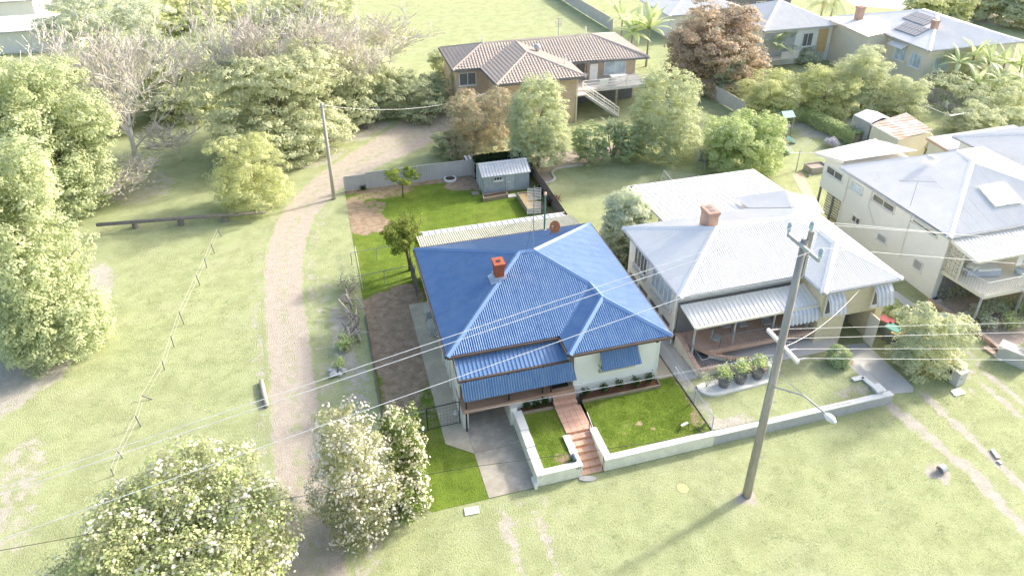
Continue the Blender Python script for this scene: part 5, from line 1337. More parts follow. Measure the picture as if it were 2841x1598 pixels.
def wx(tl, br, glass='pglass', mull=1, trans=0, zz=z6, X=34.95):
    a, b = ATX(*zz(*tl), X), ATX(*zz(*br), X)
    window(w_, (X, a.y), (X, b.y), min(b.z, a.z), max(a.z, b.z), (-1, 0), M['pwall'], M[glass], mull, trans, .06)
wx((535, 520), (650, 690), 'pglassblue', 0); wx((800, 665), (1030, 915)); wx((1262, 965), (1540, 1195)); wx((548, 915), (622, 1060)); wx((850, 1125), (932, 1290), mull=0, trans=4)
a, b = ATX(2440 + 640 * .15567, 640 + 470 * .15567, 34.95), ATX(2440 + 740 * .15567, 640 + 750 * .15567, 34.95); window(w_, (34.95, a.y), (34.95, b.y), b.z, a.z, (-1, 0), M['pwall'], M['pglass'], 0, 5, .06)
for pts in ([(500, 470), (345, 1040)], [(780, 615), (720, 820), (800, 1095)], [(1240, 905), (1090, 1430)]):
    MB().tube([ATX(*z6(*p), 34.90) for p in pts], .05, 6).build('downpipe', M['pwall'], w_)
q = V((34.88, 28.2, 0)); MB().tube([q + V((0, 0, 4.5)), q + V((0, 0, .35)), q + V((-.1, -.25, .12)), q + V((-.7, -.35, .08))], .06, 6).build('downpipe', M['pwhite'], w_)
# rear wing on stilts
rear = [S(2262, 424, 4.75), S(2431, 386, 4.75), S(2543, 428, 4.75), S(2338, 457, 4.75)]
mb = MB(); sheet(mb, [rear[0], rear[1], rear[2] + V((0, 0, .3)), rear[3] + V((0, 0, .3))], .26, .035, 'pan'); mb.build('rear_roof', M['pwhite'], w_)
MB().beam(rear[0] - V((0, 0, .08)), rear[3] + V((0, 0, .2)), .06, .22).build('barge_board', M['pgreyroof'], w_); MB().beam(rear[0] - V((0, 0, .08)), rear[1] - V((0, 0, .08)), .06, .2).build('barge_board', M['pgreyroof'], w_)
yb = rear[0].y - .35
MB().bb((34.97, 37.3, 2.1), (40.5, yb, 4.62)).build('rear_wall', M['pwall'], w_)
mb = MB(); boards(mb, (34.97, yb), (34.97, 37.3), 2.1, 4.62, (-1, 0), .16, .022); mb.build('rear_boards', M['pwall'], w_)['kind'] = 'stuff'
wx((250, 330), (415, 545))
for y in (yb - .1, 38.3): MB().bb((34.98, y - .06, 0), (35.1, y + .06, 2.1)).build('post', M['pdark'], w_)
sl = thing('slat_screen', 'brown timber slat screen under the raised rear wing of the white house', 'screen', (35.3, 38.5, 0))
for k in range(9): MB().bb((35.25, 37.35, .12 + k * .2), (35.29, yb - .6, .25 + k * .2)).build('slat', plain('brown_slat', (.34, .26, .21), rough=.8) if k == 0 else M['ppaling'], sl)
# front verandah roof, deck, breeze block screen, stairs
v0, v1 = z77(1290, 165, 4.55), z77(1750, 555, 4.0); vr0, vr1 = V((46.5, v0.y, 4.55)), V((46.5, v1.y, 4.0))
mb = MB(); sheet(mb, [v0, vr0, vr1, v1], .26, .035, 'pan'); mb.build('verandah_roof', M['pwhite'], w_)
MB().beam(v1 - V((0, 0, .07)), vr1 - V((0, 0, .07)), .1, .14).build('gutter', M['pcream'], w_); MB().beam(v0 - V((0, 0, .05)), v1 - V((0, 0, .07)), .06, .2).build('barge_board', M['pwall'], w_)
DZ = 2.2; u0 = z77(1090, 745, DZ); u1 = z77(1740, 1195, DZ)
MB().prism([(35.0, 28.25), (46, 28.25), (46, u1.y), (35.3, u1.y)], DZ - .22, DZ).build('deck_slab', M['pcream'], w_)
for x in (35.4, 38.5, 41.6): MB().bb((x - .05, u1.y + .1, 0), (x + .05, u1.y + .2, 4.0 if x > 36 else DZ)).build('post', M['pgrey'], w_)
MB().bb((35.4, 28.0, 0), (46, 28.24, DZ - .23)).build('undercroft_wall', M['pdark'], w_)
bs = MB(); ya, yb2 = 28.2, 27.1
mb = MB()
for k in range(8):
    z = DZ + .02 + k * .26
    for j in range(4):
        y = yb2 + (j + .5) * (ya - yb2) / 4; w = (ya - yb2) / 8
        mb.bb((35.02, y - w, z), (35.12, y + w, z + .035)); mb.bb((35.02, y - w, z), (35.12, y - w + .035, z + .26)); mb.beam((35.07, y - w, z + .03), (35.07, y + w, z + .24), .08, .03, (1, 0, 0)); mb.beam((35.07, y + w, z + .03), (35.07, y - w, z + .24), .08, .03, (1, 0, 0))
mb.bb((35.0, yb2 - .04, DZ), (35.14, yb2, DZ + 2.15)); mb.build('breeze_screen', M['pcream'], w_)
db_ = thing('balustrade', 'pale balustrade round the front deck of the tall white house', 'balustrade', (35.3, u1.y, DZ))
rail_line(db_, [V((35.1, yb2, DZ)), V((35.32, u1.y + .06, DZ)), V((46, u1.y + .06, DZ))], .9, 'pwall')
stt = thing('outdoor_stairs', 'pale timber stairs with white balusters climbing to the front deck', 'stairs', z77(2400, 1300, 0))
sa, sb = V((38.0, u1.y - .25, DZ)), V((42.2, u1.y - .6, .1))
for k in range(11): MB().box(sa.lerp(sb, (k + .5) / 11), (.34, 1.1, .05)).build('tread', M['pconc'], stt)
for dy in (-.55, .55):
    MB().beam(sa + V((0, dy, -.1)), sb + V((0, dy, -.1)), .05, .22).build('stringer', M['pwall'], stt); rail_line(stt, [sa + V((0, dy, 0)), sb + V((0, dy, 0))], .9, 'pwall')
sof = thing('day_bed', 'day bed heaped with white bedding on the deck of the white house', 'bed', z77(1750, 740, DZ)); sc_ = z77(1780, 760, DZ); sc_ = V((sc_.x, min(sc_.y, 27.9), DZ))
MB().box(sc_ + V((0, 0, .25)), (2.0, .8, .42), -.3).build('mattress', M['pstripe2'], sof)
mb = MB(); mb.box(sc_ + V((.2, -.1, .5)), (1.4, .75, .16), -.2); mb.box(sc_ + V((-.55, .1, .55)), (.6, .5, .24), .3); mb.build('bedding', M['coping'], sof)
tq = z77(2470, 770, DZ); props(MB().lathe(V((tq.x, tq.y, DZ)), [(.2, 0), (.27, .3), (.29, .32), (.24, .3)], 14).build('laundry_tub', M['pglassblue'], smooth=True), 'light blue plastic laundry tub on the deck', 'tub')
tw_ = z77(2480, 610, 2.9); props(MB().box(tw_ + V((0, 0, .4)), (.55, .03, .9), .1).build('hanging_towel', M['coping']), 'white towel hanging at the front of the deck', 'towel')
yagi('large spiky television antenna on the left slope of the white house roof', ATX(*z6(1215, 850), 34.7), 1.9, 2.2, 'pgrey', -.35, 14)
fp = G((2240 + 805 * .2333) / _K, (380 + 520 * .2333) / _K, 5.2); props(MB().tube([fp - V((0, 0, .1)), fp + V((.02, 0, .75))], .03, 6).build('flue_pipe', M['pwhite']), 'thin white flue pipe on the left slope of the white house roof', 'pipe')
sv = S(2240 + 1468 * .2333, 380 + 275 * .2333, 6.3); props(MB().lathe(sv, [(.2, 0), (.3, .14), (.26, .26), (.1, .32)], 12).build('roof_vent', M['pwhite'], smooth=True), 'small domed roof vent near the peak of the white house roof', 'vent')
sh = thing('solar_heater', 'pair of pale solar heater panels on the front slope of the white house', 'solar heater', S(2760, 560, 5.6)); nF = (f1 - f0).cross(p0 - f0).normalized()
def onF(x, y): return onplane((2240 + x * .2333) / _K, (380 + y * .2333) / _K, f0, nF) + nF * .14
qa, qb, qc, qd, qm, qn = onF(2010, 605), onF(2225, 850), onF(2545, 800), onF(2320, 545), onF(2170, 575), onF(2385, 820)
for a, b, c, d in ((qa, qb, qn, qm), (qm, qn, qc, qd)):
    mb = MB(); a, b, c, d = [x.lerp((a + b + c + d) / 4, .02) for x in (a, b, c, d)]; mb.add([a, b, c, d] + [x - nF * .12 for x in (a, b, c, d)], [(0, 1, 2, 3), (7, 6, 5, 4), (0, 4, 5, 1), (1, 5, 6, 2), (2, 6, 7, 3), (3, 7, 4, 0)]); mb.build('panel', M['pwhite'], sh)
    mb = MB()
    for u_, v_ in ((a, b), (b, c), (c, d), (d, a)): mb.beam(u_, v_, .05, .05)
    mb.build('panel_frame', M['pgrey'], sh)
# brick edged garden in front of the white house
gd = [z7(1330, 140, .2), z7(1600, 320, .2), z7(1850, 490, .2), z7(2080, 650, .2), z7(2340, 860, .2)]
be = thing('brick_edging', 'low red brick garden edging running beside the white house', 'wall', gd[2])
for a, b in zip(gd[:-1], gd[1:]):
    k = int((b - a).length / .42)
    for i in range(k): MB().beam(a.lerp(b, (i + .02) / k) - V((0, 0, .07)), a.lerp(b, (i + .98) / k) - V((0, 0, .07)), .24, .26).build('brick', M['pchim'] if i % 3 else M['pterra'], be)
gp_ = [(p.x + .1, p.y) for p in gd] + [(z7(2600, 700).x, z7(2600, 700).y), (z7(2600, 100).x + 2, 27.5), (35.3, 28)]
mb = MB(); mb.face(*[(x, y, .03) for x, y in gp_]); structure('garden_soil', mb, M['pmulch'])
for i, (x, y, r, lf, lb) in enumerate([(1500, 110, .75, 'darkp', 'dark leafy plant in the shade under the deck, nearest the corner pipe'), (1640, 70, .7, 'darkp', 'dark leafy plant under the deck behind the stepping stones'), (1980, 420, .55, 'darkp', 'grey green shrub at the edge of the garden soil'), (2150, 330, .75, 'grey', 'loose grey green shrub below the outdoor stairs'),
                                       (2380, 520, .6, 'lime', 'lime green low shrub in the garden by the white house'), (2300, 300, .6, 'darkp', 'dark bush at the foot of the outdoor stairs'), (2500, 330, .7, 'darkp', 'dark bush at the right end of the garden below the stairs'), (2080, 520, .5, 'grey', 'small spreading shrub along the brick edging')]):
    small_shrub('shrub', lb, z7(x, y, .02), r, r * 1.3, lf, 700, .14, 'shrubs in front of the white house', stems=8)
for i, (x, y, lb) in enumerate(((1380, 125, 'pale stepping stone nearest the white corner downpipe'), (1430, 160, 'pale stepping stone, second from the corner downpipe'), (1760, 380, 'flat stone among the dark plants beside the brick edging'), (1830, 340, 'flat grey paving stone in the garden below the deck'), (1930, 230, 'large flat paving stone in the shade below the stairs'))):
    c = z7(x, y, .03); slab(lb, [(c.x + .32 * math.cos(a) + .05 * math.sin(3 * a + i), c.y + .25 * math.sin(a)) for a in np.linspace(0, 2 * PI, 9)[:-1]], .07, 'pconc', 'stepping_stone', 'stone')
pw = thing('stone_pier', 'squat stone gate pier with pale cap and a shrub on it at the right edge', 'pier', z7(2470, 1000)); c = z7(2480, 1010)
MB().box(c + V((0, .3, .4)), (.7, 1.5, .8), .5).build('pier_body', M['pblock'], pw); MB().box(c + V((0, .3, .83)), (.8, 1.6, .07), .5).build('cap', M['pconc'], pw)
small_shrub('shrub', 'small grey shrub beside the squat stone pier', z7(2570, 930, .2), .5, 1.1, 'darkp', 500, .12)
tree('leafy_shrub', 'big rounded leafy shrub between the bins and the stone letterbox', 'shrub', G(2345, 930), (2252, 2424, 768, 955), 'olive', 16000, .17, 12, .09, clump=.2)
tree('leafy_shrub', 'bright green shrub at the side of the brick house behind the red bin', 'shrub', G(2240, 815), (2212, 2280, 748, 822), 'ball', 3500, .14, 8, .06, clump=.16)
# paths between
mb = MB(); a, b = z7(840, 50), z7(1090, 240); mb.face((a.x - .3, a.y, .012), (a.x + .3, a.y, .012), (b.x + .35, b.y, .012), (b.x - .35, b.y, .012)); structure('side_path', mb, M['pconc'])
mb = MB(); a, b, c, d = G(1993, 442), G(2017, 432), G(2052, 500), G(2028, 506); mb.face(*[(p.x, p.y, .012) for p in (a, b, c, d)]); structure('yard_path', mb, M['pterra'])

# ------------------------------------------------------------------ brown tiled house at the back
br = thing('brown_house', 'two storey tan brick house with brown tiled hip roof and rear deck', 'house', (22, 66, 0))
E3 = 4.8
g0_, g1_, g2_, g3_ = V((12.5, 65.5, E3)), V((32.3, 64.25, E3)), V((32.4, 73.2, E3)), V((12.6, 73.0, E3)); R0, R1 = V((16.2, 68.8, 6.2)), V((27.8, 68.8, 6.2))
wl, wr, wa, wt = V((15.5, 60.4, E3)), V((24.1, 60.4, E3)), V((19.6, 64.7, 6.17)), V((19.6, 68.7, 6.19)); nl, nr = V((15.2, 65.4, E3)), V((24.1, 64.7, E3))
rf = MB()
for poly in ([g0_, nl, wt, R0], [nr, g1_, R1, wt], [g1_, g2_, R1], [g2_, g3_, R0, R1], [g3_, g0_, R0], [wl, wr, wa], [wr, nr, wt, wa], [nl, wl, wa, wt]): sheet(rf, poly, .30, .05, 'tile', rows=.36, thick=.035)
rf = rf.build('roof', M['prooftile'], br)
for a, b in ((g0_, R0), (g3_, R0), (R0, R1), (R1, g1_), (R1, g2_), (wl, wa), (wr, wa), (wa, wt)): MB().cap(a + V((0, 0, .08)), b + V((0, 0, .08)), .36, .1).build('ridge_cap', M['prooftile'], rf)
for a, b in ((g0_, nl), (nl, wl), (wl, wr), (wr, nr), (nr, g1_), (g1_, g2_), (g3_, g0_)): MB().beam(a - V((0, 0, .1)), b - V((0, 0, .1)), .14, .16).build('gutter', M['pdark'], br)
MB().prism([(12.8, 65.9), (15.8, 65.9), (15.8, 60.9), (23.7, 60.9), (23.7, 64.9), (32.0, 64.9), (32, 72.8), (12.8, 72.8)], E3 - .2, E3 - .16).build('soffit', M['pwall'], br)
mb = MB(); mb.bb((16.1, 61.2, 0), (23.5, 66, E3 - .2)); mb.bb((13.0, 66.0, 0), (16.1, 72.6, E3 - .2)); mb.bb((16.1, 66.0, 0), (31.7, 72.6, E3 - .2)); mb.build('wall', M['pbrick2'], br)
MB().bb((16.0, 61.1, 0), (16.08, 61.2, E3 - .25)).build('downpipe', M['pcream'], br); MB().bb((23.52, 61.1, 0), (23.62, 61.2, E3 - .25)).build('downpipe', M['pcream'], br)
MB().bb((23.5, 62.6, 2.35), (31.7, 66.0, 2.62)).build('deck_slab', M['pconc'], br)
MB().bb((23.6, 65.85, 0), (31.5, 65.98, 2.34)).build('undercroft_wall', M['pdark'], br)
for x in (24.0, 28.4, 31.4): MB().bb((x - .1, 62.75, 0), (x + .1, 62.95, 2.35)).build('post', M['pbark'], br)
window(br, (28.2, 65.98), (30.6, 65.98), 2.7, 4.5, (0, -1), M['pwhite'], M['pglassblue'], 1, name='sliding_door', sill=False); window(br, (24.1, 65.98), (26.2, 65.98), 2.7, 4.5, (0, -1), M['pwhite'], M['pdark'], 1, name='doorway', sill=False)
window(br, (13.2, 65.98), (14.9, 65.98), 3.0, 4.3, (0, -1), M['pwhite'], M['pdark'], 1)
dr_ = thing('deck_railing', 'three barred pale railing along the deck of the brown roofed house', 'railing', (27.5, 62.65, 2.62))
mb = MB()
for z in (.3, .6, .9): mb.tube([(24.8, 62.68, 2.62 + z), (31.7, 62.68, 2.62 + z)], .03, 5)
mb.build('rail', M['pwhite'], dr_)
for x in (24.8, 27.1, 29.4, 31.6): MB().bb((x - .04, 62.64, 2.62), (x + .04, 62.72, 3.55)).build('post', M['pwhite'], dr_)
s2 = thing('outdoor_stairs', 'open pale stairs going down from the deck of the brown roofed house', 'stairs', (26, 62, 0)); sa, sb = V((24.6, 62.0, 2.55)), V((28.0, 61.6, .1))
for k in range(11): MB().box(sa.lerp(sb, (k + .5) / 11), (.3, .95, .06)).build('tread', M['pconc'], s2)
for dy in (-.5, .5):
    MB().beam(sa + V((0, dy, -.08)), sb + V((0, dy, -.08)), .05, .2).build('stringer', M['pgrey'], s2)
    mb = MB()
    for z in (.3, .6, .9): mb.tube([sa + V((0, dy, z)), sb + V((0, dy, z))], .025, 5)
    for k in range(4): p = sa.lerp(sb, k / 3); mb.tube([p + V((0, dy, 0)), p + V((0, dy, .95))], .025, 5)
    mb.build('rail', M['pwhite'], s2)
MB().bb((23.6, 61.5, 2.45), (24.75, 62.62, 2.58)).build('landing', M['pconc'], s2)
fr = thing('refrigerator', 'tall white refrigerator standing on the deck by the doorway', 'refrigerator', (26.7, 65.4, 2.62)); MB().bb((26.3, 65.0, 2.63), (27.15, 65.75, 4.35)).build('cabinet', M['coping'], fr); MB().bb((26.32, 64.93, 3.75), (27.13, 64.99, 4.33)).build('door', M['pwhite'], fr); MB().bb((26.32, 64.93, 2.68), (27.13, 64.99, 3.72)).build('door', M['pwhite'], fr)
def trestle(label, c, name='folding_table'):
    t = thing(name, label, 'table', c); c = V(c)
    for dx in (-.5, .5):
        MB().beam(c + V((dx - .35, -.1, .0)), c + V((dx + .3 * (-1 if dx > 0 else 1), 0, .86)), .04, .04).build('leg', M['coping'], t); MB().beam(c + V((dx + .35, .1, .0)), c + V((dx - .3 * (-1 if dx > 0 else 1), 0, .86)), .04, .04).build('leg', M['coping'], t)
    MB().box(c + V((0, 0, .9)), (1.7, .55, .06)).build('tabletop', M['coping'], t)
trestle('white folding table on crossed legs on the deck', (28.7, 63.3, 2.62)); trestle('white folding table in the corner of the deck by the doorway', (25.0, 64.6, 2.62))
cl_ = thing('laundry', 'white laundry draped over the deck railing', 'laundry', (26.9, 62.65, 3.0)); mb = MB(); mb.box((26.9, 62.6, 3.25), (.9, .05, .6)); mb.box((26.75, 62.56, 2.95), (.4, .04, .5)); mb.build('cloth', M['coping'], cl_)
rv = thing('roof_vent', 'round metal roof ventilator on the brown tiles', 'vent', S(1200 + 1245 * .2333, 80 + 290 * .2333, 5.6)); MB().lathe(rv.location, [(.16, 0), (.16, .35), (.3, .42), (.34, .7), (.2, .85)], 12).build('vent_head', M['pgrey'], rv, True)
for i, (x, y, z, lb) in enumerate(((1580, 400, 5.3, 'white flue pipe low on the brown tiled roof'), (595, 175, 6.2, 'white flue pipe at the left end of the brown tiled ridge'), (1820, 65, 6.2, 'white flue pipe at the right end of the brown tiled ridge'))):
    c = S(1200 + x * .2333, 80 + y * .2333, z); props(MB().tube([c - V((0, 0, .15)), c + V((0, 0, .75))], .07, 6).build('flue_pipe', M['pwhite']), lb, 'pipe')
sgn = thing('pole_antenna', 'small grid antenna on a thin pole behind the brown roof', 'antenna', G(1404, 108)); c = G(1404, 108); MB().tube([c, c + V((0, 0, 3.2))], .05, 5).build('mast', M['pgrey'], sgn); mb = MB()
for k in range(6): mb.beam(c + V((-.5, 0, 2.1 + k * .2)), c + V((.5, 0, 2.1 + k * .2)), .03, .05)
mb.build('grid_panel', M['pgrey'], sgn)

# ------------------------------------------------------------------ the other houses further off
def hip_house(name, label, x0, x1, y0, y1, E, rise, wall, roof, cap=None, over=.45, wins=(), prof=('sine', .16, .028)):
    t = thing(name, label, 'house', ((x0 + x1) / 2, (y0 + y1) / 2, 0))
    a, b, c, d = V((x0, y0, E)), V((x1, y0, E)), V((x1, y1, E)), V((x0, y1, E)); lx, ly = x1 - x0, y1 - y0; h = min(lx, ly) / 2
    if lx >= ly: r, s = V((x0 + h, (y0 + y1) / 2, E + rise)), V((x1 - h, (y0 + y1) / 2, E + rise)); polys = [[a, b, s, r], [b, c, s], [c, d, r, s], [d, a, r]]; hips = ((a, r), (d, r), (r, s), (b, s), (c, s))
    else: r, s = V(((x0 + x1) / 2, y0 + h, E + rise)), V(((x0 + x1) / 2, y1 - h, E + rise)); polys = [[a, b, r], [b, c, s, r], [c, d, s], [d, a, r, s]]; hips = ((a, r), (b, r), (r, s), (c, s), (d, s))
    mb = MB(); [sheet(mb, p, prof[1], prof[2], prof[0]) for p in polys]; rf = mb.build('roof', M[roof], t)
    for p, q in hips: MB().cap(p + V((0, 0, .05)), q + V((0, 0, .05)), .4, .07).build('ridge_cap', M[cap or roof], rf)
    for p, q in ((a, b), (b, c), (c, d), (d, a)): MB().beam(p - V((0, 0, .08)), q - V((0, 0, .08)), .13, .14).build('gutter', M['pgrey'], t)
    mb = MB(); mb.bb((x0 + over, y0 + over, 0), (x1 - over, y1 - over, E - .1)); mb.build('wall', M[wall], t)
    mb = MB(); boards(mb, (x0 + over, y1 - over), (x0 + over, y0 + over), .2, E - .1, (-1, 0), .2, .025); boards(mb, (x0 + over, y0 + over), (x1 - over, y0 + over), .2, E - .1, (0, -1), .2, .025); mb.build('weatherboards', M[wall], t)['kind'] = 'stuff'
    for w in wins:
        if w[0] == 'x': window(t, (x0 + over - .03, w[2]), (x0 + over - .03, w[1]), w[3], w[4], (-1, 0), M['pwall'], M[w[5]], w[6])
        else: window(t, (w[1], y0 + over - .03), (w[2], y0 + over - .03), w[3], w[4], (0, -1), M['pwall'], M[w[5]], w[6])
    return t
n4 = hip_house('cream_house', 'cream weatherboard house with white iron roof and two dark solar arrays', 61.5, 74.0, 59.0, 73.5, 4.6, 1.75, 'pcream', 'pwhite', wins=[('x', 60.0, 61.6, 2.2, 3.7, 'pglassblue', 2), ('x', 62.2, 64.0, 2.3, 3.8, 'pglassblue', 1), ('y', 63, 65, 2.0, 3.6, 'pglassblue', 1)])
mb = MB(); sheet(mb, [(58.8, 64.9, 4.62), (61.6, 64.9, 4.62), (63.4, 67.2, 5.3), (63.4, 69.5, 5.3), (58.8, 72.5, 4.62)], .16, .028); mb.build('wing_roof', M['pwhite'], n4); MB().bb((59.3, 65.3, 0), (62, 72.0, 4.5)).build('wing_wall', M['pcream'], n4)
A0 = V((61.5, 59.0, 4.6)); nn = (V((67.75, 65.25, 6.35)) - A0).cross(V((61.5, 73.5, 4.6)) - A0).normalized(); nn = nn if nn.z > 0 else -nn
def zt(x, y): return onplane((2421 + x * .16304) / _K, y * .16304 / _K, A0, nn) + nn * .12
for i, quad in enumerate(([(365, 505), (735, 635), (975, 510), (570, 385)], [(500, 320), (870, 455), (1120, 340), (740, 210)])):
    t = thing('solar_array', ('dark solar array nearer the gutter on the cream house roof', 'dark solar array nearer the ridge on the cream house roof')[i], 'solar panels', zt(700, 500)); q = [zt(*p) for p in quad]
    MB().add([p - nn * .05 for p in q], [(0, 1, 2, 3)]).build('mounting_rail', M['pgrey'], t)
    for u in range(2):
        for v in range(7):
            def at(s, r): return q[0].lerp(q[1], s).lerp(q[3].lerp(q[2], s), r)
            s0, s1, r0_, r1_ = v / 7 + .008, (v + 1) / 7 - .008, u / 2 + .012, (u + 1) / 2 - .012
            mb = MB(); cs = [at(s0, r0_), at(s1, r0_), at(s1, r1_), at(s0, r1_)]; mb.add(cs + [c - nn * .04 for c in cs], [(0, 1, 2, 3), (7, 6, 5, 4), (0, 4, 5, 1), (1, 5, 6, 2), (2, 6, 7, 3), (3, 7, 4, 0)]); mb.build('solar_panel', M['psolar'], t)
c_ = zt(1050, 480); chimney(n4, c_, .55, .55, 5.0, c_.z + .75, M['pchim'])
hd = MB(); hd.box((61.5, 63.3, 4.05), (1.0, 2.2, .08), 0, ('Y', -.5)); hd.build('window_hood', M['pwhite'], n4)
n5 = hip_house('grey_roof_house', 'white cottage with pale grey hip roof, tan door and small verandah', 49.5, 59.6, 70.7, 80.5, 4.4, 2.0, 'pwall', 'pgreyroof', 'pwhite', wins=[('y', 55.2, 56.6, 2.0, 3.6, 'pglass', 1)])
MB().bb((57.3, 71.06, 1.2), (58.6, 71.13, 3.9)).build('door', M['pply'], n5); MB().bb((49.9, 70.0, 1.0), (54.3, 71.1, 1.15)).build('deck_slab', M['pconc'], n5); MB().bb((50.1, 71.05, 1.2), (54.2, 71.14, 3.9)).build('verandah_wall', M['pgrey'], n5)
mb = MB()
for k in range(18): mb.bb((52.0 + k * .13, 70.05, 1.15), (52.07 + k * .13, 70.1, 1.95))
mb.build('baluster', M['pwhite'], n5)
c_ = S(2385, 38, 5.8); chimney(n5, (c_.x, c_.y), .7, .7, 4.5, 6.6, M['pchim'])
n6 = hip_house('dark_house', 'dark grey house with white window frames behind the grey roofed cottage', 53, 66, 88, 97, 4.2, 2.0, 'pdark', 'pgreyroof', wins=[('y', 54, 56, 1.5, 3, 'pglass', 1), ('y', 60, 61.5, 1.5, 3, 'pglass', 1)])
n7 = hip_house('white_shed_house', 'long white building behind the white sheet fence', 44.5, 56, 84, 93, 3.2, 1.2, 'pwall', 'pwhite')
gr_ = [S(2571, 382, 3.4), S(2648, 414, 3.4)]; gq0, gq1 = gr_
garage = thing('garage', 'cream garage with a flat white roof behind the tall white house', 'garage', (gq0.x, gq0.y, 0)); gy0, gy1 = gq1.y - 1.5, gq0.y
mb = MB(); sheet(mb, [(gq0.x, gy1, 3.4), (gq0.x + 9, gy1 + .2, 3.4), (gq0.x + 9, gy0, 3.15), (gq0.x, gy0, 3.15)], .2, .03, 'pan'); mb.build('roof', M['pwhite'], garage); MB().bb((gq0.x + .2, gy0 + .3, 0), (gq0.x + 8.8, gy1 - .2, 3.1)).build('wall', M['pcream'], garage); MB().beam((gq0.x - .03, gy0, 3.1), (gq0.x - .03, gy1, 3.33), .06, .2).build('barge_board', M['pterra'], garage)
ha, hb = S(2688, 424, 5.0), S(2841, 414, 5.0)
n8 = hip_house('grey_house', 'house with pale grey hip roof at the right edge behind the white house', 47.4, 60, 30.5, 41, 4.2, 1.9, 'pwall', 'pgreyroof', 'pwhite')
q = G(20, 55); tl = hip_house('green_roof_house', 'house with pale green grey roof in the far top corner behind the trees', q.x - 9, q.x + 5, q.y - 3, q.y + 9, 3.4, 2.2, 'pwall', 'pgreyroof')
q = G(70, 135); tl2 = hip_house('white_building', 'low white building half hidden behind the tall leafy tree', q.x - 9, q.x + 6, q.y, q.y + 7, 2.8, 1.0, 'pwall', 'pwhite')
# garden sheds of the neighbours
def zs(x, y, z): return S(2120 + x * .163, 230 + y * .163, z)
s_ = thing('rusty_shed', 'pale shed with a rust streaked iron roof beside the hedge', 'shed', zs(2250, 1000, 0)); z_ = 2.35
rc_ = [zs(2300, 970, z_), zs(1815, 700, z_), zs(2420, 510, z_ + .25), zs(2870, 800, z_ + .25)]
mb = MB(); sheet(mb, rc_, .5, .04, 'pan'); mb.build('roof', M['prust'], s_); ce = sum(rc_, V()) / 4; MB().prism([(p.lerp(ce, .06).x, p.lerp(ce, .06).y) for p in rc_], 0, z_ - .04).build('wall', M['pcream'], s_)
MB().beam(rc_[0] - V((0, 0, .05)), rc_[1] - V((0, 0, .05)), .05, .12).build('barge_board', M['pwall'], s_)
s3 = thing('ribbed_shed', 'grey ribbed steel shed with a low gable roof next to the rusty roof', 'shed', zs(1650, 900, 0)); z_ = 2.15
k0_, k1_ = zs(1525, 548, z_), zs(1815, 695, z_); d_ = (k1_ - k0_); n_ = V((-d_.y, d_.x, 0)).normalized() * -1; n_ = n_ if n_.y > 0 else -n_; W_ = 2.6
mb = MB(); m0, m1 = k0_ + n_ * W_ / 2 + V((0, 0, .4)), k1_ + n_ * W_ / 2 + V((0, 0, .4)); sheet(mb, [k0_, k1_, m1, m0], .25, .03, 'pan'); sheet(mb, [k0_ + n_ * W_, k1_ + n_ * W_, m1, m0], .25, .03, 'pan'); mb.build('roof', M['pwhite'], s3)
mb = MB(); sheet(mb, [V((k0_.x, k0_.y, .05)), V((k1_.x, k1_.y, .05)), V((k1_.x, k1_.y, z_)) + n_ * 1e-4, V((k0_.x, k0_.y, z_)) + n_ * 1e-4], .3, .04, 'rib', down=(0, 0, -1)); mb.prism([tuple((k0_ + n_ * .05).xy), tuple((k1_ + n_ * .05).xy), tuple((k1_ + n_ * W_).xy), tuple((k0_ + n_ * W_).xy)], 0, z_ - .02); mb.build('wall', M['pgrey'], s3)
def zy(x, y, z=0): return S(1900 + x * .15528, 280 + y * .15528, z)
s4 = thing('white_shed', 'white shed half hidden by the light green tree', 'shed', zy(400, 1000)); z_ = 2.0
rc4 = [zy(350, 560, z_), zy(560, 370, z_), zy(1100, 640, z_), zy(640, 820, z_)]
mb = MB(); sheet(mb, rc4, .3, .03, 'pan'); mb.build('roof', M['pwhite'], s4); ce = sum(rc4, V()) / 4; MB().prism([(p.lerp(ce, .05).x, p.lerp(ce, .05).y) for p in rc4], 0, z_ - .04).build('wall', M['pcream'], s4)
chain_fence('chain wire fence by the dark bin near the white shed', [zy(150, 1080), zy(340, 1270)], 1.2, 'pgrey', tuple(zy(150, 1080)), .2)
bb_ = zy(340, 1090); bin_('dark wheelie bin behind the chain wire fence near the white shed', bb_, 'pdark', 1.0, .4)
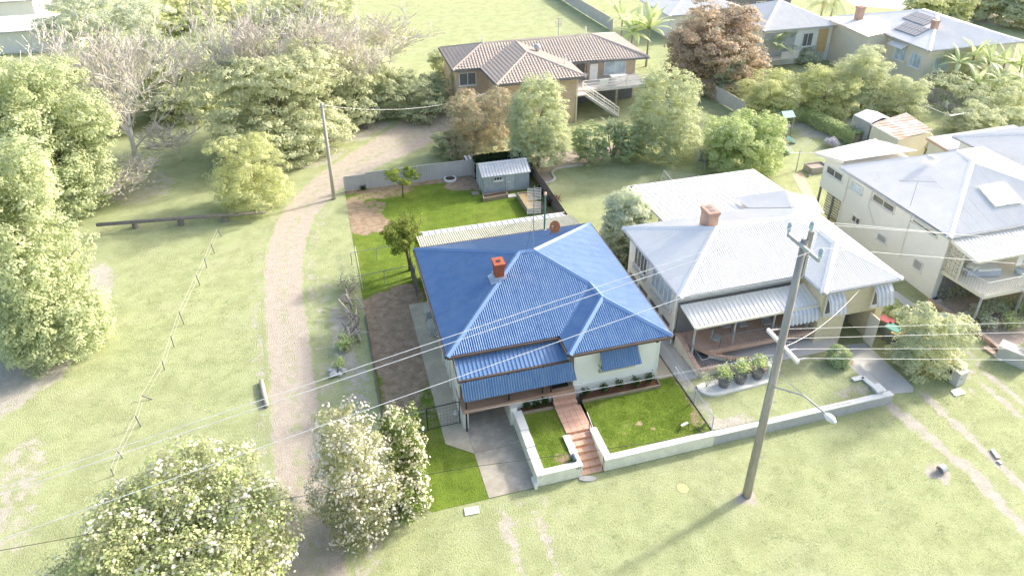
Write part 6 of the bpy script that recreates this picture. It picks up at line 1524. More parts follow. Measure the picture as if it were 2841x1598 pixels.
# fences of the surroundings
steel_fence('pale steel sheet fence running back past the cone shaped tree', [tuple(G(x, y).xy) for x, y in ((1762, 232), (1796, 252), (1832, 272), (1870, 296))], 0, [1.5] * 3, 'pfence', pitch=.3)
steel_fence('white sheet fence beside the far bright field', [tuple(G(x, y).xy) for x, y in ((1395, -12), (1440, 18), (1488, 48), (1540, 80))], 0, [1.7] * 3, 'pfence', pitch=.4)
steel_fence('cream sheet fence in front of the grey roofed cottage', [tuple(S(2000 + x * .16304, y * .16304).xy) for x, y in ((1240, 1085), (1560, 1060), (1900, 1020))], 0, [2.0] * 2, 'pfence', pitch=.3)
steel_fence('pale board fence below the banana plants at the right', [tuple(G(x, y).xy) for x, y in ((2330, 255), (2380, 272), (2440, 290))], 0, [1.6] * 2, 'ppaling', pitch=.3)
def picket_fence(label, a, b, n, h):
    a, b = V(a), V(b); t = thing('paling_fence', label, 'fence', a); mb = MB()
    for i in range(n): p = a.lerp(b, (i + .5) / n); mb.box(p + V((0, 0, h / 2 + random.uniform(-.05, .05))), ((b - a).length / n * .85, .03, h), math.atan2((b - a).y, (b - a).x))
    mb.build('palings', M['ppaling'], t)['kind'] = 'stuff'
    for z in (.35, h * .8): MB().beam(a + V((0, -.05, z)), b + V((0, -.05, z)), .05, .09).build('rail', M['ppaling'], t)
picket_fence('old grey paling fence behind the clipped hedge', zy(1420, 275), zy(2250, 240), 46, 1.3)
# hedge round the neighbour's lawn
def hedge(label, pts, w, h, leaf, n, o):
    t = thing('hedge', label, 'hedge', o); pts = [V(p) for p in pts]; P_, O_ = [], []
    for a, b in zip(pts[:-1], pts[1:]):
        k = int(n * (b - a).length / sum((q - p).length for p, q in zip(pts[:-1], pts[1:]))); u = (b - a).normalized(); s = V((-u.y, u.x, 0))
        t_ = RNG.uniform(0, 1, k); e = RNG.integers(0, 3, k); lat = np.where(e == 0, RNG.uniform(-.5, .5, k), np.where(e == 1, -.5, .5)) * w; z = np.where(e == 0, h, RNG.uniform(.1, h, k)) + RNG.normal(size=k) * .06
        base_ = np.array(a)[None] + np.outer(t_, np.array(b - a)) + np.outer(lat + RNG.normal(size=k) * .06, np.array(s)); base_[:, 2] = z; P_.append(base_); O_.append(np.outer(np.sign(lat) * (e > 0), np.array(s)) + np.array([0, 0, .6]))
    mb = MB()
    for p in pts: mb.tube([p, p + V((0, 0, h * .8))], .05, 5)
    mb.build('stem', M['pbark'], t); mb = MB()
    for a, b in zip(pts[:-1], pts[1:]): mb.beam(a + V((0, 0, h * .45)), b + V((0, 0, h * .45)), w * .8, h * .8)
    mb.build('inner_twigs', M['pbark'], t)
    leaf_mesh('foliage', np.concatenate(P_), np.concatenate(O_), .2, L[leaf], t, 1.8)
hedge('long clipped lime green hedge bounding the play lawn', [zs(20, 640, 0), zs(680, 640, 0), zs(1000, 800, 0), zs(1560, 1060, 0)], 1.0, 1.15, 'lime', 9000, zs(800, 760, 0))
# clotheslines
def clothesline(label, b, h, arm, rz, mat='pgrey'):
    b = V(b); t = thing('clothesline', label, 'clothesline', b, 'rotary clotheslines'); MB().tube([b, b + V((0, 0, h))], .045, 6).build('post', M[mat], t)
    tips = [b + V((math.cos(rz + k * PI / 2) * arm, math.sin(rz + k * PI / 2) * arm, h + .35)) for k in range(4)]
    for p in tips: MB().tube([b + V((0, 0, h - .25)), p], .022, 5).build('arm', M[mat], t)
    mb = MB()
    for f in (.5, .62, .74, .86, .98):
        q = [b.lerp(p, f) + V((0, 0, (1 - f) * (h - .25))) for p in tips]
        for k in range(4): mb.tube([q[k], q[(k + 1) % 4]], .008, 3, False)
    mb.build('line', M['pwhite'], t)
clothesline('rotary clothesline beside the play lawn, in front of its paved strip', zy(1985, 1250), 1.9, 1.9, .5); clothesline('rotary clothesline rising behind the white pan roof', G(1701, 520), 1.9, 1.9, .2); clothesline('rotary clothesline on the grass near the rusty shed', G(2370, 330), 1.9, 2.0, .9)
# play things
ps = thing('play_slide', 'teal plastic slide lying on the play lawn', 'slide', zy(1900, 720)); a, b = zy(1830, 680, .5), zy(1960, 745, .05); MB().beam(a, b, .55, .05).build('chute', M['pteal'], ps)
for s in (-.28, .28): MB().beam(a + V((s * .5, s, .08)), b + V((s * .5, s, .08)), .05, .14).build('slide_wall', M['pteal'], ps)
ps2 = thing('play_slide', 'teal plastic slide leaning out of the light green tree', 'slide', zy(1790, 900)); a, b = zy(1740, 840, .9), zy(1820, 930, .05); MB().beam(a, b, .7, .06).build('chute', M['pteal'], ps2); MB().beam(a + V((.3, .1, .1)), b + V((.3, .1, .1)), .05, .16).build('slide_wall', M['pteal'], ps2)
pc = thing('play_tower', 'small play tower with a teal canopy beside the hedge', 'play tower', zy(1740, 580)); c = zy(1745, 600)
for dx in (-.5, .5):
    for dy in (-.5, .5): MB().box(c + V((dx, dy, 1.0)), (.08, .08, 2.0)).build('post', M['ppaling'], pc)
MB().box(c + V((0, -.3, 2.1)), (1.2, .75, .05), 0, ('X', .6)).build('canopy', M['pteal'], pc); MB().box(c + V((0, .3, 2.1)), (1.2, .75, .05), 0, ('X', -.6)).build('canopy', M['pteal'], pc); MB().box(c + V((0, 0, .9)), (1.1, 1.1, .06)).build('platform', M['ppaling'], pc)
gbx = thing('garden_box', 'weathered timber garden box by the stilts of the white house', 'garden box', zy(2330, 1240)); c = zy(2330, 1250)
for dx, dy, sx, sy in ((0, -.5, 1.6, .06), (0, .5, 1.6, .06), (-.8, 0, .06, 1.06), (.8, 0, .06, 1.06)): MB().box(c + V((dx, dy, .28)), (sx, sy, .55)).build('plank', M['ppaling'], gbx)
MB().box(c + V((0, 0, .22)), (1.5, .94, .4)).build('soil', M['pmulch'], gbx)
sct = thing('scooter', 'small scooter lying on the play lawn near the paved strip', 'scooter', zy(2200, 1340)); c = zy(2200, 1350, .08)
MB().beam(c, c + V((.55, .25, 0)), .1, .03).build('footboard', M['pgrey'], sct); MB().tube([c + V((.55, .25, 0)), c + V((.95, .75, .1))], .02, 5).build('stem', M['pgrey'], sct)
for q in (c, c + V((.55, .25, 0))): MB().tube([q + V((0, -.02, 0)), q + V((0, .02, 0))], .08, 10).build('wheel', M['pdark'], sct)
# curved garden edge under the cone shaped trees
ke = thing('kerb_edging', 'winding pale concrete edging at the foot of the cone shaped trees', 'edging', z2(1780, 560, 0))
kp = curve3([z2(1600, 700, .03), z2(1730, 680, .03), z2(1800, 620, .03), z2(1750, 520, .03), z2(1830, 450, .03), z2(2060, 405, .03), z2(2300, 375, .03)], 5)
for a, b in zip(kp[:-1], kp[1:]): MB().beam(a.lerp(b, .02), a.lerp(b, .98), .2, .14).build('kerb', M['pconc'], ke)
mb = MB(); mb.face(*[(p.x, p.y, .01) for p in kp] + [(30, 55, .01), (17, 55, .01), (16.3, 50, .01)]); structure('mulch_bed', mb, M['pmulch'])
# ------------------------------------------------------------------ trees and shrubs
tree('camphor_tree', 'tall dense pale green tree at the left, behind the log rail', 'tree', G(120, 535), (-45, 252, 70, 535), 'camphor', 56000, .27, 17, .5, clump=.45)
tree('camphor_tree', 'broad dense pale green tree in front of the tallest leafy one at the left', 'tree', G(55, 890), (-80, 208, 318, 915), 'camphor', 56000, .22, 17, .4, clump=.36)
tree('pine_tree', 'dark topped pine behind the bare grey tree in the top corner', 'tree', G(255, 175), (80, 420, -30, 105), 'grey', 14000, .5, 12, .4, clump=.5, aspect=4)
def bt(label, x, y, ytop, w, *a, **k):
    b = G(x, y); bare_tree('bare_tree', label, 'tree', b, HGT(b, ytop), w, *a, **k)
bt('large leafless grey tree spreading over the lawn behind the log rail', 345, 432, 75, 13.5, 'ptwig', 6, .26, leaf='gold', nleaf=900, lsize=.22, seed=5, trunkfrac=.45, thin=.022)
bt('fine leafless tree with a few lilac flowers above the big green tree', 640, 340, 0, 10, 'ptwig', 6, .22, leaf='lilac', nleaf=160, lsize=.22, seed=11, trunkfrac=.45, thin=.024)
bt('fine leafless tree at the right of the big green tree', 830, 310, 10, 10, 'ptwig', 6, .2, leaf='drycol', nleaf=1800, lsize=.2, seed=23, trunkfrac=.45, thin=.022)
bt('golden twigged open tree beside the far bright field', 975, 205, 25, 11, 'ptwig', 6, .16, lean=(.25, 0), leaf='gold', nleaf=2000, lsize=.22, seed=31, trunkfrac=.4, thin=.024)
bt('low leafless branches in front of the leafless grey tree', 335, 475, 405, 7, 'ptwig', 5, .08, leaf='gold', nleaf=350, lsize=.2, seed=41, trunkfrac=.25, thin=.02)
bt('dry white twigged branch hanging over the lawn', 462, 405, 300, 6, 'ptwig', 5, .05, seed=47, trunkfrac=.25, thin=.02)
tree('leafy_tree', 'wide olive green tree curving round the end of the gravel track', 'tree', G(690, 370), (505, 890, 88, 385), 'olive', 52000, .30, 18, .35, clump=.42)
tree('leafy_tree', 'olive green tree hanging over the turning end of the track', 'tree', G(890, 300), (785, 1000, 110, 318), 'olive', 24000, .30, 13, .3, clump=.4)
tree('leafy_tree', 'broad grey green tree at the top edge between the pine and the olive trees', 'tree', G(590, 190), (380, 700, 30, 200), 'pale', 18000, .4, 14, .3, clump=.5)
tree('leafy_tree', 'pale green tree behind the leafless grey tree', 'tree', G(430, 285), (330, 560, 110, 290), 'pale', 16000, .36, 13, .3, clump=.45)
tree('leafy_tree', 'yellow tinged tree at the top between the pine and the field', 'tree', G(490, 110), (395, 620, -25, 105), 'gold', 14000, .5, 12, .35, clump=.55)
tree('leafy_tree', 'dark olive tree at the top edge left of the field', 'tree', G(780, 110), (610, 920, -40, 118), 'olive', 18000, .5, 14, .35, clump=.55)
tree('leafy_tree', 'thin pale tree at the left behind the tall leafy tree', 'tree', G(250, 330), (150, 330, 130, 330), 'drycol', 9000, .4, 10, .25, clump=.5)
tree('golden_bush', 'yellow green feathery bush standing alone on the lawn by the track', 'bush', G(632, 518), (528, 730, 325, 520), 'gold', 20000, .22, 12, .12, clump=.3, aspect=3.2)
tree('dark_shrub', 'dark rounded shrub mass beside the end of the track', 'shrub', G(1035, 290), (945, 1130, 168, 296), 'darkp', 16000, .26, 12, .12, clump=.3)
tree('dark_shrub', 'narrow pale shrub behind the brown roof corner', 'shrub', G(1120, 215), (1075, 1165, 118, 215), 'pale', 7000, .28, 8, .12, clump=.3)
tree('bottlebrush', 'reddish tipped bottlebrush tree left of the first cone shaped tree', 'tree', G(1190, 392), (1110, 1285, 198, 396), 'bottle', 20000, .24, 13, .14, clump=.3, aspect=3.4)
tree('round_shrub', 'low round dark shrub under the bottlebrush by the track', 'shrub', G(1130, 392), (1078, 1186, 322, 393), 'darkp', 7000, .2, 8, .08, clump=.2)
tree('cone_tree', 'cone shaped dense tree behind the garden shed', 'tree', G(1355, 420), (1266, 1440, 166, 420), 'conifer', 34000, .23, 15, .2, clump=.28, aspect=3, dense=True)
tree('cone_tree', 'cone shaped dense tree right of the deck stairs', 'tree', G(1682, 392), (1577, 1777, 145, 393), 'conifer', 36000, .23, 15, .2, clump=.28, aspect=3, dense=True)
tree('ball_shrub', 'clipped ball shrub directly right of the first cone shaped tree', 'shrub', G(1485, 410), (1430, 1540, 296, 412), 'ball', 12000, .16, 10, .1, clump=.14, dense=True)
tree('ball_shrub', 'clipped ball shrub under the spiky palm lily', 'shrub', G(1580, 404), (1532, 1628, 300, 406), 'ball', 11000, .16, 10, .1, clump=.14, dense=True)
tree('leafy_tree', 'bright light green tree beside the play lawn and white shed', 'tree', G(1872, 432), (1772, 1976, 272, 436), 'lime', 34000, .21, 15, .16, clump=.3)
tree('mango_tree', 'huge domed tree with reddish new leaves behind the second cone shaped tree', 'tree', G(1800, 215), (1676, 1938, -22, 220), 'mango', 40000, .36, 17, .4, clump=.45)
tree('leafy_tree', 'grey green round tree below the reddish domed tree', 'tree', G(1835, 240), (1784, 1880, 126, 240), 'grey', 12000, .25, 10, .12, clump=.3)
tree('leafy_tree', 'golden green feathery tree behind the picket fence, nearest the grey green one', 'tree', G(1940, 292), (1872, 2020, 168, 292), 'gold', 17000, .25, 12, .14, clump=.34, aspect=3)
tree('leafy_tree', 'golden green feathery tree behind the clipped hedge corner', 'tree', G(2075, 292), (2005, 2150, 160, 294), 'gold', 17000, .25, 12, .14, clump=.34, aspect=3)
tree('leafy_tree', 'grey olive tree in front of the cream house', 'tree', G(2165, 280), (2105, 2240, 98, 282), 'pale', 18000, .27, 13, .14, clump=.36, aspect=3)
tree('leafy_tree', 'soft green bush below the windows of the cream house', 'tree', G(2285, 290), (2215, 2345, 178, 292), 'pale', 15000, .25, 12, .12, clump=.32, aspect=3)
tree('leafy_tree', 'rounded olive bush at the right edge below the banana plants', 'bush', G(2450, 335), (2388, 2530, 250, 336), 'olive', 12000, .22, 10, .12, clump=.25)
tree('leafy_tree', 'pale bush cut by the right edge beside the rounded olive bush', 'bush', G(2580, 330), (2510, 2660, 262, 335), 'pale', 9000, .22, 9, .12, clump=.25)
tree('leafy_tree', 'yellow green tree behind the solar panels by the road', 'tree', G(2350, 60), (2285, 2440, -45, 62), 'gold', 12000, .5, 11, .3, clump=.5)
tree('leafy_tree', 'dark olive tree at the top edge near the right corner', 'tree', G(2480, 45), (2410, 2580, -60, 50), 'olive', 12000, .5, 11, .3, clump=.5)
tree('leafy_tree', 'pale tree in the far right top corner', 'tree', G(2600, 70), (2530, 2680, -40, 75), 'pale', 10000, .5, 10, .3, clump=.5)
tree('side_shrub', 'rounded shrub between the cottage and the brick house', 'shrub', G(1578, 655), (1506, 1640, 470, 668), 'grey', 19000, .19, 12, .1, clump=.22, dense=True)
small_shrub('strappy_plant', 'strappy leaved plant in the shade between the two houses', S(1720, 745, .0), .8, 1.2, 'darkp', 900, .2, stems=7)
small_shrub('shrub', 'small yellow green bush on the strip between the two houses', S(1690, 680, .0), .6, .9, 'lime', 700, .14)
tree('small_shrub', 'grey shrub in front of the cream fence', 'shrub', S(2000 + 1370 * .163, 1080 * .163), (2000, 2060, 112, 160), 'grey', 4000, .25, 7, .08, clump=.3)
tree('small_shrub', 'dry bush between the rusty shed and the white garage', 'shrub', G(2330, 385), (2305, 2362, 340, 388), 'drycol', 4000, .2, 7, .08, clump=.25)
tree('small_shrub', 'purple tinged low plants at the foot of the clipped hedge', 'shrub', zs(1190, 1080, 0), (2070, 2110, 352, 378), 'lilac', 900, .16, 6, .05, clump=.2)

# flowering bushes at the front
tree('flowering_bush', 'huge white flowered bush overgrown with lime green creeper', 'bush', G(440, 1500), (165, 748, 1098, 1560), 'hibleaf', 52000, .13, 20, .14, clump=.22, extra=[('blossoms', 'flower', 8000, .14), ('creeper', 'vine', 26000, .11)])
tree('flowering_bush', 'white flowered bush at the corner between track and drive', 'bush', G(892, 1325), (785, 1000, 1003, 1345), 'hibleaf', 24000, .11, 14, .10, clump=.18, extra=[('blossoms', 'flower', 5200, .115)])
L['hib2'] = leafmat('rich_bush_leaf', [(0.12, 0.19, 0.04), (0.23, 0.32, 0.07), (0.40, 0.47, 0.15)])  # same bush as hibleaf, without the white haze in its colours
L['flower2'] = leafmat('cream_blossom', [(0.62, 0.58, 0.38), (0.79, 0.75, 0.56), (0.85, 0.83, 0.70)], trans=0.2)
tree('flowering_bush', 'rich green bush with cream flowers leaning over the left front lawn', 'bush', G(1003, 1215), (962, 1070, 1018, 1235), 'hib2', 11000, .11, 10, .06, clump=.15, extra=[('blossoms', 'flower2', 2600, .12)], bark='bark')
tree('flowering_bush', 'smaller rich green bush with cream flowers at the front lot corner', 'bush', G(1020, 1300), (975, 1082, 1175, 1305), 'hib2', 8000, .11, 9, .06, clump=.15, extra=[('blossoms', 'flower2', 1500, .11)], bark='bark')
# plants in the middle property
tree('lemon_tree', 'small lemon tree with a bare forked trunk on the back lawn', 'tree', G(1015, 497), (966, 1058, 418, 470), 'lemon', 2600, .15, 9, .06, 'bark', clump=.16, inner=.3, skirt=False)
lt_ = COL.objects['lemon_tree']; lq = crown_box(G(1015, 497), 966, 1058, 418, 470)
for k in range(14):
    u_ = RNG.normal(size=3); u_ /= np.linalg.norm(u_); c = lq[0] + V((u_[0] * lq[1] * .85, u_[1] * lq[1] * .85, u_[2] * lq[2] * .8)); MB().lathe(c, [(.01, -.06), (.045, -.03), (.05, 0), (.04, .035), (.01, .06)], 7).build('lemon', M['lemon'], lt_, True)
tree('yard_tree', 'twisted small tree by the rear corner of the cottage', 'tree', G(1032, 680), (962, 1070, 548, 645), 'yard', 5200, .16, 11, .13, 'bark', clump=.2, inner=.3, skirt=False)
bare_tree('yard_twigs', 'thin whippy shoots standing above the twisted yard tree', 'tree', G(1030, 660), HGT(G(1030, 660), 530), 1.7, 'bark', 4, .03, seed=77, trunkfrac=.45, leaf='yard', nleaf=300, lsize=.12, thin=.006)
hedge('dark green hedge behind the garden shed', [(11.4, 52.2, 0), (15.7, 52.2, 0)], .9, 1.75, 'dkhedge', 6500, (13.5, 52.2, 0))
co = thing('cordyline', 'crimson leaved cordyline beside the paling fence', 'plant', z2(1800, 1150, 0))
for k, (dx, dy, z) in enumerate(((0, 0, .75), (.3, .35, .55), (-.2, .3, .5))):
    c = z2(1800, 1150, 0) + V((dx, dy, 0)); MB().tube([c, c + V((0, 0, z))], .02, 5).build('stem', M['bark'], co); blade_fan(co, c + V((0, 0, z)), 13, .55, .09, L['redleaf'], .5, (.2, 1.3), seed=k)
for i, (x, y, lb) in enumerate(((1540, 850, 'small green plant at the foot of the paling fence, nearest the shed'), (1580, 905, 'small green plant at the foot of the paling fence, second from the shed'), (1660, 1010, 'leafy green plant at the foot of the paling fence by the vent pipe'), (1710, 1110, 'leafy green plant at the foot of the paling fence next to the crimson plant'))):
    small_shrub('shrub', lb, z2(x, y, .0), .26, .42, n=260, size=.13)
small_shrub('weed', 'small weed clump at the foot of the steel sheet fence', S(940 + 440 * .155, 400 + 815 * .155), .3, .3, n=200, size=.12)
# palm lilies, bananas, palms
def palm_lily(label, base, h, heads, ln=.75, name='palm_lily', mat='palm', seed=0):
    rg = random.Random(seed); base = V(base); t = thing(name, label, 'plant', base)
    for k in range(heads):
        q = base + V((rg.uniform(-.6, .6), rg.uniform(-.5, .5), h * rg.uniform(.7, 1.05))); limb(mb := MB(), base, q, .05, .04, .2, 5, 4); mb.build('stem', M['pbark'], t)
        blade_fan(t, q, 44, ln, .15, L[mat], .9, (-.1, 1.4), seed=seed * 7 + k, each=False, name='leaf_head')
palm_lily('spiky green palm lily between the clipped ball shrubs', G(1540, 402), HGT(G(1540, 402), 318), 5, 1.15, seed=2)
palm_lily('tall spiky palm lily at the left corner of the brown house', G(1155, 268), HGT(G(1155, 268), 175), 7, .8, seed=4); palm_lily('pale spiky palm lily behind the reddish bottlebrush', G(1185, 262), HGT(G(1185, 262), 195), 6, .8, seed=5)
def banana(label, base, h, n, ln, w, seed, name='banana_plant', elev=(.35, 1.35)):
    base = V(base); t = thing(name, label, 'banana plant', base); c = base + V((0, 0, h * .55)); MB().tube([base, c], [.14, .08], 7).build('stem', M['pbark'], t)
    blade_fan(t, c, n, ln, w, L['banana'], .75, elev, seed=seed, ragged=True, segs=6)
ban = [((1585, 165), 7.0, 12, 3.2, .7, 'giant bird of paradise with broad leaves behind the brown roof, nearest the field'), ((1625, 168), 8.0, 12, 3.4, .7, 'giant bird of paradise behind the brown roof, nearest the reddish tree'), ((1560, 130), 7.0, 10, 3.0, .6, 'giant bird of paradise at the back beside the white sheet fence'),
       ((1930, 165), 4.5, 12, 2.6, .55, 'bright banana plant at the right side of the reddish domed tree'), ((1965, 160), 4.0, 10, 2.4, .5, 'banana plant in front of the grey roofed cottage verandah')]
for i, ((x, y), h, n, ln, w, lb) in enumerate(ban): banana(lb, G(x, y), h, n + 8, ln * 1.1, w * 1.35, i + 1)
for i, (x, y, h, lb) in enumerate(((2390, 235, 6.0, 'banana plant rising in front of the cream house gutter, first from its corner'), (2425, 225, 6.5, 'tallest banana plant in front of the white roof'), (2465, 232, 6.0, 'banana plant in the middle of the right banana clump'), (2505, 228, 5.5, 'banana plant at the right of the clump below the white roof'), (2545, 238, 5.5, 'banana plant near the right edge of the picture, upper one'), (2440, 260, 4.0, 'low banana plant over the board fence'), (2500, 262, 4.0, 'low banana plant right of the board fence'), (2560, 265, 4.0, 'low banana plant at the right edge above the pale bush'))):
    banana(lb, G(x, y), h, 16, 2.6, .6, 50 + i)
tree('undergrowth', 'tangled green undergrowth below the right banana clump', 'bush', G(2440, 262), (2340, 2600, 160, 268), 'pale', 16000, .3, 14, .12, clump=.4, aspect=3)
def palm(label, base, h, ln, seed):
    base = V(base); t = thing('palm_tree', label, 'palm', base, 'slender palms by the grey roofed cottage'); top = base + V((.3, .1, h)); limb(mb := MB(), base, top, .16, .11, .04, 7, 6); mb.build('trunk', M['pbark'], t, True)
    mb = MB(); rg = random.Random(seed)
    for i in range(13):
        th = i * 2.4; el = rg.uniform(.0, 1.1); d = V((math.cos(th) * math.cos(el), math.sin(th) * math.cos(el), math.sin(el))); p = V(top); side = V((-math.sin(th), math.cos(th), 0))
        for k in range(11):
            q = p + d * (ln / 11)
            for s in (-1, 1):
                l = .75 * math.sin(PI * (k + 1) / 12.5) + .1; e = p + side * s * l + d * .3 - V((0, 0, .28)); mb.face(p, p + d * .14, e)
            mb.beam(p, q, .035, .03); p = q; d = (d - V((0, 0, .16))).normalized()
    leafo = mb.build('fronds', L['palm'], t)
    MB().lathe(top - V((0, 0, .7)), [(.13, 0), (.16, .4), (.1, .8)], 8).build('crownshaft', M['pterra'], t)
palm('slender palm standing before the tan door, nearest the window', G(2046, 118), HGT(G(2046, 118), 10), 2.6, 3); palm('slender palm standing before the tan door, nearest the cream house', G(2072, 118), HGT(G(2072, 118), 2), 2.8, 8)

# ------------------------------------------------------------------ poles and wires
PB = G(1878, 1246); PX, PY = PB.x, PB.y
pole = thing('power_pole', 'tall weathered timber power pole with two crossarms and a street lamp', 'power pole', PB)
PH = HGT(PB, 665 / _K)
mb = MB(); mb.tube([PB - V((0, 0, .2)), PB + V((0, 0, PH * .5)), PB + V((0, 0, PH))], [.20, .165, .13], 12); mb.build('pole', M['pole'], pole, True)
def onpx(x, y, X=None): return ATX(x, y, PX if X is None else X)
t0_, t1_ = onpx(2243, 645), onpx(2232, 705); MB().beam(V((PX + .14, PY - .04, t1_.z - .2)), V((PX + .16, PY - .04, t0_.z)), .12, .16, (1, 0, 0)).build('pole_extension', M['pole'], pole)
hvL, hvR = onpx(2196, 653), onpx(2284.8, 716); az = (hvL.z + hvR.z) / 2
MB().beam((PX - .16, hvL.y, az), (PX - .16, hvR.y, az), .10, .14).build('crossarm', M['pgrey'], pole)
def insulator(p, h=.42, r=.10):
    t = MB().lathe(V(p), [(.04, 0), (.05, .05)] + [(r * (1 if k % 2 else .7), .08 + k * (h - .1) / 6) for k in range(7)] + [(.04, h)], 8).build('insulator', M['pglassblue'], pole); return V(p) + V((0, 0, h + .02))
iL = insulator((PX - .16, hvL.y, az + .07)); iR = insulator((PX - .16, hvR.y, az + .07)); iT = insulator((PX + .12, PY - .04, t0_.z), .4)
MB().box((PX + .16, PY - .04, t1_.z - .55), (.1, .2, .9)).build('bracket', M['pgrey'], pole)
lvA, lvB = onpx(2119, 918), onpx(2203, 1006); lz = (lvA.z + lvB.z) / 2
MB().beam((PX + .18, lvA.y, lz), (PX + .18, lvB.y, lz), .12, .14).build('crossarm', M['pwhite'], pole)
MB().beam((PX + .16, PY, lz - .8), (PX + .18, lvA.y * .6 + lvB.y * .4, lz - .07), .03, .03).build('brace', M['pgrey'], pole)
lvy = [lvA.y + (lvB.y - lvA.y) * f for f in (.06, .36, .68, .96)]
for y in lvy: MB().tube([(PX + .18, y, lz + .05), (PX + .55, y, lz + .04)], .035, 6).build('strain_insulator', M['pgrey'], pole)
for k in range(9):
    z = 2.5 + k * 1.05; MB().tube([PB + V((.12, -.1, z)), PB + V((.30, -.22, z + .05))], .014, 4).build('step_bolt', M['pgrey'], pole)
# street lamp
sa_, se, sl_, sh_ = onpx(2146.8, 1073), onpx(2229.4, 1097), onpx(2290, 1147), onpx(2318, 1174)
lamp = MB(); lamp.tube([sa_, se, sl_], .035, 6); lamp.tube([onpx(2140, 1020), se], .01, 4); lamp.tube([onpx(2150, 1020), se + V((0, -.03, 0))], .01, 4); lamp = lamp.build('lamp_arm', M['pgrey'], pole)
mb = MB(); dd = (sh_ - sl_)
for i in range(7):
    t = i / 6; r = .04 + .13 * math.sin(PI * min(1, t * .9 + .08)); p = sl_ + dd * t
    for k in range(8): a = 2 * PI * k / 8; mb.v.append((p.x + r * math.cos(a), p.y, p.z + r * .7 * math.sin(a)))
    if i:
        for k in range(8): mb.f.append(((i - 1) * 8 + k, (i - 1) * 8 + (k + 1) % 8, i * 8 + (k + 1) % 8, i * 8 + k))
mb.f += [tuple(range(8)), tuple(range(55, 47, -1))]; mb.build('lamp_head', M['coping'], lamp, True)
def wire(label, pts, r=.014, mat='wire', group='overhead wires', sag=0.0):
    pts = [V(p) for p in pts]; P_ = []
    for a, b in zip(pts[:-1], pts[1:]):
        n = 14
        for k in range(n): t = k / n; P_.append(a.lerp(b, t) - V((0, 0, sag * 4 * t * (1 - t))))
    P_.append(pts[-1]); o = MB().tube(P_, r, 5).build('overhead_wire', M[mat]); return props(o, label, 'wire', group)
def run(p, x, y): q = ATY(x, y, p.y); d = q - p; return p + d * 1.25
wire('upper high wire crossing the blue roof to the left, farther of the close pair', [iL, run(iL, 0, 1112 * _K)], .012); wire('upper high wire crossing the blue roof to the left, nearer of the close pair', [iT, run(iT, 0, 1128 * _K)], .012)
wire('single high wire crossing the verandah roof to the left', [iR, run(iR, 0, 1231 * _K)], .012)
wire('high wire running right in front of the white house, farther of the close pair', [iL, run(iL, 2841, 622)], .011); wire('high wire running right in front of the white house, nearer of the close pair', [iT, run(iT, 2841, 628)], .011); wire('high wire running right across the breeze block screen', [iR, run(iR, 2841, 686)], .011)
for y, yy, lb in zip(lvy, (805, 829, 876, 907), ('low wire running right over the garage, first from the houses', 'low wire running right over the bins, second from the houses', 'low wire running right over the leafy shrub, third from the houses', 'low wire running right over the brick planter, nearest the street')):
    p = V((PX + .55, y, lz + .04)); wire(lb, [p, run(p, 2841, yy)], .009)
A_ = [onpx(2147, 984), V((4.8, 25.38, 1.33))]; wire('thin pale service cable passing low across the front of the cottage', A_, .010, sag=.05)
B_ = [ATY(x, y, PY) for x, y in ((2142, 1012), (1877, 1065), (1660, 1110), (1400, 1146), (1200, 1172), (1000, 1205), (600, 1275), (276, 1334), (-60, 1395))]; wire('thin black cable sagging across the front lawn and drive', B_, .010, 'darkcable')
C_ = [V((PX, PY, lz)), S(2100 + 1720 * .1553, 640 + 1060 * .1553, 3.9)]; wire('thin service cable from the tall pole to the brick house wall', [C_[0], V((27.0, 25.95, 3.95))], .010, 'wire', sag=.6)
LB = G(841, 501); lh = HGT(LB, 260)
lpl = thing('timber_pole', 'slim grey timber pole beside the gravel track', 'power pole', LB); MB().tube([LB - V((0, 0, .2)), LB + V((0, 0, lh))], [.16, .11], 9).build('pole', M['pole'], lpl, True)
mb = MB(); mb.tube([LB + V((-.05, 0, lh - .2)), LB + V((.25, -.05, lh - .2))], .05, 6); mb.build('insulator', M['pgrey'], lpl); MB().tube([LB + V((.1, -.1, lh * .55)), LB + V((.4, -.2, lh * .55))], .02, 4).build('step_bolt', M['pgrey'], lpl)
wire('sagging service wire from the slim pole towards the brown roofed house', [LB + V((.2, 0, lh - .2)), V((15.6, 60.5, 4.4))], .014, 'wire', sag=1.0)

# ------------------------------------------------------------------ the paddock at the left
lr = thing('log_rail', 'long grey log laid on three stumps across the lawn', 'log', G(455, 565)); la, lb_ = G(243, 566, .62), G(668, 534, .62)
MB().tube([la, la.lerp(lb_, .5) + V((0, 0, .02)), lb_], [.14, .13, .10], 8).build('log', M['plog'], lr, True)
for x, y in ((342, 573), (456, 566), (567, 557)): c = G(x, y); MB().tube([c - V((0, 0, .05)), c + V((0, .15, .52))], [.24, .22], 9).build('stump', M['plog'], lr)
pk = [(x / 1.0, y, u, v, o) for o, lst in ((0, [(1093, 1150, 1115, 1190), (1060, 1225, 1080, 1275), (1028, 1298, 1042, 1350), (985, 1383, 1007, 1435)]), (800, [(900, 115, 927, 183), (858, 237, 877, 295), (815, 363, 829, 411), (711, 537, 766, 558), (680, 638, 709, 694), (590, 815, 618, 852), (558, 905, 572, 940)])) for x, y, u, v in lst]
pkp = []
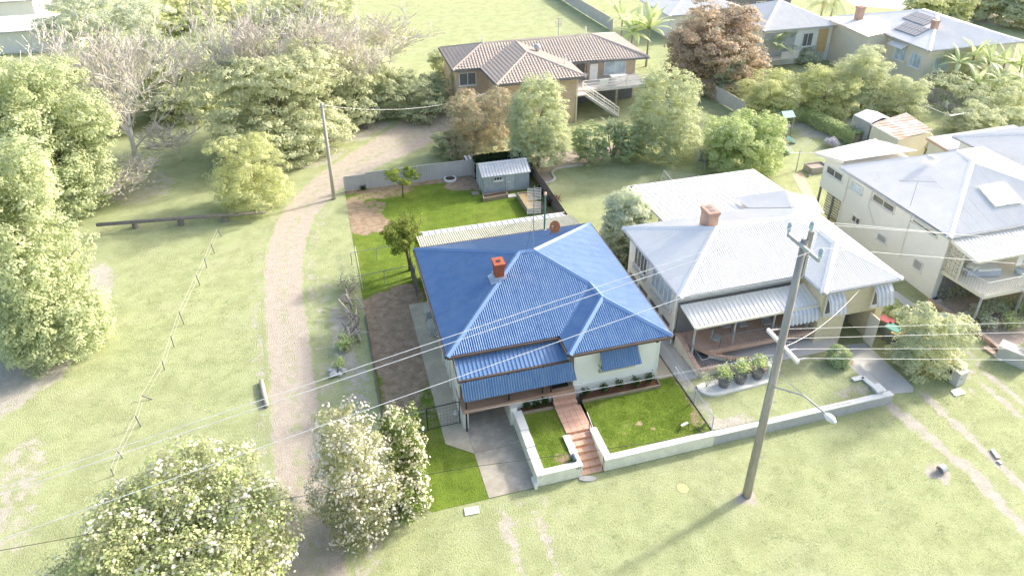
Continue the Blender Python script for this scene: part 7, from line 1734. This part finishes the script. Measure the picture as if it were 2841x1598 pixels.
for i, (x, y, u, v, o) in enumerate(pk):
    k = .5515; b = S(u * k, o + v * k); tp = ONP(x * k / _K, (o + y * k) / _K, b)
    if (tp - b).length < .3: tp = b + V((-.3, .1, .7))
    ob = MB().beam(b, tp, .045, .045).build('star_picket', M['pdark'], loc=b)
    props(ob, ('leaning dark steel picket, %s in the paddock row counted from the log rail' % ('first second third fourth fifth sixth seventh eighth ninth tenth eleventh'.split()[i])), 'picket', 'leaning pickets across the paddock'); pkp.append(tp)
fw = thing('fence_wire', 'slack pale fence wire strung along the leaning pickets', 'wire', pkp[0])
for dz in (0, -.35): MB().tube([p + V((0, 0, dz)) for p in pkp], .005, 4).build('strand', M['pwhite'], fw)
fl = thing('fallen_log', 'short pale log lying beside the gravel track', 'log', G(666, 990)); MB().tube([G(657, 957, .12), G(664, 990, .14), G(672, 1022, .12)], [.12, .13, .11], 8).build('log', M['pstick'], fl, True)
wp = thing('wood_pile', 'heap of cut branches and logs against the left boundary', 'wood pile', G(890, 800)); rg = random.Random(3)
for k in range(46):
    c = G(rg.uniform(860, 908), rg.uniform(715, 865), .0); th = rg.uniform(-.9, .9) + (PI / 2 if rg.random() < .6 else 0); l = rg.uniform(.4, 1.3); z = rg.uniform(.05, .75); e = V((math.cos(th) * l / 2, math.sin(th) * l / 2, rg.uniform(-.1, .35))); r = rg.uniform(.02, .07)
    MB().tube([c - e + V((0, 0, z)), c + V((0, 0, z + .02)), c + e + V((0, 0, z))], [r, r, r * .8], 6).build('branch', M['pstick'] if rg.random() < .7 else M['plog'], wp)
small_shrub('leafy_plant', 'bright green leafy weed beside the wood pile', G(867, 875), .55, .7, 'lime', 420, .2); small_shrub('leafy_plant', 'thin pale shrub growing through the end of the wood pile', G(878, 730), .7, 1.1, 'pale', 320, .15)
stn = thing('stone_pile', 'little heap of grey stones beside the track', 'stones', G(848, 940))
for k in range(16):
    c = G(rg.uniform(832, 868), rg.uniform(925, 955)) + V((0, 0, rg.uniform(.05, .2))); r = rg.uniform(.09, .18); MB().lathe(c - V((0, 0, r * .5)), [(r * .5, 0), (r, r * .35), (r * .8, r * .8), (r * .2, r)], 6 + k % 3).build('stone', M['pblock'], stn)
small_shrub('leafy_plant', 'lime weed growing out of the stone heap', G(855, 925), .35, .6, 'lime', 240, .14)
lg = thing('log_stack', 'small stack of cut logs under the olive tree', 'log stack', G(915, 322))
for k in range(9):
    c = G(895 + 8 * (k % 5), 322) + V((0, .2 * (k // 5), .15 + .28 * (k // 5))); MB().tube([c + V((-.2, -.3, 0)), c + V((.2, .3, 0))], .16, 8).build('log', M['plog'], lg)
pp = thing('drain_pipe', 'short grey concrete drain pipe in a muddy hole on the verge', 'pipe', G(2362, 1190)); c = G(2362, 1188); mb = MB(); d_ = V((.3, .05, .03))
for r, (s0, s1) in ((.19, (0, 1)), (.15, (1, 0))): mb.tube([c + V((0, 0, .16)) + d_ * s0, c + V((0, 0, .16)) + d_ * s1 + V((0.001, 0, 0))], r, 14, False)
mb.build('pipe', M['pblock'], pp); MB().tube([c + V((.04, 0, .16)), c + V((.06, 0, .16))], .148, 14).build('hollow', M['pdark'], pp)
sc2 = thing('metal_scrap', 'bent pale metal scrap lying in the grass by the wheel tracks', 'scrap', G(2508, 1142)); MB().beam(G(2496, 1130, .05), G(2512, 1152, .06), .2, .06).build('plate', M['pconc'], sc2); MB().beam(G(2510, 1158, .04), G(2520, 1166, .05), .16, .06).build('plate', M['pblock'], sc2)
ycp = MB(); c = G(1717, 1228)
ycp.lathe(c, [(.26, 0), (.25, .012), (0, .014)], 18); props(ycp.build('marker_disc', plain('yellow_marker_paint', (.72, .62, .22))), 'round yellow disc lying flat on the grass verge', 'disc')
for i, (x, y) in enumerate(((2005, 1175), (2515, 1262), (1940, 1460), (2380, 1500), (1890, 1252), (985, 1390), (950, 1330))):
    pass

# ------------------------------------------------------------------ grass blades
def on_verge(x, y):
    bare = soil_field(x[None], y[None])[0]; d = np.full(x.shape, 1e9)
    for (ax, ay), (bx, by) in zip(TRK_XY[:-1], TRK_XY[1:]):
        dx, dy = bx - ax, by - ay; t = np.clip(((x - ax) * dx + (y - ay) * dy) / (dx * dx + dy * dy), 0, 1); d = np.minimum(d, np.hypot(x - ax - t * dx, y - ay - t * dy))
    lot = (x > .85) & (x < 30) & (y > 21.2) & (y < 53); hs = (x > 30) & (y > 27)
    return (RNG.random(x.shape) > bare * 1.2) & (d > 1.35) & ~lot & ~hs
L['pblade'] = leafmat('pale_grass_blade', [(.47, .52, .28), (.57, .61, .34), (.66, .68, .42)])  # outside blades, white haze mixed into their colour
L['blade'] = leafmat('green_grass_blade', [(.19, .29, .04), (.28, .39, .06), (.40, .46, .10)])
tufts('grass_blades', 'pale grass blades covering verge and paddock', 120000, (-14, 34), (9, 46), .0, .05, L['pblade'], on_verge, 3)
def on_lawn(x, y):
    b = lot_field(x[None], y[None])[0]
    blocked = ((x > 3.55) & (y < 40.0) & (y > 23.6)) | ((x > 4.8) & (y < 25)) | ((x > 11.2) & (y > 48.2)) | ((x < 1.0) | (x > 15.9))
    return (RNG.random(x.shape) > b * 1.1) & ~blocked
tufts('grass_blades', 'green grass blades of the back and side lawn', 50000, (1, 15.9), (21.4, 52.3), .012, .045, L['blade'], on_lawn, 5)
def on_front(x, y):
    b = front_field(x[None], y[None])[0]; return (RNG.random(x.shape) > b * 1.2) & (((x > 10.78) & (x < 15.96)) | ((x > 7.6) & (x < 9.2))) & ~((x < 9.3) & (x > 8.98) & (y < 23.3))
tufts('grass_blades', 'green grass blades of the raised front lawns', 18000, (7.55, 15.96), (21.64, 25.02), .68, .045, L['blade'], on_front, 6)
